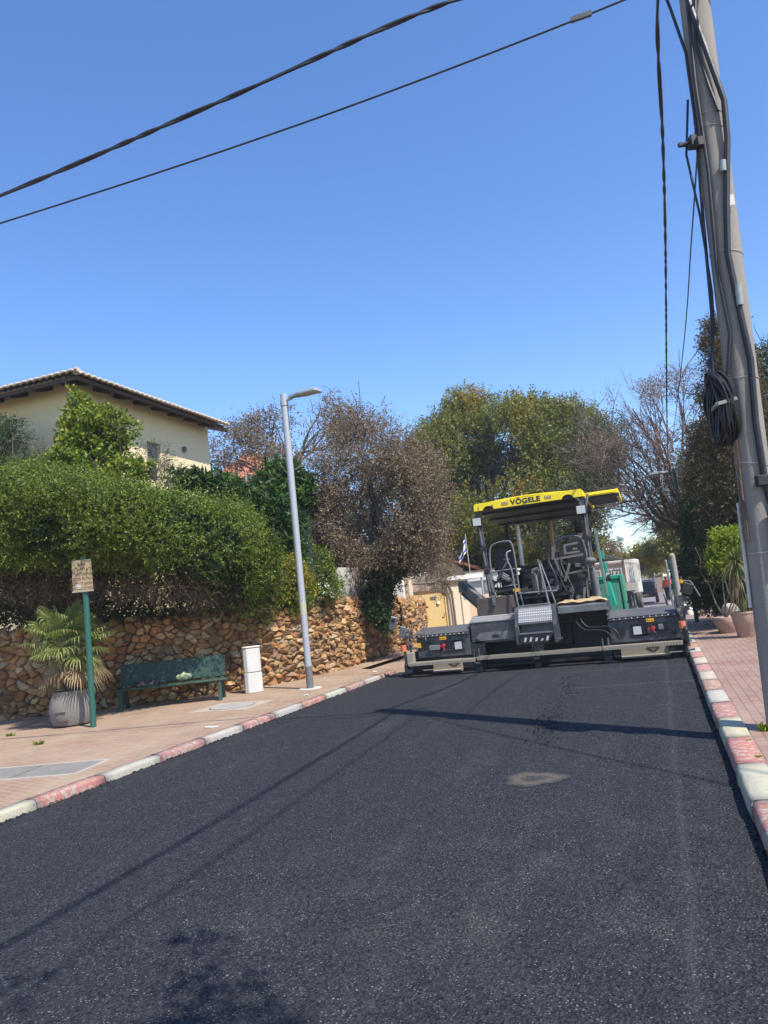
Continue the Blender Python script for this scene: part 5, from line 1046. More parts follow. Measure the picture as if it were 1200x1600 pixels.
def entrance():
    gy = paint('gate_yellow', (0.60, 0.425, 0.17), .6, 0, .2, (.45, .33, .16)); brown = paint('rusty_brown_pipe', (0.13, 0.09, 0.07), .6, 0, .3)
    A = at(644, 960, 28.2); B = at(699, 960, 29.2); z0, zt = -.08, at(645, 925, 28.2)[2]; A = Vector((A[0], A[1], 0)); B = Vector((B[0], B[1], 0)); ax = (B - A).normalized(); n = Vector((ax.y, -ax.x, 0)); L = (B - A).length
    P = lambda x, y, z: A + ax * x + n * y + Vector((0, 0, z))
    T = thing('garden_gate', P(L / 2, 0, 0), 'closed yellow metal gate between the field stone wall and a cream pillar', 'gate')
    mb = MB(); mb.hexa([P(.02, 0, z0), P(L - .02, 0, z0), P(L - .02, -.05, z0), P(.02, -.05, z0), P(.02, 0, zt), P(L - .02, 0, zt), P(L - .02, -.05, zt), P(.02, -.05, zt)]); lf = mb.build('leaf', gy, T, bevel=.01)
    mb = MB(); mb.bar(P(0, .02, zt - .03), P(L, .02, zt - .03), .05, .06); mb.bar(P(.03, .02, z0), P(.03, .02, zt - .06), .06, .05, up=tuple(n)); mb.bar(P(L - .03, .02, z0), P(L - .03, .02, zt - .06), .06, .05, up=tuple(n)); mb.build('frame', gy, lf)
    mb = MB(); q = P(L * .64, .03, zt - .30); mb.bar(q - ax * .12, q + ax * .12, .03, .09); mb.build('name_plate', MAT['dkgrey'], lf)
    mb = MB(); q = P(L * .76, .02, zt - .50); mb.cyl(q, q + n * .06, .07, 12); mb.build('bell', whitep, lf)
    mb = MB(); q = P(L * .93, .03, zt - .95); mb.bar(q, q + n * .08, .03, .03); mb.bar(q + n * .08, q + n * .08 - ax * .1, .025, .03); mb.build('handle', MAT['dkgrey'], lf)
    T2 = thing('pergola', P(L / 2, .3, 0), 'bent brown pipe frame arching over the yellow gate', 'pergola')
    mb = MB(); zz = at(650, 912, 28.2)[2]
    mb.tube(catmull([P(-.05, .25, zz), P(L * .5, .25, zz - .02), P(L * .88, .25, zz + .0), P(L * 1.06, .25, zz - .25), P(L * 1.12, .25, zz - .8), P(L * 1.13, .25, -.05)], 6), .045, 10); mb.tube([P(-.05, .25, zz), P(-.05, .25, -.05)], .04, 8); mb.tube([P(L * .72, .25, zz), P(L * .72, -.6, zz - .1)], .03, 8); mb.build('frame', brown, T2, smooth=True)
    T3 = thing('garden_wall', P(L + .6, 0, 0), 'cream rendered entrance wall with two pillars to the right of the yellow gate', 'wall')
    mb = MB(); x0 = L + .05
    for (a, b, dz, y) in ((x0, x0 + .55, at(705, 905, 29.2)[2], .12), (x0 + .62, x0 + .95, at(722, 930, 29.5)[2], .06)):
        mb.hexa([P(a, y, z0), P(b, y, z0), P(b, -.4, z0), P(a, -.4, z0), P(a, y, dz), P(b, y, dz), P(b, -.4, dz), P(a, -.4, dz)])
    mb.build('pillar', cream, T3, bevel=.02)
    mb = MB(); zt2 = at(740, 930, 30)[2]; mb.hexa([P(x0 + .951, 0, z0), P(x0 + 3.2, 0, z0), P(x0 + 3.2, -.25, z0), P(x0 + .951, -.25, z0), P(x0 + .951, 0, zt2), P(x0 + 3.2, 0, zt2), P(x0 + 3.2, -.25, zt2), P(x0 + .951, -.25, zt2)]); mb.build('wall', peach, T3)
    mb = MB(); q = P(x0 + .78, .065, 1.5); mb.bar(q, q + Vector((0, 0, .16)), .10, .04, up=tuple(n)); mb.build('intercom', MAT['galv'], T3)
    T4 = thing('beam', P(L + .7, .4, 0), 'white flat canopy slab over the cream entrance pillars', 'canopy')
    zb = at(715, 906, 29.4)[2]; mb = MB(); mb.hexa([P(x0 - .05, .3, zb), P(x0 + 1.6, .3, zb), P(x0 + 1.6, -1.2, zb), P(x0 - .05, -1.2, zb), P(x0 - .05, .3, zb + .16), P(x0 + 1.6, .3, zb + .16), P(x0 + 1.6, -1.2, zb + .16), P(x0 - .05, -1.2, zb + .16)]); T4.name = 'entrance_canopy'; mb.build('slab', whitep, T4, bevel=.01); mb = MB(); mb.tube([P(x0 + 1.55, .2, z0), P(x0 + 1.55, .2, zb)], .04, 8); mb.build('post', MAT['galv'], T4)
    # white hut behind
    a = at(737, 960, 33); b = at(775, 960, 33); zt3 = at(745, 897, 33)[2]
    T5 = thing('shed', ((a[0] + b[0]) / 2, 34, 0), 'white flat roofed shed seen between the entrance and the paver', 'shed')
    mb = MB(); mb.box(a[0], b[0] + 1, 33, 35.5, -.1, zt3); mb.build('wall', whitep, T5); mb = MB(); mb.box(a[0] - .06, b[0] + 1.06, 32.94, 35.56, zt3 + .003, zt3 + .08); mb.build('roof', whitep, T5)
    mb = MB(); mb.box(a[0] + .05, a[0] + 1.2, 32.90, 32.995, zt3 - .32, zt3 - .28); mb.box(a[0] + .75, a[0] + .95, 32.9, 32.99, zt3 - .75, zt3 - .45); mb.build('trim', MAT['galv'], T5)
    # house with the peach gable
    a = at(632, 915, 38); b = at(760, 915, 38); T6 = thing('house', ((a[0] + b[0]) / 2, 41, 0), 'low peach house with a red tiled roof behind the entrance wall', 'house')
    zw = at(690, 897, 38)[2]; zp = at(700, 878, 38)[2]; gx = at(712, 880, 38)[0]
    mb = MB(); mb.box(a[0] - 1, b[0] + .5, 38, 45, -.2, zw); mb.prism([(at(655, 897, 38)[0], 38.002, zw), (at(724, 897, 38)[0], 38.002, zw), (at(722, 890, 38)[0], 38.002, at(722, 888, 38)[2]), (at(705, 880, 38)[0], 38.002, zp), (at(688, 882, 38)[0], 38.002, zp)], (0, 6.5, 0)); mb.build('wall', peach, T6)
    mb = MB(); mb.hexa([(at(703, 879, 37.8)[0], 37.7, zp + .02), (at(748, 897, 37.8)[0], 37.7, zw + .02), (at(748, 897, 37.8)[0], 45.2, zw + .02), (at(703, 879, 37.8)[0], 45.2, zp + .02), (at(703, 879, 37.8)[0], 37.7, zp + .16), (at(748, 897, 37.8)[0], 37.7, zw + .16), (at(748, 897, 37.8)[0], 45.2, zw + .16), (at(703, 879, 37.8)[0], 45.2, zp + .16)]); mb.build('roof', redtile, T6)
    # white boundary panel and beige post above the stone wall's end
    a = at(596, 930, 26.4); b = at(632, 930, 26.4); T7 = thing('boundary_panel', ((a[0] + b[0]) / 2, 26.4, 1.6), 'white rendered boundary panel behind the end of the stone wall', 'wall')
    mb = MB(); mb.box(a[0] - .8, b[0], 26.3, 26.5, 0, at(620, 880, 26.4)[2]); mb.build('panel', whitep, T7); mb = MB(); c = at(646, 930, 27.2); mb.box(b[0] + .003, c[0] - .03, 26.9, 27.3, 0, at(640, 888, 27)[2]); mb.build('post', cream, T7, bevel=.01)
    # flag
    q = at(737, 890, 36); tp = at(727, 838, 36); T8 = thing('flag', (tp[0], 36, 1.5), 'white flag with blue stripes hanging from a thin pole behind the gate', 'flag')
    mb = MB(); mb.tube([(tp[0] + .05, 36, .5), (tp[0], 36, tp[2] + .1)], .022, 8); mb.build('pole', paint('pale_pole', (.5, .45, .36), .6), T8)
    fm = N('flag_cloth'); fa = fm.new('ShaderNodeVertexColor', layer_name='Col').outputs[0]; fm.col(fa).set(Roughness=.9)
    V = []; C = []; nu, nv = 22, 36
    for j in range(nv):
        for i in range(nu):
            u, v = i / (nu - 1), j / (nv - 1)
            V.append((tp[0] - .015 - u * .42 * (.45 + .55 * v) + .02 * math.sin(6 * v), 36 + .10 * math.sin(9 * u + 2 * v) * (.4 + u), tp[2] - v * .75 - u * .52)); C.append((.03, .07, .38) if (.10 < v < .26 or .74 < v < .90) else (.76, .77, .8))
    Fq = [(j * nu + i, j * nu + i + 1, (j + 1) * nu + i + 1, (j + 1) * nu + i) for j in range(nv - 1) for i in range(nu - 1)]
    o = np_mesh('cloth', V, Fq, fm.m, T8, smooth=True, colors=np.array(C)); o.modifiers.new('t', 'SOLIDIFY').thickness = .008
entrance()
# ================================================================== greenery on the left
def plant(name, base, label, cat, group=None): return thing(name, base, label, cat, group)
def hedge():
    t = plant('hedge', (-10.8, 13.9, 1.6), 'large overgrown green hedge bulging over the stone wall above the bench', 'hedge')
    bl = [blob(-30, 808, 11.7, 100, 80, 130), blob(50, 812, 11.7, 90, 74, 125), blob(125, 814, 11.8, 84, 66, 120), blob(195, 818, 12.0, 74, 60, 125), blob(255, 830, 12.5, 74, 60, 120), blob(318, 844, 13.2, 70, 58, 105), blob(376, 880, 14.7, 50, 62, 60), blob(345, 834, 14.8, 48, 42, 60), blob(270, 808, 14.0, 60, 28, 80), blob(60, 775, 13.3, 80, 44, 90), blob(392, 858, 15.2, 28, 36, 40), blob(398, 918, 15.5, 36, 42, 40), blob(355, 915, 14.5, 40, 38, 40)]
    f1, P = foliage('foliage', bl, 21000, 10, .26, .050, .030, LM['hedge'], t, bias=(0, 0, .25), spread=.45, out=.9, shell=(.72, 1.03), rough=.17, gap=-.62, gapf=2.0)
    foliage('shoots', bl, 1100, 14, .55, .050, .026, LM['hedge'], t, bias=(0, 0, .55), spread=.5, out=.9, splay=.7, shell=(.9, 1.08), rough=.2, gap=-2)
    bl2 = [(c, r * .82) for c, r in bl]; bl2 += [blob(px, 930, Y, 75, 48, 50) for px, Y in ((-20, 12.95), (70, 13.2), (160, 13.7), (250, 14.4), (330, 15.4), (385, 16.2), (15, 13.3), (115, 13.5), (205, 14.0))]; foliage('shade_dark_foliage', bl2, 10500, 8, .3, .07, .045, LM['dark'], t, shell=(.5, .95), rough=.1, gap=-2, spread=.9)  # leaf colour darkened to put shade inside and beneath the hedge
    # dead twigs on the shaded underside
    mb = MB(); r = random.Random(2)
    for k in range(900):
        px = r.uniform(-30, 425); yb = 905 + 35 * r.random() if px < 300 else 915 + 40 * r.random(); Y = np.interp(px, [0, 100, 240, 330, 430], [12.2, 12.4, 13.1, 14.2, 15.6]) + r.uniform(-1.0, .25) * (1 if px < 340 else .3)
        a = at(px, yb - 20 * r.random(), Y); b = a + np.array([r.gauss(0, .22), r.gauss(0, .12), -r.uniform(.05, .42)]); mb.tube([a, (a + b) / 2 + np.array([r.gauss(0, .05)] * 3), b], [.007, .005, .003], 4, False)
    mb.build('dead_twigs', barkmat('twig_bark', (.10, .065, .04), (.17, .11, .07)), t)
    bl3 = [blob(px, 915, Y, 60, 40, 80) for px, Y in ((-20, 12.4), (70, 12.5), (160, 12.9), (250, 13.4), (330, 14.4), (390, 15.5))]
    foliage('dry_undergrowth', bl3, 4200, 6, .22, .06, .016, LM['dry'], t, bias=(0, 0, -.4), spread=.9, shell=(.3, 1), gap=-2)
    mb = MB()
    for px, Y in ((40, 13.2), (130, 13.6), (220, 14.1), (300, 15.0), (370, 15.9)): c = at(px, 850, Y - .4); limb(mb, (c[0] * 1.04, Y + .35, 1.5), c, .05, .03, .2); limb(mb, c, c + np.array([.4, 0, .7]), .03, .012); limb(mb, c, c + np.array([-.4, .1, .7]), .03, .012)
    mb.build('trunk', DBARK, t, smooth=True)
hedge()
def bush(name, label, blobs, n, k, ln, leaf, wd, mat, base, cat='shrub', stems=True, bark=DBARK, group=None, **kw):
    t = plant(name, base, label, cat, group); foliage('foliage', blobs, n, k, ln, leaf, wd, mat, t, **kw)
    if stems:
        mb = MB()
        for c, r in blobs[:5]:
            b = np.array(base) + rng.normal(0, .06, 3) * np.array([1, 1, 0]); limb(mb, b, c, .035, .012, .15, 5, 6)
            for q in range(4): limb(mb, c - np.array([0, 0, r[2] * .3]), c + rng.normal(0, .6, 3) * r, .014, .005, .15, 3, 5)
        mb.build('stem', bark, t, smooth=True)
    return t
bush('bushy_tree', 'dense dark green bushy tree rising behind the hedge in front of the yellow house', [blob(10, 715, 13.9, 70, 52), blob(-50, 700, 14.0, 70, 60), blob(65, 735, 13.9, 45, 40), blob(20, 680, 14.0, 40, 24)], 3400, 9, .28, .055, .022, LM['dark'], (-13.6, 14.0, 1.6), 'tree', shell=(.5, 1.05), gap=-.8, spread=.6, out=.9)
bush('lemon_tree', 'lemon tree with glossy yellowish leaves in front of the yellow house', [blob(150, 680, 14.3, 54, 42), blob(112, 638, 14.3, 22, 24), blob(185, 662, 14.3, 30, 26), blob(105, 668, 14.3, 24, 20), blob(150, 725, 13.8, 52, 34), blob(125, 712, 13.8, 44, 32), blob(195, 738, 13.8, 30, 20)], 2300, 6, .22, .12, .062, LM['lemon'], (-12.4, 14.4, 1.6), 'tree', shell=(.4, 1.1), gap=-.5, gapf=2.2, spread=.7, rough=.25)
bush('olive_shrub', 'thin grey green sprig shrub standing before the house window', [blob(240, 735, 14.7, 24, 34), blob(262, 745, 14.8, 18, 24)], 260, 12, .34, .06, .014, LM['far'], (-11.6, 14.8, 1.6), 'shrub', shell=(.2, 1), bias=(0, 0, 1.0), spread=.5, gap=-1.5)
bush('broadleaf_shrub', 'broad leaved green shrub above the right end of the hedge', [blob(292, 752, 16.0, 28, 17), blob(335, 760, 16.2, 26, 18), blob(365, 770, 16.3, 22, 22)], 330, 7, .12, .21, .06, LM['mango'], (-10.4, 16.2, 1.6), 'shrub', shell=(.3, 1), gap=-1, bias=(0, 0, .2), splay=1.2)
bush('mango_tree', 'dark glossy mango tree behind the grey street lamp', [blob(420, 768, 18.6, 36, 28), blob(462, 768, 19.2, 34, 34), blob(440, 738, 19.0, 34, 18), blob(445, 815, 19.0, 34, 36), blob(445, 850, 18.2, 34, 34), blob(405, 800, 17.6, 24, 28), blob(425, 790, 17.8, 26, 24)], 1500, 8, .14, .22, .058, LM['mango'], (-9.7, 19.2, 1.6), 'tree', shell=(.35, 1.02), gap=-.9, splay=1.15, bias=(0, 0, .0))
bush('yellow_shrub', 'yellow flowering shrub on the wall just left of the grey street lamp', [blob(452, 900, 16.6, 26, 24), blob(436, 925, 16.2, 22, 24), blob(470, 915, 16.8, 24, 22), blob(462, 890, 16.4, 16, 14)], 1000, 8, .16, .05, .03, LM['yellowf'], (-8.6, 16.7, 1.6), 'shrub', shell=(.4, 1.05), gap=-1)
bush('green_shrub', 'mid green shrub growing on the wall just right of the grey street lamp', [blob(495, 900, 17.6, 28, 34), blob(510, 920, 17.9, 26, 22), blob(470, 880, 17.6, 26, 26), blob(452, 940, 16.6, 40, 14)], 900, 8, .2, .065, .032, LM['hedge'], (-8.7, 17.6, 1.6), 'shrub', shell=(.4, 1.05), gap=-1)
def net_fence():
    a = at(362, 800, 17.2); b = at(485, 800, 19.3); T = thing('net_fence', ((a[0] + b[0]) / 2, 18.3, 1.6), 'dark green shade net fence with bare posts behind the hedge', 'fence')
    n = N('shade_net'); n.col(n.mix(n.noise(8, 4), (.006, .026, .015), (.014, .045, .028))).set(Roughness=.8); n.bump(n.noise(90, 2), .6, .01)
    za, zb = at(365, 742, 17.2)[2], at(485, 800, 19.3)[2]
    V = []; nu, nv = 30, 10
    for j in range(nv):
        for i in range(nu):
            u, v = i / (nu - 1), j / (nv - 1); V.append((a[0] + (b[0] - a[0]) * u, a[1] + (b[1] - a[1]) * u + .05 * math.sin(14 * u + 3 * v), 1.6 + (za + (zb - za) * u - 1.6) * v + .04 * math.sin(9 * u)))
    o = np_mesh('net', V, [(j * nu + i, j * nu + i + 1, (j + 1) * nu + i + 1, (j + 1) * nu + i) for j in range(nv - 1) for i in range(nu - 1)], n.m, T, smooth=True); o.modifiers.new('t', 'SOLIDIFY').thickness = .01
    for px, pt, Y, m, r in ((393, 738, 17.5, paint('grey_wood', (.26, .21, .16), .9), .045), (429, 780, 18.0, MAT['galv'], .03)):
        c = at(px, 800, Y); mb = MB(); mb.tube([(c[0], Y - .12, 1.6), (c[0] - .02, Y - .12, at(px, pt, Y)[2])], [r, r * .85], 8); mb.build('post', m, T, smooth=True)
net_fence()
def corrugated():
    a = at(506, 935, 18.6); b = at(560, 930, 20.6); T = thing('corrugated_fence', ((a[0] + b[0]) / 2, 19.6, 1.6), 'grey corrugated metal fence panel on top of the stone wall', 'fence')
    z1 = at(530, 888, 19.6)[2]; n = 44; V = []
    for i in range(n):
        u = i / (n - 1); x = -8.15 + .03 * ((i // 2) % 2); y = a[1] + (b[1] + .3 - a[1]) * u; V += [(x, y, 1.55), (x, y, z1)]
    o = np_mesh('panel', V, [(2 * i, 2 * i + 2, 2 * i + 3, 2 * i + 1) for i in range(n - 1)], paint('weathered_sheet', (.36, .34, .30), .7, .1, .4, (.25, .21, .17), 3), T); o.modifiers.new('t', 'SOLIDIFY').thickness = .006
    mb = MB(); mb.box(-8.22, -8.17, a[1], b[1] + .3, z1 - .08, z1 - .03); mb.build('rail', MAT['dkgrey'], T)
corrugated()
def purple_tree():
    base = (-8.35, 20.7, 1.5); t = plant('purple_leaved_tree', base, 'round crowned tree with brownish purple leaves overhanging the stone wall', 'tree')
    bl = [blob(585, 775, 20.6, 92, 88), blob(535, 745, 20.6, 58, 60), blob(640, 790, 20.3, 58, 70), blob(518, 825, 20.4, 48, 70), blob(548, 790, 20.3, 60, 76), blob(590, 715, 20.6, 70, 52), blob(505, 760, 20.5, 36, 46), blob(498, 860, 20.2, 34, 44), blob(600, 700, 20.8, 50, 40), blob(655, 840, 20.2, 42, 46), blob(585, 850, 20.3, 70, 46), blob(690, 890, 23.6, 18, 30), blob(655, 745, 20.6, 38, 38), blob(555, 680, 20.8, 30, 30)]
    foliage('crown', bl, 9500, 14, .55, .060, .030, LM['purple'], t, shell=(.35, 1.07), rough=.25, gap=-.5, gapf=1.5, spread=.8, out=.6)
    f = at(590, 870, 20.6); tree_limbs(t, base, f, [b[0] for b in bl], .14, DBARK, nb=7, twig=.006)
    iv = plant('ivy', (-8.2, 20.5, 1.5), 'dark green ivy climbing the trunk and spilling down the stone wall', 'climbing plant')
    foliage('foliage', [blob(597, 905, 20.4, 26, 36), blob(590, 945, 20.2, 20, 26), blob(600, 970, 20.05, 12, 18), blob(622, 880, 20.6, 26, 24)], 2200, 7, .16, .07, .05, LM['dark'], iv, shell=(.3, 1.0), gap=-1.2)
    mb = MB()
    for k in range(7): limb(mb, (-8.2 + rng.normal(0, .12), 20.4, 1.0 if k > 3 else 1.6), at(597 + rng.normal(0, 12), 890, 20.45), .014, .006, .2, 5, 5)
    mb.build('stem', DBARK, iv)
purple_tree()
def twiggy_tree():
    base = (-11.6, 24.5, 1.5); t = plant('sparse_tree', base, 'tall sparse tree with thin purplish leaves behind the street lamp', 'tree')
    bl = [blob(450, 690, 24.5, 90, 58), blob(375, 695, 24.5, 45, 34), blob(500, 672, 24.5, 60, 38), blob(430, 662, 24.5, 50, 24), blob(545, 690, 24.2, 60, 50), blob(610, 700, 24.2, 40, 40), blob(360, 725, 24.5, 34, 20)]
    foliage('crown', bl, 2700, 8, .45, .085, .045, LM['purple'], t, shell=(.2, 1.1), rough=.3, gap=-.25, gapf=1.3, spread=.9, out=.5)
    tree_limbs(t, base, at(450, 780, 24.5), [b[0] + np.array([0, 0, b[1][2] * .6]) for b in bl] + [b[0] for b in bl], .15, BARK, nb=9, twig=.008)
twiggy_tree()
def fan_palm():
    g = gnd(101, 1136, .07); b = np.array([g[0], g[1] + .22, .07]); t = plant('potted_palm', tuple(b), 'fan palm with drooping half dry leaves in a barrel shaped grey pot', 'potted plant')
    n = N('grey_pot'); n.col(n.mix(n.noise(4, 6), (.16, .14, .12), (.235, .21, .18))).set(Roughness=.85); n.bump(n.noise(30, 5), .5, .01)
    mb = MB(); mb.lathe(b, [(.24, 0), (.33, .03), (.385, .15), (.40, .30), (.375, .47), (.32, .585), (.325, .62), (.29, .62), (.27, .55), (.02, .54)], 32); pot = mb.build('pot', n.m, t, smooth=True)
    mb = MB()
    for z, w in ((.27, .10), (.12, .13)):
        c = Vector((b[0] + .07, b[1] - .378, b[2] + z)); mb.obox(c, (w * 2, .045, .018), .2)
    mb.build('groove', DBARK, pot)
    mb = MB(); mb.tube([b + np.array([0, 0, .5]), b + np.array([.02, 0, .95]), b + np.array([-.02, 0, 1.50])], [.11, .12, .10], 12)
    for k in range(70): a = rng.random() * 6.28; z = rng.uniform(.55, 1.3); c = b + np.array([.11 * math.cos(a), .11 * math.sin(a), z]); mb.tube([c, c + np.array([.06 * math.cos(a), .06 * math.sin(a), .12])], [.02, .008], 5)
    mb.build('trunk', DBARK, t)
    heart = b + np.array([-.02, 0, 1.50])
    for k in range(46):
        dry = k < 12
        el = math.radians(rng.uniform(-50, -18) if dry else (rng.uniform(-22, 40) if k < 34 else rng.uniform(30, 75))); az = k * 2.399 + rng.normal(0, .2)
        L = rng.uniform(.30, .52) * (1.15 if not dry else .9); d = np.array([math.cos(el) * math.cos(az), math.cos(el) * math.sin(az), math.sin(el)])
        hub = heart + d * L + np.array([0, 0, -.12 * L - .25 * max(0, -math.sin(el))]); mb = MB(); mb.tube([heart - np.array([0, 0, .15]), heart + d * L * .5, hub], [.014, .011, .008], 5)
        side = _n(np.cross(d, np.array([0, 0, 1.0]))); up = np.cross(side, d); R = rng.uniform(.36, .50)
        for q in range(30):
            th = -2.1 + 4.2 * q / 29 + rng.normal(0, .03); dd = _n(d * math.cos(th) + side * math.sin(th) + up * .08); l = R * (1 - .18 * abs(th) / 2); w = .0125
            droop = np.array([0, 0, -1.0]); wv = _n(np.cross(dd, up)) * w
            p1 = hub + dd * l * .55 + droop * l * .04; p2 = hub + dd * l * .84 + droop * l * .15; p3 = hub + dd * l * .97 + droop * l * (.28 + .22 * rng.random())
            bq = len(mb.v); mb.v += [tuple(x) for x in (hub, p1 - wv, p1 + wv, p2 - wv * .7, p2 + wv * .7, p3)]; mb.f += [(bq, bq + 1, bq + 2), (bq + 1, bq + 3, bq + 4, bq + 2), (bq + 3, bq + 5, bq + 4)]; mb.mi += [0, 0, 0]
        me = bpy.data.meshes.new('frond'); base = wloc(t); me.from_pydata([tuple(Vector(v) - base) for v in mb.v], [], mb.f); link_mesh('frond', me, LM['palm_dry' if dry else 'palm'], t)
fan_palm()
# ================================================================== trees down the street
def centre_tree():
    base = (-7.2, 41.0, -.2); t = plant('flowering_tree', base, 'big green tree flecked with yellow standing behind the paver', 'tree')
    bl = [blob(745, 700, 41, 82, 62), blob(700, 730, 40, 50, 60), blob(815, 690, 41, 80, 55), blob(875, 695, 42, 60, 55), blob(770, 780, 39, 95, 70), blob(860, 765, 41, 85, 65), blob(690, 800, 39, 45, 60), blob(730, 645, 41, 26, 24), blob(820, 850, 40, 90, 40), blob(700, 690, 41, 36, 30), blob(775, 655, 41, 26, 18), blob(905, 740, 41, 40, 50), blob(790, 675, 41, 50, 32), blob(850, 675, 41, 60, 34), blob(797, 715, 40, 50, 72), blob(805, 660, 41, 40, 22), blob(915, 700, 41, 34, 40), blob(668, 720, 40.5, 22, 30)]
    foliage('shoots', bl, 420, 16, 1.1, .20, .07, LM['tipuana'], t, bias=(0, 0, 1.6), spread=.3, out=.5, splay=.8, shell=(.92, 1.05), rough=.15, gap=-2, cap=lambda p: p[:, 2] > 9.0)
    foliage('crown', bl, 15500, 11, 1.0, .175, .07, LM['tipuana'], t, shell=(.45, 1.06), rough=.25, gap=-.55, gapf=.75, bias=(0, 0, .6), spread=.55, out=.7)
    tree_limbs(t, base, at(765, 850, 41), [b[0] for b in bl], .3, DBARK, nb=4, twig=.02)
centre_tree()
bush('thin_tree', 'lighter brownish green tree right behind the yellow canopy', [blob(930, 700, 36, 42, 45), blob(945, 755, 35, 36, 40), blob(905, 800, 35, 40, 45), blob(880, 840, 36, 45, 30), blob(955, 690, 36, 30, 28)], 2300, 9, .6, .12, .055, LM['far'], (-2.4, 36.5, -.1), 'tree', stems=False, shell=(.2, 1.1), gap=-.35, gapf=.9, rough=.3)
tree_limbs(bpy.data.objects['thin_tree'], (-3.2, 36.5, -.1), at(905, 860, 36.0), [at(x, y, 36) for x, y in ((930, 700), (945, 750), (905, 790), (880, 830), (955, 690))], .13, DBARK, nb=5, twig=.012)
bush('dark_tree', 'dark green tree filling the gap between the purple tree and the flag', [blob(660, 760, 44, 60, 60), blob(620, 800, 44, 60, 60), blob(690, 840, 43, 40, 45), blob(640, 850, 43, 55, 40), blob(560, 840, 44, 70, 60)], 5200, 8, .7, .16, .08, LM['dark'], (-13.0, 44, 0), 'tree', shell=(.4, 1.05), gap=-.9)
bush('garden_shrub', 'low olive shrub with small leaves growing beside the flag pole', [blob(757, 868, 39, 26, 16), blob(735, 880, 39, 18, 12)], 420, 8, .4, .1, .05, LM['far'], (-8.3, 39.5, 0), 'shrub', shell=(.3, 1.05), gap=-1.2)
def branchy(mb, p, d, L, r, lvl, up=.25, kids=(3, 5), spread=.55, tw=.006):
    n = 4; pts = [np.array(p)]; dd = np.array(d)
    for i in range(n):
        dd = _n(dd + rng.normal(0, .12, 3) + np.array([0, 0, up * .12])); pts.append(pts[-1] + dd * L / n)
    mb.tube(pts, list(np.linspace(r, max(r * .5, tw * .6), n + 1)), 6 if r > .03 else 4, False)
    if lvl == 0: return
    for k in range(rng.integers(*kids)):
        i = rng.integers(1, n + 1); s = pts[i]; nd = _n(dd + rng.normal(0, spread, 3)); branchy(mb, s, nd, L * rng.uniform(.5, .75), max(r * .5, tw), lvl - 1, up, kids, spread, tw)
def bare_tree():
    base = np.array([1.75, 27.0, -.05]); t = plant('bare_tree', tuple(base), 'bare spreading tree with countless fine branches arching over the street', 'tree')
    mb = MB(); fk = at(1072, 830, 27); limb(mb, base, fk, .24, .19, .08, 6, 12)
    for px, py, Y in ((1000, 640, 27), (1040, 630, 28), (960, 680, 26), (1065, 620, 28), (930, 690, 26.5), (985, 690, 25), (1090, 635, 29), (1015, 655, 25.5), (950, 720, 25), (920, 730, 26), (1010, 740, 25), (975, 760, 24.5), (1110, 620, 28), (1000, 800, 25), (960, 800, 25), (1035, 700, 25)):
        e = at(px, py, Y); v = e - fk; L = np.linalg.norm(v); pts = limb(mb, fk, fk + v * .55 + np.array([0, 0, .06 * L]), .085, .04, .15, 5, 7)
        branchy(mb, pts[-1], _n(e - pts[-1]), L * .42, .036, 2, .1, (5, 9), .42, .006); branchy(mb, pts[3], _n(v + rng.normal(0, .25, 3) * L), L * .45, .03, 2, .1, (5, 8), .42, .006)
    mb.build('branches', barkmat('pale_twig_bark', (.12, .088, .075), (.24, .18, .155)), t)
    bl = [blob(1045, 600, 27.5, 45, 25), blob(990, 620, 27, 45, 22), blob(1000, 720, 26, 60, 60), blob(940, 700, 26, 36, 40)]
    foliage('buds', bl, 1500, 6, .3, .07, .03, LM['pink'], t, shell=(.1, 1.1), gap=-.2, gapf=1.5)
    bl = [blob(1040, 790, 26.5, 46, 46), blob(1075, 760, 27, 40, 60)]
    foliage('inner_twigs', bl, 1500, 8, .5, .22, .010, LM['dry'], t, shell=(.1, 1.05), gap=-2, spread=1)
bare_tree()
def conifer(name, base, top, rad, label, n, mat, lo=.12, seed=1, group=None):
    base = np.array(base); top = np.array(top); t = plant(name, tuple(base), label, 'tree', group); mb = MB(); limb(mb, base, top, .22, .03, .02, 8, 10); Ht = np.linalg.norm(top - base); VV = []; FF = []; off = 0
    P = []; Dr = []
    nb = n
    for k in range(nb):
        u = lo + (1 - lo) * rng.random() ** 1.1; a = rng.random() * 6.28; p0 = base + (top - base) * u; r = rad * (1 - u) ** .65 * rng.uniform(.6, 1.12) + .12
        d = np.array([math.cos(a), math.sin(a), rng.uniform(-.15, .35)]); e = p0 + d * r; e[2] -= .12 * r * r
        if k < 120: limb(mb, p0, e, .03, .008, .1, 4, 5)
        m = 14; tt = rng.uniform(.35, 1.0, m) ** .7; pts = p0[None, :] + (e - p0)[None, :] * tt[:, None] + rng.normal(0, .10, (m, 3)); P.append(pts); Dr.append(np.repeat(d[None, :], m, 0))
    mb.build('trunk', DBARK, t, smooth=True)
    P = np.vstack(P); Dr = unit(np.vstack(Dr)); V, Fq = sprigs(P, Dr, 6, .30, .10, .028, (0, 0, -.05), .45, .9, .6); np_mesh('crown', V, Fq, mat, t)
    return t
conifer('cypress', (2.6, 21.5, .1), (2.55, 21.8, 8.2), 1.55, 'shaggy brownish cypress with rusty tips standing over the right pavement', 620, LM['conifer'], .17)
conifer('cypress', (1.95, 24.5, .1), (1.9, 24.6, 6.0), 1.1, 'smaller dark brown cypress behind the green street lamp', 420, LM['conifer'], .10)
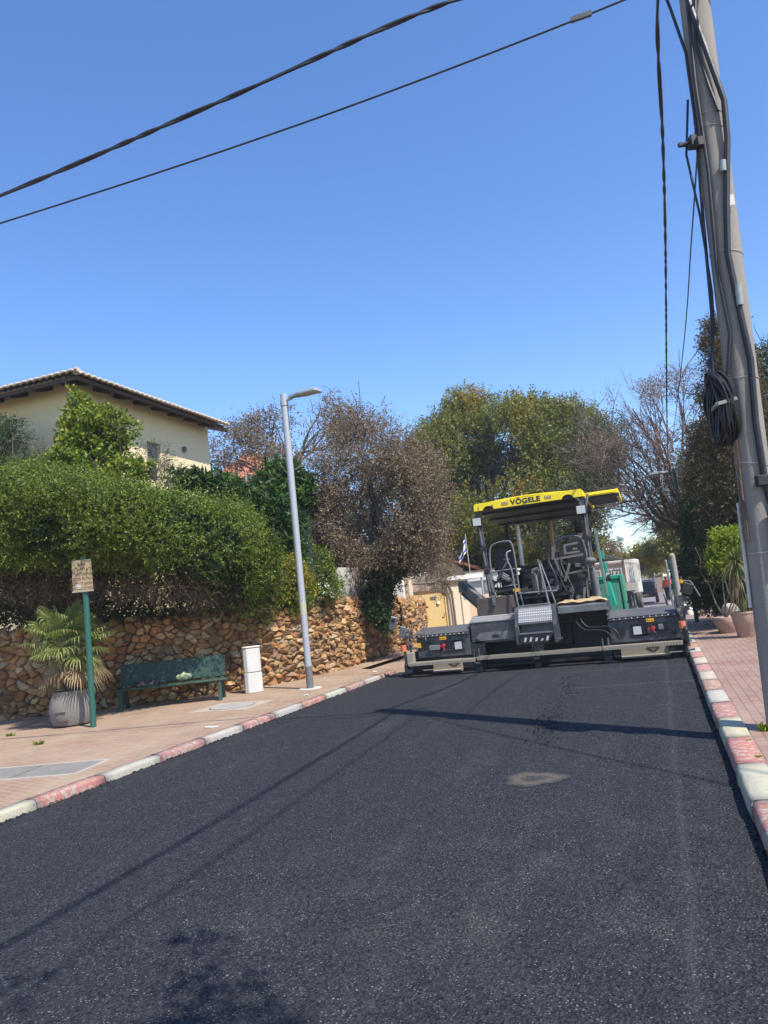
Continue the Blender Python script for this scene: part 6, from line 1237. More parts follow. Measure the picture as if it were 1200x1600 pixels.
bush('leafy_tree', 'tall green leafy tree rising behind the utility pole', [blob(1195, 540, 24, 42, 45), blob(1215, 620, 24, 60, 60), blob(1185, 590, 23.6, 26, 30), blob(1230, 700, 24, 70, 70)], 2400, 8, .35, .09, .05, LM['dark'], (4.6, 24, .1), 'tree', shell=(.3, 1.08), gap=-.5, gapf=1.6)
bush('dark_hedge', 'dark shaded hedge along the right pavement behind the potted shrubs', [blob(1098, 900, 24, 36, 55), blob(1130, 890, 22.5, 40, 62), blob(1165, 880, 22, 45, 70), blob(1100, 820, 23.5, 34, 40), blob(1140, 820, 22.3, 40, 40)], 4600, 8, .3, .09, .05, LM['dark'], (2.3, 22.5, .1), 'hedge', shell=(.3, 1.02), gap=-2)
def pots():
    terra = N('pale_terracotta'); terra.col(terra.mix(terra.noise(5, 6, .7), (.40, .26, .19), (.50, .36, .28))).set(Roughness=.9); terra.bump(terra.noise(40, 4), .4, .008)
    g = gnd(1168, 996, .115); b = np.array([g[0], g[1] + .2, .115])
    t = plant('potted_dracaena', tuple(b), 'strap leaved dracaena in a pale terracotta pot beside the utility pole', 'potted plant')
    mb = MB(); mb.lathe(b, [(.15, 0), (.17, .02), (.205, .26), (.215, .27), (.245, .50), (.26, .51), (.26, .55), (.22, .55), (.215, .47), (.02, .46)], 28); mb.build('pot', terra.m, t, smooth=True)
    mb = MB(); limb(mb, b + np.array([0, 0, .45]), at(1151, 885, b[1]), .035, .03, .05, 6, 8); limb(mb, b + np.array([.05, 0, .45]), at(1166, 930, b[1]), .025, .02, .05, 5, 8); mb.build('stem', BARK, t, smooth=True)
    def rosette(c, n, L, w, droop, mat):
        V = []; Fq = []
        for k in range(n):
            az = rng.random() * 6.28; el = rng.uniform(-.5, 1.35); d = np.array([math.cos(el) * math.cos(az), math.cos(el) * math.sin(az), math.sin(el)]); l = L * rng.uniform(.7, 1.1); s = _n(np.cross(d, np.array([0.01, 0, 1.0]))) * w; b0 = len(V)
            for i in range(6):
                u = i / 5; p = c + d * l * u + np.array([0, 0, -droop * l * u * u * math.cos(el) - .0]); ww = s * (.6 + .5 * u if u < .5 else 1.7 * (1 - u)); V += [p - ww, p + ww]
            Fq += [(b0 + 2 * i, b0 + 2 * i + 1, b0 + 2 * i + 3, b0 + 2 * i + 2) for i in range(5)]
        return np_mesh('leaves', V, Fq, mat, t)
    rosette(at(1150, 880, b[1]), 210, .58, .015, .75, LM['drac']); rosette(at(1165, 930, b[1]), 110, .45, .012, .9, LM['drac']); rosette(b + np.array([0, 0, .55]), 60, .3, .010, .3, LM['palm_dry'])
    rosette(at(1154, 900, b[1]), 90, .42, .013, 1.7, LM['palm_dry'])
    g = gnd(1140, 990, .115); b = np.array([g[0], g[1] + .3, .115]); t2 = plant('potted_shrub', tuple(b), 'bright lime green shrub growing from a wide terracotta bowl', 'potted plant')
    mb = MB(); mb.lathe(b, [(.17, 0), (.19, .02), (.27, .22), (.30, .36), (.29, .38), (.25, .37), (.02, .35)], 28); mb.build('pot', terra.m, t2, smooth=True)
    bl = [blob(1086, 856, 19.6, 22, 13), blob(1112, 850, 19.6, 24, 14), blob(1140, 840, 19.6, 26, 12), blob(1128, 866, 19.6, 24, 12), blob(1160, 838, 19.7, 16, 10), blob(1118, 884, 19.5, 14, 9)]
    foliage('foliage', bl, 800, 8, .15, .065, .032, LM['bright'], t2, shell=(.3, 1.08), gap=-.6, gapf=2.5, bias=(0, 0, .5))
    mb = MB()
    for c, r in bl: limb(mb, b + np.array([0, 0, .33]), c, .018, .007, .12, 5, 6)
    mb.build('stem', BARK, t2, smooth=True)
    # pale boulders by the bowl
    rk = N('pale_rock'); rk.col(rk.mix(rk.noise(6, 6, .7), (.36, .31, .25), (.54, .48, .40))).set(Roughness=.95); rk.bump(rk.noise(14, 6), .7, .03)
    for (px, py, Y, s, lab) in ((1141, 953, 20.2, .20, 'pale rounded boulder resting behind the terracotta bowl'), (1148, 968, 20.0, .17, 'smaller pale boulder wedged between the two terracotta pots')):
        c = at(px, py, Y); V = []; nu, nv = 22, 12
        for j in range(nv + 1):
            for i in range(nu):
                th = math.pi * j / nv; ph = 2 * math.pi * i / nu; d = np.array([math.sin(th) * math.cos(ph), math.sin(th) * math.sin(ph), math.cos(th)]); V.append(c + d * s * np.array([1.15, 1, .8]) * (1 + .18 * float(pn(d[None, :] * 1.5 + s * 30, 1.6)[0])))
        Fq = [(j * nu + i, j * nu + (i + 1) % nu, (j + 1) * nu + (i + 1) % nu, (j + 1) * nu + i) for j in range(nv) for i in range(nu)]
        # carried by a low stone plinth so that nothing floats
        tag(np_mesh('boulder', V, Fq, rk.m, smooth=True, origin=tuple(c)), lab, 'boulder')
    mb = MB(); mb.obox((at(1146, 975, 20.2)[0], 20.25, .30), (.62, .5, .42), .2); o = mb.build('stone_plinth', rk.m, bevel=.08, seg=3, origin=(at(1146, 975, 20.2)[0], 20.25, .115)); tag(o, 'low stone plinth under the pale boulders at the pavement edge', 'plinth')
pots()
def weeds():
    for k, (px, py, s, lab) in enumerate(((1194, 1142, .085, 'tuft of grass at the foot of the utility pole'), (1186, 1186, .035, 'small weed between the kerb and the bricks below the pole'), (1170, 1160, .03, 'tiny weed in the brick joints next to the right kerb'), (1092, 962, .16, 'yellowish grass tuft at the back of the right pavement'))):
        c = gnd(px, py, .115); V = []
        for q in range(46):
            az = rng.random() * 6.28; d = np.array([math.cos(az) * .6, math.sin(az) * .6, 1.0]) * s * rng.uniform(.5, 1.1); p = c + rng.normal(0, s * .3, 3) * np.array([1, 1, 0]); w = np.array([-math.sin(az), math.cos(az), 0]) * .006; V += [p - w, p + w, p + d * .7 + w * .7, p + d + np.array([d[0], d[1], -.2 * s]) * .3]
        tag(np_mesh('grass_tuft', V, np.arange(len(V)).reshape(-1, 4), LM['bright' if k != 3 else 'yellowf'], origin=tuple(c)), lab, 'weed')
    for px, py, s, lab in ((60, 1163, .10, 'low weed on the left pavement near the palm pot'), (15, 1150, .08, 'small weed at the far left of the dusty pavement')):
        c = gnd(px, py, .07); V = []
        for q in range(40):
            az = rng.random() * 6.28; d = np.array([math.cos(az), math.sin(az), .7]) * s * rng.uniform(.4, 1.0); p = c + rng.normal(0, s * .5, 3) * np.array([1, 1, 0]); w = np.array([-math.sin(az), math.cos(az), 0]) * .01; V += [p - w, p + w, p + d * .6 + w, p + d]
        tag(np_mesh('grass_tuft', V, np.arange(len(V)).reshape(-1, 4), LM['hedge'], origin=tuple(c)), lab, 'weed')
weeds()
def litter():
    for px, py, dx, dy, lab in ((478, 1107 - 20, .05, .03, 'white paper scrap on the left pavement by the kerb'), (330, 1137, .12, .03, 'thin white strip of litter on the bricks below the bench'), (585, 1050, .05, .04, 'crumpled white paper near the end of the left kerb')):
        c = gnd(px, py, .07); mb = MB(); V = []; n = 6
        for j in range(n):
            for i in range(n): V.append((c[0] + dx * (i / 2.5 - 1), c[1] + dy * (j / 2.5 - 1), .075 + .018 * rng.random()))
        o = np_mesh('paper_scrap', V, [(j * n + i, j * n + i + 1, (j + 1) * n + i + 1, (j + 1) * n + i) for j in range(n - 1) for i in range(n - 1)], whitep, origin=tuple(c)); o.modifiers.new('t', 'SOLIDIFY').thickness = .003; tag(o, lab, 'litter')
litter()
# ================================================================== utility pole with its cables
POLE = [at(1085, 0, 8.2), at(1112, 250, 8.2), at(1147, 520, 8.2), at(1174, 700, 8.2)]
def pole():
    b = gnd(1226, 1140, .115); b[2] = .0; top2 = POLE[0]; d = (top2 - b); tip = b + d * 1.16
    T = thing('utility_pole', tuple(b), 'tall leaning concrete utility pole on the right pavement hung with cables', 'utility pole')
    n = N('old_concrete'); mp = n.new('ShaderNodeMapping'); mp.inputs['Scale'].default_value = (6, 6, .8); n.l(n.pos, mp.inputs[0])
    c = n.mix(n.noise(1.0, 7, .7, mp.outputs[0]), (.19, .165, .135), (.32, .29, .245)); c = n.mix(n.ramp(n.noise(2.2, 7, .7), [(.56, (0, 0, 0)), (.66, (1, 1, 1))]), c, (.30, .255, .20)); n.col(c).set(Roughness=.92); n.bump(n.noise(45, 6, .7), .6, .01)
    ax = lambda t: b + d * t
    # slightly tapered H-less shaft with a shallow groove on the street face
    prof = []
    nz = 40; na = 28; V = []
    for i in range(nz + 1):
        t = -.02 + 1.18 * i / nz; c0 = ax(t); r = .152 - .004 * t
        for j in range(na):
            a = 2 * math.pi * j / na; rr = r * (1 - .10 * math.exp(-((((a - 4.0 + math.pi) % (2 * math.pi)) - math.pi) / .28) ** 2)); V.append((c0[0] + rr * math.cos(a), c0[1] + rr * math.sin(a), c0[2]))
    Fq = [(i * na + j, i * na + (j + 1) % na, (i + 1) * na + (j + 1) % na, (i + 1) * na + j) for i in range(nz) for j in range(na)]
    np_mesh('shaft', V, Fq, n.m, T, smooth=True)
    R = lambda z: .152 - .004 * ((z) / d[2])
    def on(z, ang, out=.0):
        t = z / d[2]; c0 = ax(t); r = R(z) + out; return Vector((c0[0] + r * math.cos(ang), c0[1] + r * math.sin(ang), c0[2]))
    FR = -1.9                                            # side of the shaft that looks at the street
    # cables strapped to the shaft
    mb = MB()
    mb.tube([on(z, a, o) for z, a, o in ((8.4, -2.3, .03), (7.5, -2.0, .03), (6.9, -1.45, .05), (6.3, -.95, .08), (5.9, -.95, .06), (5.2, -1.35, .03), (4.7, -1.6, .03), (4.1, -1.35, .03), (3.6, -1.1, .03), (3.0, -1.25, .03), (2.4, -1.15, .03), (2.15, -.9, .03), (1.9, -.6, .03))], .03, 8)
    mb.tube([on(z, a, o) for z, a, o in ((8.4, -1.9, .02), (7.4, -2.1, .03), (6.6, -2.2, .03), (5.6, -2.1, .02), (4.6, -2.3, .02), (3.9, -2.0, .02), (3.5, -2.4, .03))], .018, 8)
    mb.tube([on(z, a, o) for z, a, o in ((8.4, -3.3, .25), (7.6, -3.0, .10), (7.0, -2.6, .03), (6.2, -2.5, .03), (5.2, -2.9, .03), (4.2, -3.0, .05), (3.5, -2.9, .12))], .016, 8)
    mb.tube([on(z, a, o) for z, a, o in ((6.5, -2.9, .04), (6.0, -3.0, .10), (5.9, -2.9, .12), (5.2, -2.85, .06), (4.4, -2.9, .03), (4.0, -2.95, .05), (3.5, -3.0, .16))], .012, 8)
    mb.tube([on(z, a, o) for z, a, o in ((8.4, -1.2, .02), (7.6, -1.6, .03), (7.0, -1.9, .03), (6.5, -1.5, .03), (6.2, -1.2, .05))], .016, 8)
    mb.build('pole_cable', MAT['cable'], T, smooth=True)
    mb = MB(); lit = paint('pale_conduit', (.50, .47, .42), .6, 0, .3)
    mb.tube([on(z, -2.9, .025) for z in (2.25, 1.95, 1.6, 1.25)], .016, 8); mb.build('conduit', lit, T, smooth=True)
    mb = MB()
    for k in range(9): z = 2.9 - .12 * k; mb.obox(on(z, -2.55, .002), (.05, .03, .14), 1.0 + .2 * math.sin(k))
    mb.build('spalled_crack', paint('rusty_spall', (.10, .065, .045), .95, 0, .4), T)
    steel = paint('strap_steel', (.36, .36, .34), .45, .4, .3)
    mb = MB()
    for z in (6.25, 6.1, 4.75, 3.45, 2.6, 1.75):
        t = z / d[2]; c0 = ax(t); r = R(z) + .004
        for q in range(28):
            a0, a1 = 2 * math.pi * q / 28, 2 * math.pi * (q + 1) / 28; tz = .04 * math.sin(z * 9)
            f = lambda a, dr, dz: (c0[0] + (r + dr) * math.cos(a), c0[1] + (r + dr) * math.sin(a), c0[2] + dz + tz * math.cos(a))
            mb.hexa([f(a0, 0, 0), f(a1, 0, 0), f(a1, .003, 0), f(a0, .003, 0), f(a0, 0, .008), f(a1, 0, .008), f(a1, .003, .008), f(a0, .003, .008)])
    mb.build('strap', steel, T)
    mb = MB()
    mb.obox(on(6.0, -2.7, .05), (.10, .10, .12), .4); mb.obox(on(5.95, -2.3, .05), (.07, .07, .10), .4); mb.obox(on(6.02, -2.95, .12), (.14, .04, .04), .4); mb.tube([on(6.0, -2.7, .1), on(5.98, -2.8, .2)], .02, 6); mb.build('cable_clamp', MAT['black'], T, bevel=.006)
    for z in (5.55, 4.25, 4.15):
        mb = MB(); q = on(z, -1.35, .05); mb.cyl(q, q + Vector((.01, 0, .11)), .032, 10); mb.build('cable_ferrule', paint('pale_grey_green', (.30, .34, .31), .5), T, smooth=True)
    mb = MB(); q = on(5.25, -1.15, .03); mb.obox(q, (.085, .006, .11), .15); tg = mb.build('pole_tag', whitep, T); mb = MB(); mb.obox(q + Vector((-.005, -.006, .05)), (.03, .004, .012), .15, 0, .3); mb.build('pin', MAT['black'], tg)
    mb = MB(); mb.obox(on(2.42, -1.35, .05), (.12, .07, .10), .4); mb.build('junction_box', MAT['black'], T, bevel=.008)
    gp = N('clear_guard'); gp.col((.5, .52, .48)).set(Roughness=.4); gp.b.inputs['Transmission Weight'].default_value = .3
    mb = MB(); V = []; na2 = 10
    for z in (1.62, 2.18):
        for q in range(na2): V.append(on(z, -1.25 + 1.3 * q / (na2 - 1), .075))
    o = np_mesh('cable_guard', V, [(q, q + 1, na2 + q + 1, na2 + q) for q in range(na2 - 1)], gp.m, T, smooth=True); o.modifiers.new('t', 'SOLIDIFY').thickness = .01
    # bundled spare cable
    cc = at(1130, 638, 7.98); cc = Vector(cc); fx = Vector((.55, -.83, 0)).normalized(); r = random.Random(3); mb = MB()
    # loops stand on edge, seen nearly end on
    for k in range(48):
        s = (k % 16) / 15 - .5; off = Vector((-.02, -.02, 0)) + Vector((.80, .30, 0)) * (s * .13); a_, b_ = .055 + r.uniform(-.04, .04), .33 + r.uniform(-.05, .04); pts = []
        for q in range(33):
            a = 2 * math.pi * q / 32; pts.append(cc + off + Vector((.55, -.83, 0)) * (a_ * math.cos(a) * 1.6) + Vector((.03 * math.sin(2 * a + k), .02 * math.cos(a * 2 + k), b_ * math.sin(a))))
        mb.tube(pts, .0115, 6, False)
    mb.build('cable_coil', MAT['cable'], T, smooth=True)
    mb = MB(); mb.bar(cc + Vector((-.06, -.16, .02)), cc + Vector((.12, -.12, .05)), .03, .035); mb.bar(cc + Vector((-.06, -.16, .02)), cc + Vector((-.10, .02, .0)), .03, .035); mb.bar(cc + Vector((.1, .0, .03)), cc + Vector((.22, .12, .03)), .04, .04); mb.build('coil_bracket', paint('pale_bracket', (.26, .26, .23), .6), T, bevel=.004)
    mb = MB(); mb.tube([tip + np.array([-.25, 0, -.62]), tip + np.array([-.05, 0, -.6])], .04, 8); mb.obox(Vector(ax(1.03)) + Vector((.16, -.06, 0)), (.10, .16, .5), .3); mb.tube([ax(1.1) + np.array([-.5, -.1, 0]), ax(1.1) + np.array([.5, .1, 0])], .035, 8); mb.build('cross_arm', MAT['dkgrey'], T)
    return b, d
PB, PD = pole()
def cable(pts, r, label, twist=0, name='overhead_cable', group=None, marker=None, n=10):
    """a hanging cable; a twisted one is two or three strands wound round each other"""
    P = catmull(pts, n); P = [np.array(p) for p in P]; mb = MB()
    if not twist: mb.tube(P, r, 6)
    else:
        Q = []; L = 0
        fine = []
        for a, b in zip(P[:-1], P[1:]):
            k = max(2, int(np.linalg.norm(b - a) / .05))
            for i in range(k): fine.append(a + (b - a) * i / k)
        fine.append(P[-1]); fine = np.array(fine); s = np.concatenate([[0], np.cumsum(np.linalg.norm(np.diff(fine, axis=0), axis=1))])
        t = unit(np.gradient(fine, axis=0)); u = unit(np.cross(t, np.array([.3, .2, 1.0]))); w = np.cross(t, u)
        for k in range(twist):
            ph = 2 * math.pi * k / twist + s * 2 * math.pi / 1.25 + 1.1 * np.sin(s * 1.9) + .7 * np.sin(s * 4.7); mb.tube(list(fine + u * (np.cos(ph) * r * .62)[:, None] + w * (np.sin(ph) * r * .62)[:, None]), r, 5)
    o = mb.build(name, MAT['cable'], origin=tuple(P[0]), smooth=True); tag(o, label, 'overhead cable', group)
    if marker is not None:
        c, dv = marker; m2 = MB(); m2.bar(np.array(c) - np.array(dv) * .5, np.array(c) + np.array(dv) * .5, .035, .055); m2.build('marker_sleeve', paint('sleeve', (.06, .065, .06), .6), o)
    return o
top = PB + PD * 1.10; topL = PB + PD * 1.06
a1, a2, a3 = at(710, 0, 7.9), at(350, 156, 7.55), at(0, 306, 7.2)
cable([top, a1, a2, a3, a3 + (a3 - a2) * 1.4 + np.array([0, 0, .15])], .019, 'thick twisted black cable sagging across the sky, upper of the two on the left', 2)
b1, b2, b3 = at(975, 0, 8.1), at(480, 190, 7.7), at(0, 349, 7.4); mk = at(908, 26, 8.05); mk2 = at(925, 20, 8.06)
cable([topL, b1, b2, b3, b3 + (b3 - b2) * 1.4 + np.array([0, 0, .15])], .011, 'thin black cable with a marker sleeve below the twisted one on the left', 0, marker=(mk, unit((mk2 - mk)[None, :])[0] * .22))
c1, c2, c3 = at(1028, 0, 8.7), at(1040, 400, 14.5), at(1043, 735, 40)
cable([top + np.array([-.05, 0, 0]), c1, at(1036, 230, 11), c2, at(1041.5, 600, 24), c3], .017, 'twisted black cable running straight up the street beside the pole', 2)
cable([at(1090, 235, 8.2), at(1080, 380, 11.3), at(1066, 560, 17.5), at(1045, 735, 38)], .010, 'thin black wire leaving the pole clamp and running up the street')
cable([top, top + np.array([0.05, -3, -.25]), top + np.array([.1, -9, -.5]), top + np.array([.3, -20, 0])], .027, 'black cable running from the pole top back along the street')
cable([topL + np.array([0, 0, -.5]), topL + np.array([.14, -3, -.6]), topL + np.array([.48, -10, -.7])], .013, 'thin black wire leaving the pole back along the street')
cable([PB + PD * 1.04, PB + PD * 1.04 + np.array([1.5, -1.9, -.4]), PB + PD * 1.04 + np.array([6.3, -7.2, -1.0])], .015, 'thin black wire leaving the pole towards the house on the right')
# ================================================================== right hand street furniture
gl = (0.93, 25.0, .1)
street_lamp(gl, 4.75, MAT['green_paint'], .065, .045, (-1, 0, 0), .62, 'slim green street lamp on the right pavement before the bare tree', band=False)
def post(px0, py0, Y, r, mat, label, name='post', base=None):
    c = at(px0, py0, Y); mb = MB(); mb.tube([(c[0] + .03, Y, zfar(Y) + .1), (c[0], Y, c[2])], [r, r * .95], 12); mb.lathe((c[0], Y, c[2]), [(r, 0), (r * .7, r * .5), (.005, r * .8)], 12)
    o = mb.build(name, mat, origin=(c[0], Y, zfar(Y) + .1), smooth=True); tag(o, label, 'post'); return o
post(1050, 868, 21, .075, MAT['concrete'], 'stout round concrete post at the right kerb behind the screed')
post(1046, 878, 31, .05, MAT['green_paint'], 'green metal post on the right pavement left of the concrete post')
post(1040, 876, 38, .05, MAT['galv'], 'thin grey post farther along the right kerb')
for (px, Y, s, lab) in ((1048, 33, .28, 'low pale boulder on the verge of the right kerb'),):
    c = gnd(1050, 940, .1); c = np.array([.85, 31.0, .12]); V = []; nu, nv = 18, 10
    for j in range(nv + 1):
        for i in range(nu):
            th = math.pi * j / nv; ph = 2 * math.pi * i / nu; dd = np.array([math.sin(th) * math.cos(ph), math.sin(th) * math.sin(ph), math.cos(th)]); V.append(c + dd * s * (1 + .15 * float(pn(dd[None, :] * 2, 1.6)[0])))
    tag(np_mesh('boulder', V, [(j * nu + i, j * nu + (i + 1) % nu, (j + 1) * nu + (i + 1) % nu, (j + 1) * nu + i) for j in range(nv) for i in range(nu)], whitep, smooth=True, origin=tuple(c)), lab, 'boulder')
# ================================================================== truck and car up the street
def truck():
    white = paint('dusty_white_body', (.62, .59, .54), .6, 0, .45, (.42, .36, .3), 2); dk = paint('truck_dark', (.025, .025, .03), .6, 0, .3); tyre = paint('dusty_tyre', (.06, .055, .05), .9, 0, .5, (.2, .17, .14)); rim = paint('truck_rim', (.4, .38, .35), .6, 0, .3)
    Y0 = 40.0; xr = at(979, 900, Y0)[0]; z0 = zfar(Y0) - .04; ang = math.atan2(.075, 1); R = Matrix.Rotation(-ang, 3, 'Z'); O = Vector((xr, Y0, z0)); w = 2.5
    T = thing('tipper_truck', (xr - w / 2, Y0, z0), 'dusty white tipper truck standing on the old road beyond the paver', 'truck')
    P = lambda x, y, z: O + R @ Vector((x, y, z))          # x<=0 to the left of the rear right corner
    def bx(mb, x0, x1, y0, y1, za, zb): mb.hexa([P(x0, y0, za), P(x1, y0, za), P(x1, y1, za), P(x0, y1, za), P(x0, y0, zb), P(x1, y0, zb), P(x1, y1, zb), P(x0, y1, zb)])
    zt = at(979, 874, Y0)[2] - z0; zb = at(979, 910, Y0)[2] - z0
    mb = MB(); bx(mb, -w, 0, .08, 5.6, zb, zt); body = mb.build('dump_body', white, T, bevel=.02)
    mb = MB(); bx(mb, -w - .01, .01, -.02, .075, zb + .02, zt - .02); tg = mb.build('tailgate', white, T, bevel=.02)
    mb = MB()
    for x in (-w + .03, -.09): bx(mb, x, x + .06, -.06, -.021, zb, zt + .05)
    bx(mb, -w, 0, -.05, -.021, zt - .16, zt - .13); bx(mb, -w, 0, -.05, -.021, zt - .28, zt - .25); mb.build('tailgate_rib', paint('dull_red_trim', (.30, .10, .08), .6, 0, .4), tg)
    ink = paint('truck_ink', (.04, .03, .03), .6, 0, .1)
    text_mesh('lettering', 'גלובל הובלות'[::-1], .40, ink, tg, P(-1.35, -.026, zb + (zt - zb) * .50), R @ Vector((1, 0, 0)), (0, 0, 1), .003, sx=1.05)
    mb = MB(); bx(mb, -.95, -.08, -.09, -.022, zb - .02, zb + .09); mb.build('orange_bar', paint('orange_bar', (.55, .22, .06), .6, 0, .2), tg)
    mb = MB()
    for k in range(7): bx(mb, .0, .09, .3 + k * .82, .46 + k * .82, zb - .05, zt)
    bx(mb, 0, .07, .08, 5.6, zt - .14, zt); mb.build('side_rib', white, body)
    mb = MB(); mb.tube([P(-w, .1, zt), P(-w / 2, .1, zt + .38), P(0, .1, zt)], .03, 6); mb.tube([P(-w / 2, .1, zt + .38), P(-w / 2, 5.4, zt + .38)], .03, 6)
    mb.hexa([P(-w + .05, .15, zt + .01), P(-.05, .15, zt + .01), P(-.05, 5.5, zt + .01), P(-w + .05, 5.5, zt + .01), P(-w / 2 - .1, .2, zt + .34), P(-w / 2 + .1, .2, zt + .34), P(-w / 2 + .1, 5.4, zt + .34), P(-w / 2 - .1, 5.4, zt + .34)]); mb.build('tarpaulin', paint('dark_tarp', (.07, .07, .075), .9, 0, .4, (.16, .15, .14)), body)
    mb = MB(); bx(mb, -1.8, -.7, .2, 7.6, .75, 1.02); bx(mb, -w + .1, -.1, .1, .3, .45, .62); mb.build('chassis', dk, T)
    for yy in (1.1, 2.45, 6.3):
        for xx in (-.30, -w + .02):
            mb = MB(); mb.lathe((0, 0, 0), [(.30, -.14), (.47, -.14), (.52, -.09), (.52, .09), (.47, .14), (.30, .14)], 24); M3 = R @ Matrix.Rotation(math.pi / 2, 3, 'Y'); c = P(xx + .15, yy, .52); mb.v = [tuple(c + M3 @ Vector(v)) for v in mb.v]; wh = mb.build('wheel', tyre, T, smooth=True)
            mb = MB(); mb.lathe((0, 0, 0), [(.30, -.10), (.30, .12), (.20, .08), (.12, .15), (.02, .15)], 20); mb.v = [tuple(c + M3 @ Vector(v)) for v in mb.v]; mb.build('rim', rim, wh, smooth=True)
    mb = MB()
    for yy in (.55, 1.8): bx(mb, -.50, .0, yy, yy + .04, .35, 1.15)
    bx(mb, -.52, .02, .6, 1.7, 1.1, 1.16); bx(mb, -.52, .02, 1.85, 3.0, 1.1, 1.16); bx(mb, -w + .02, -w + .52, .55, .59, .35, 1.15); mb.build('mudguard', dk, T)
    mb = MB(); bx(mb, -.95, -.45, .05, .09, .86, 1.00); mb.build('number_plate', paint('plate_yellow', (.62, .50, .22), .6, 0, .3), T)
    mb = MB(); bx(mb, -.40, -.12, .05, .10, .70, .84); bx(mb, -w + .12, -w + .4, .05, .10, .70, .84); mb.build('tail_light', paint('tail_red', (.35, .02, .02), .3), T)
    mb = MB(); bx(mb, -w + .05, -.05, 6.0, 7.9, .9, 2.9); cab = mb.build('cab', white, T, bevel=.08, seg=2)
    mb = MB(); bx(mb, -.049, -.035, 6.3, 7.3, 1.8, 2.6); bx(mb, -w + .2, -.2, 5.985, 5.999, 2.0, 2.7); mb.build('window', paint('cab_glass', (.02, .025, .03), .1), cab)
    mb = MB(); mb.tube([P(0, 7.6, 2.4), P(.28, 7.6, 2.45)], .02, 6); bx(mb, .22, .34, 7.5, 7.6, 1.9, 2.45); mb.build('mirror', dk, cab)
truck()
def pickup():
    body = paint('dark_blue_car', (.03, .035, .05), .35, 0, .25); gls = paint('car_glass', (.02, .022, .025), .08); Y0 = 58.0; xc = at(1004, 905, Y0)[0]; z0 = zfar(Y0) - .04
    T = thing('parked_car', (xc, Y0, z0), 'dark blue pickup with a pale ladder rack parked up the street', 'car')
    mb = MB(); mb.prism([(xc - .88, Y0 + y, z0 + z) for y, z in ((0, .45), (0, 1.0), (1.5, 1.02), (1.55, 1.05), (1.8, 1.68), (3.2, 1.70), (3.8, 1.10), (4.8, 1.0), (4.9, .45))], (1.76, 0, 0)); mb.build('body', body, T, bevel=.06, seg=2)
    mb = MB(); mb.prism([(xc - .70, Y0 + y - .02, z0 + z) for y, z in ((1.60, 1.12), (1.795, 1.60), (1.80, 1.60), (1.61, 1.12))], (1.4, 0, 0)); mb.prism([(xc + .881, Y0 + y, z0 + z) for y, z in ((1.75, 1.12), (1.95, 1.6), (3.1, 1.6), (3.5, 1.12))], (.006, 0, 0)); mb.build('window', gls, T)
    for yy in (.9, 3.9):
        for xx in (-.8, .8):
            mb = MB(); mb.cyl((xc + xx - .11, Y0 + yy, z0 + .34), (xc + xx + .11, Y0 + yy, z0 + .34), .34, 18); wh = mb.build('wheel', MAT['black'], T, smooth=True); mb = MB(); s = 1 if xx > 0 else -1; mb.cyl((xc + xx + s * .10, Y0 + yy, z0 + .34), (xc + xx + s * .12, Y0 + yy, z0 + .34), .2, 14); mb.build('rim', MAT['galv'], wh)
    mb = MB()
    for xx in (-.8, .8): mb.tube([(xc + xx, Y0 + .1, z0 + 1.0), (xc + xx, Y0 + .1, z0 + 1.95)], .03, 6); mb.tube([(xc + xx, Y0 + .1, z0 + 1.95), (xc + xx, Y0 + 3, z0 + 1.95)], .03, 6)
    mb.tube([(xc - .8, Y0 + .1, z0 + 1.6), (xc + .8, Y0 + .1, z0 + 1.6)], .03, 6); mb.build('ladder_rack', whitep, T)
    mb = MB()
    for xx in (-.84, .70): mb.box(xc + xx, xc + xx + .14, Y0 - .02, Y0 - .001, z0 + .75, z0 + .95)
    mb.build('tail_light', paint('car_tail_red', (.4, .02, .02), .3), T); mb = MB(); mb.box(xc - .26, xc + .26, Y0 - .02, Y0 - .001, z0 + .55, z0 + .67); mb.build('number_plate', paint('car_plate', (.7, .55, .1), .5), T)
pickup()
jp = standing(); p1 = at(1040, 905, 56); person((p1[0], 56, zfar(56) + .02), 2.6, jp, (orv, trs, orv), 'worker in an orange vest standing at the right kerb, nearer of two', cap=(.5, .12, .03))
jp = standing(); p1 = at(1050, 905, 68); person((p1[0], 68, zfar(68) + .1), .8, jp, (orv, trs, orv), 'worker in an orange vest partly behind the posts, farther of two', cap=(.5, .12, .03))
# end of the street
def endwall():
    a = at(1012, 905, 96); b = at(1036, 905, 96); z = zfar(96); T = thing('boundary_wall', ((a[0] + b[0]) / 2, 96, z), 'low brown block wall closing the far end of the street', 'wall')
    n = N('brown_blocks'); bt = n.new('ShaderNodeTexBrick'); mp = n.new('ShaderNodeMapping'); mp.inputs['Rotation'].default_value = (1.5708, 0, 0); n.l(n.pos, mp.inputs[0]); n.l(mp.outputs[0], bt.inputs['Vector']); bt.inputs['Scale'].default_value = 2.2; bt.inputs['Color1'].default_value = (.33, .23, .17, 1); bt.inputs['Color2'].default_value = (.40, .29, .22, 1); bt.inputs['Mortar'].default_value = (.25, .2, .16, 1); n.col(bt.outputs[0]).set(Roughness=.9)
    mb = MB(); mb.box(a[0], b[0], 96, 96.3, z - .1, at(1024, 899, 96)[2]); mb.build('wall', n.m, T); mb = MB(); mb.box(a[0] - .1, b[0] + .1, 95.9, 96.4, at(1024, 899, 96)[2] + .003, at(1024, 897, 96)[2]); mb.build('coping', cream, T)
endwall()
ft = 'trees at the far end of the street'
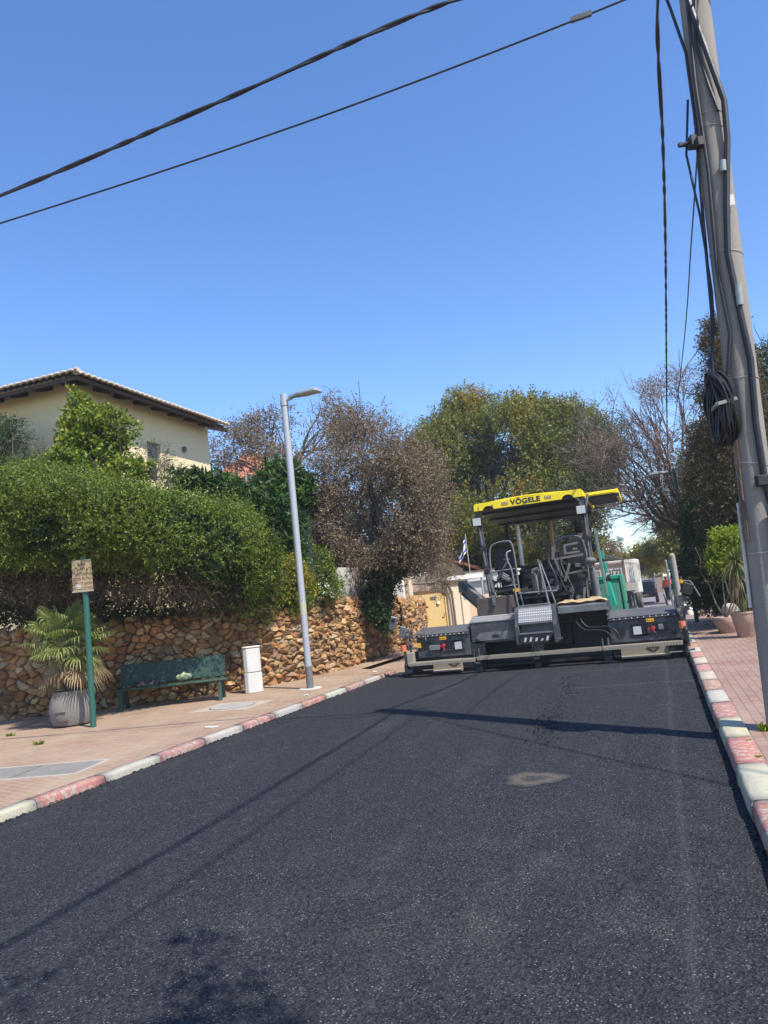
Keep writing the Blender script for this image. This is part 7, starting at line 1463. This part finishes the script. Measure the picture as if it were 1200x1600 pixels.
bush('street_tree', 'grey green tree arching over the far right kerb beyond the bare tree', [blob(1028, 864, 58, 26, 17), blob(1050, 825, 56, 20, 28), blob(1000, 872, 60, 26, 16), blob(1058, 850, 54, 26, 36)], 2400, 8, .6, .18, .09, LM['tipuana'], (2.6, 57, 0), 'tree', shell=(.3, 1.08), gap=-.6, gapf=.7, group=ft)
bush('street_tree', 'pinkish tree behind the truck at the far end of the street', [blob(942, 858, 66, 20, 20), blob(925, 875, 66, 22, 18), blob(955, 878, 66, 16, 14)], 900, 8, .6, .2, .1, LM['pink'], (-5, 66, 0), 'tree', shell=(.3, 1.08), gap=-.6, gapf=.7, group=ft)
bush('street_tree', 'yellow green tree beyond the parked pickup at the far end', [blob(1005, 885, 88, 18, 14), blob(1022, 880, 88, 16, 14), blob(985, 890, 90, 16, 12)], 900, 8, .8, .25, .13, LM['tipuana'], (-2, 90, -.3), 'tree', shell=(.3, 1.08), gap=-.6, gapf=.7, group=ft)
p = at(967, 838, 120); conifer('street_tree', (p[0], 120, -.5), (p[0], 120, p[2]), 1.6, 'lone dark conifer on the skyline above the white truck', 120, LM['dark'], .2, group=ft)
V = []
bl = [blob(x, 880 + 6 * math.sin(x), 190, 26, 10, 20) for x in range(820, 1110, 26)]
o, _ = foliage('far_woods', bl, 4200, 6, 1.5, .7, .4, LM['far'], None, shell=(.3, 1.05), gap=-2); tag(o, 'hazy line of distant trees closing the end of the street', 'distant trees', kind='stuff')
bl = [blob(x, 870 + 8 * math.sin(x * .7), 75, 60, 30, 40) for x in range(420, 900, 60)]
o, _ = foliage('far_woods', bl, 5000, 6, .9, .35, .2, LM['dark'], None, shell=(.3, 1.05), gap=-2); tag(o, 'dark mass of garden trees behind the houses on the left', 'distant trees', kind='stuff')
# trees on the right verge whose tops shade the street, and the one beside the camera that dapples the asphalt
bush('garden_tree', 'leafy tree beyond the right pavement shading the old road', [(np.array([3.2, 33, 5.2]), np.array([2.2, 2.6, 1.8])), (np.array([2.6, 39, 5.6]), np.array([2.0, 2.6, 1.7])), (np.array([4.0, 36, 6.2]), np.array([2.2, 2.2, 1.5]))], 2600, 8, .5, .14, .07, LM['dark'], (3.6, 36, 0), 'tree', shell=(.3, 1.05), gap=-.5, gapf=.9)
def overhead():
    base = (2.3, -1.6, .1); t = plant('garden_tree', base, 'tree beside the right kerb whose leafy twigs dapple the near asphalt', 'tree')
    k = to_sun / to_sun.z
    bl = []
    for px, py, r, z in ((300, 1470, .13, 5.0), (320, 1535, .20, 5.1), (285, 1590, .20, 5.2), (430, 1590, .12, 5.2), (20, 1555, .10, 5.0), (340, 1600, .2, 5.1)):
        g = gnd(px, py, 0); c = g + np.array([k.x, k.y, 1]) * z; bl.append((c, np.array([r, r, r * .7])))
    bl += [(np.array([2.6, -1.4, 5.8]), np.array([1.2, 1.2, .9]))]
    foliage('crown', bl, 700, 7, .16, .07, .035, LM['dark'], t, shell=(.1, 1.1), gap=-1, rough=.3)
    tree_limbs(t, base, (2.4, -1.2, 4.6), [bl[-1][0]] , .13, BARK, nb=2, twig=.006)
    mb = MB()
    for c, r in bl[:-1]: limb(mb, (2.4, -1.2, 4.6), c, .012, .005, .1, 5, 5)
    mb.build('branch', BARK, t)
overhead()
def verge():
    # low rendered garden wall and fence on the right, past the pavement
    T = thing('garden_wall', (4.0, 12, .1), 'low rendered garden wall bordering the right pavement', 'wall')
    mb = MB(); mb.hexa([(5.5, -12, 0), (5.7, -12, 0), (3.6, 29, 0), (3.4, 29, 0), (5.5, -12, 1.1), (5.7, -12, 1.1), (3.6, 29, 1.1), (3.4, 29, 1.1)]); mb.build('wall', cream, T)
verge()
def haze():
    x0, x1, y0, y1, z0, z1 = -60, 60, -45, 230, -2, 24
    mb = MB(); mb.box(x0, x1, y0, y1, z0, z1); m = bpy.data.materials.new('haze'); m.use_nodes = True; t = m.node_tree
    t.nodes.remove(t.nodes['Principled BSDF']); v = t.nodes.new('ShaderNodeVolumePrincipled'); v.inputs['Color'].default_value = (.93, .95, 1, 1); v.inputs['Density'].default_value = .0008; v.inputs['Anisotropy'].default_value = .2
    t.links.new(v.outputs[0], t.nodes['Material Output'].inputs['Volume']); tag(mb.build('haze', m), kind='stuff')
haze()
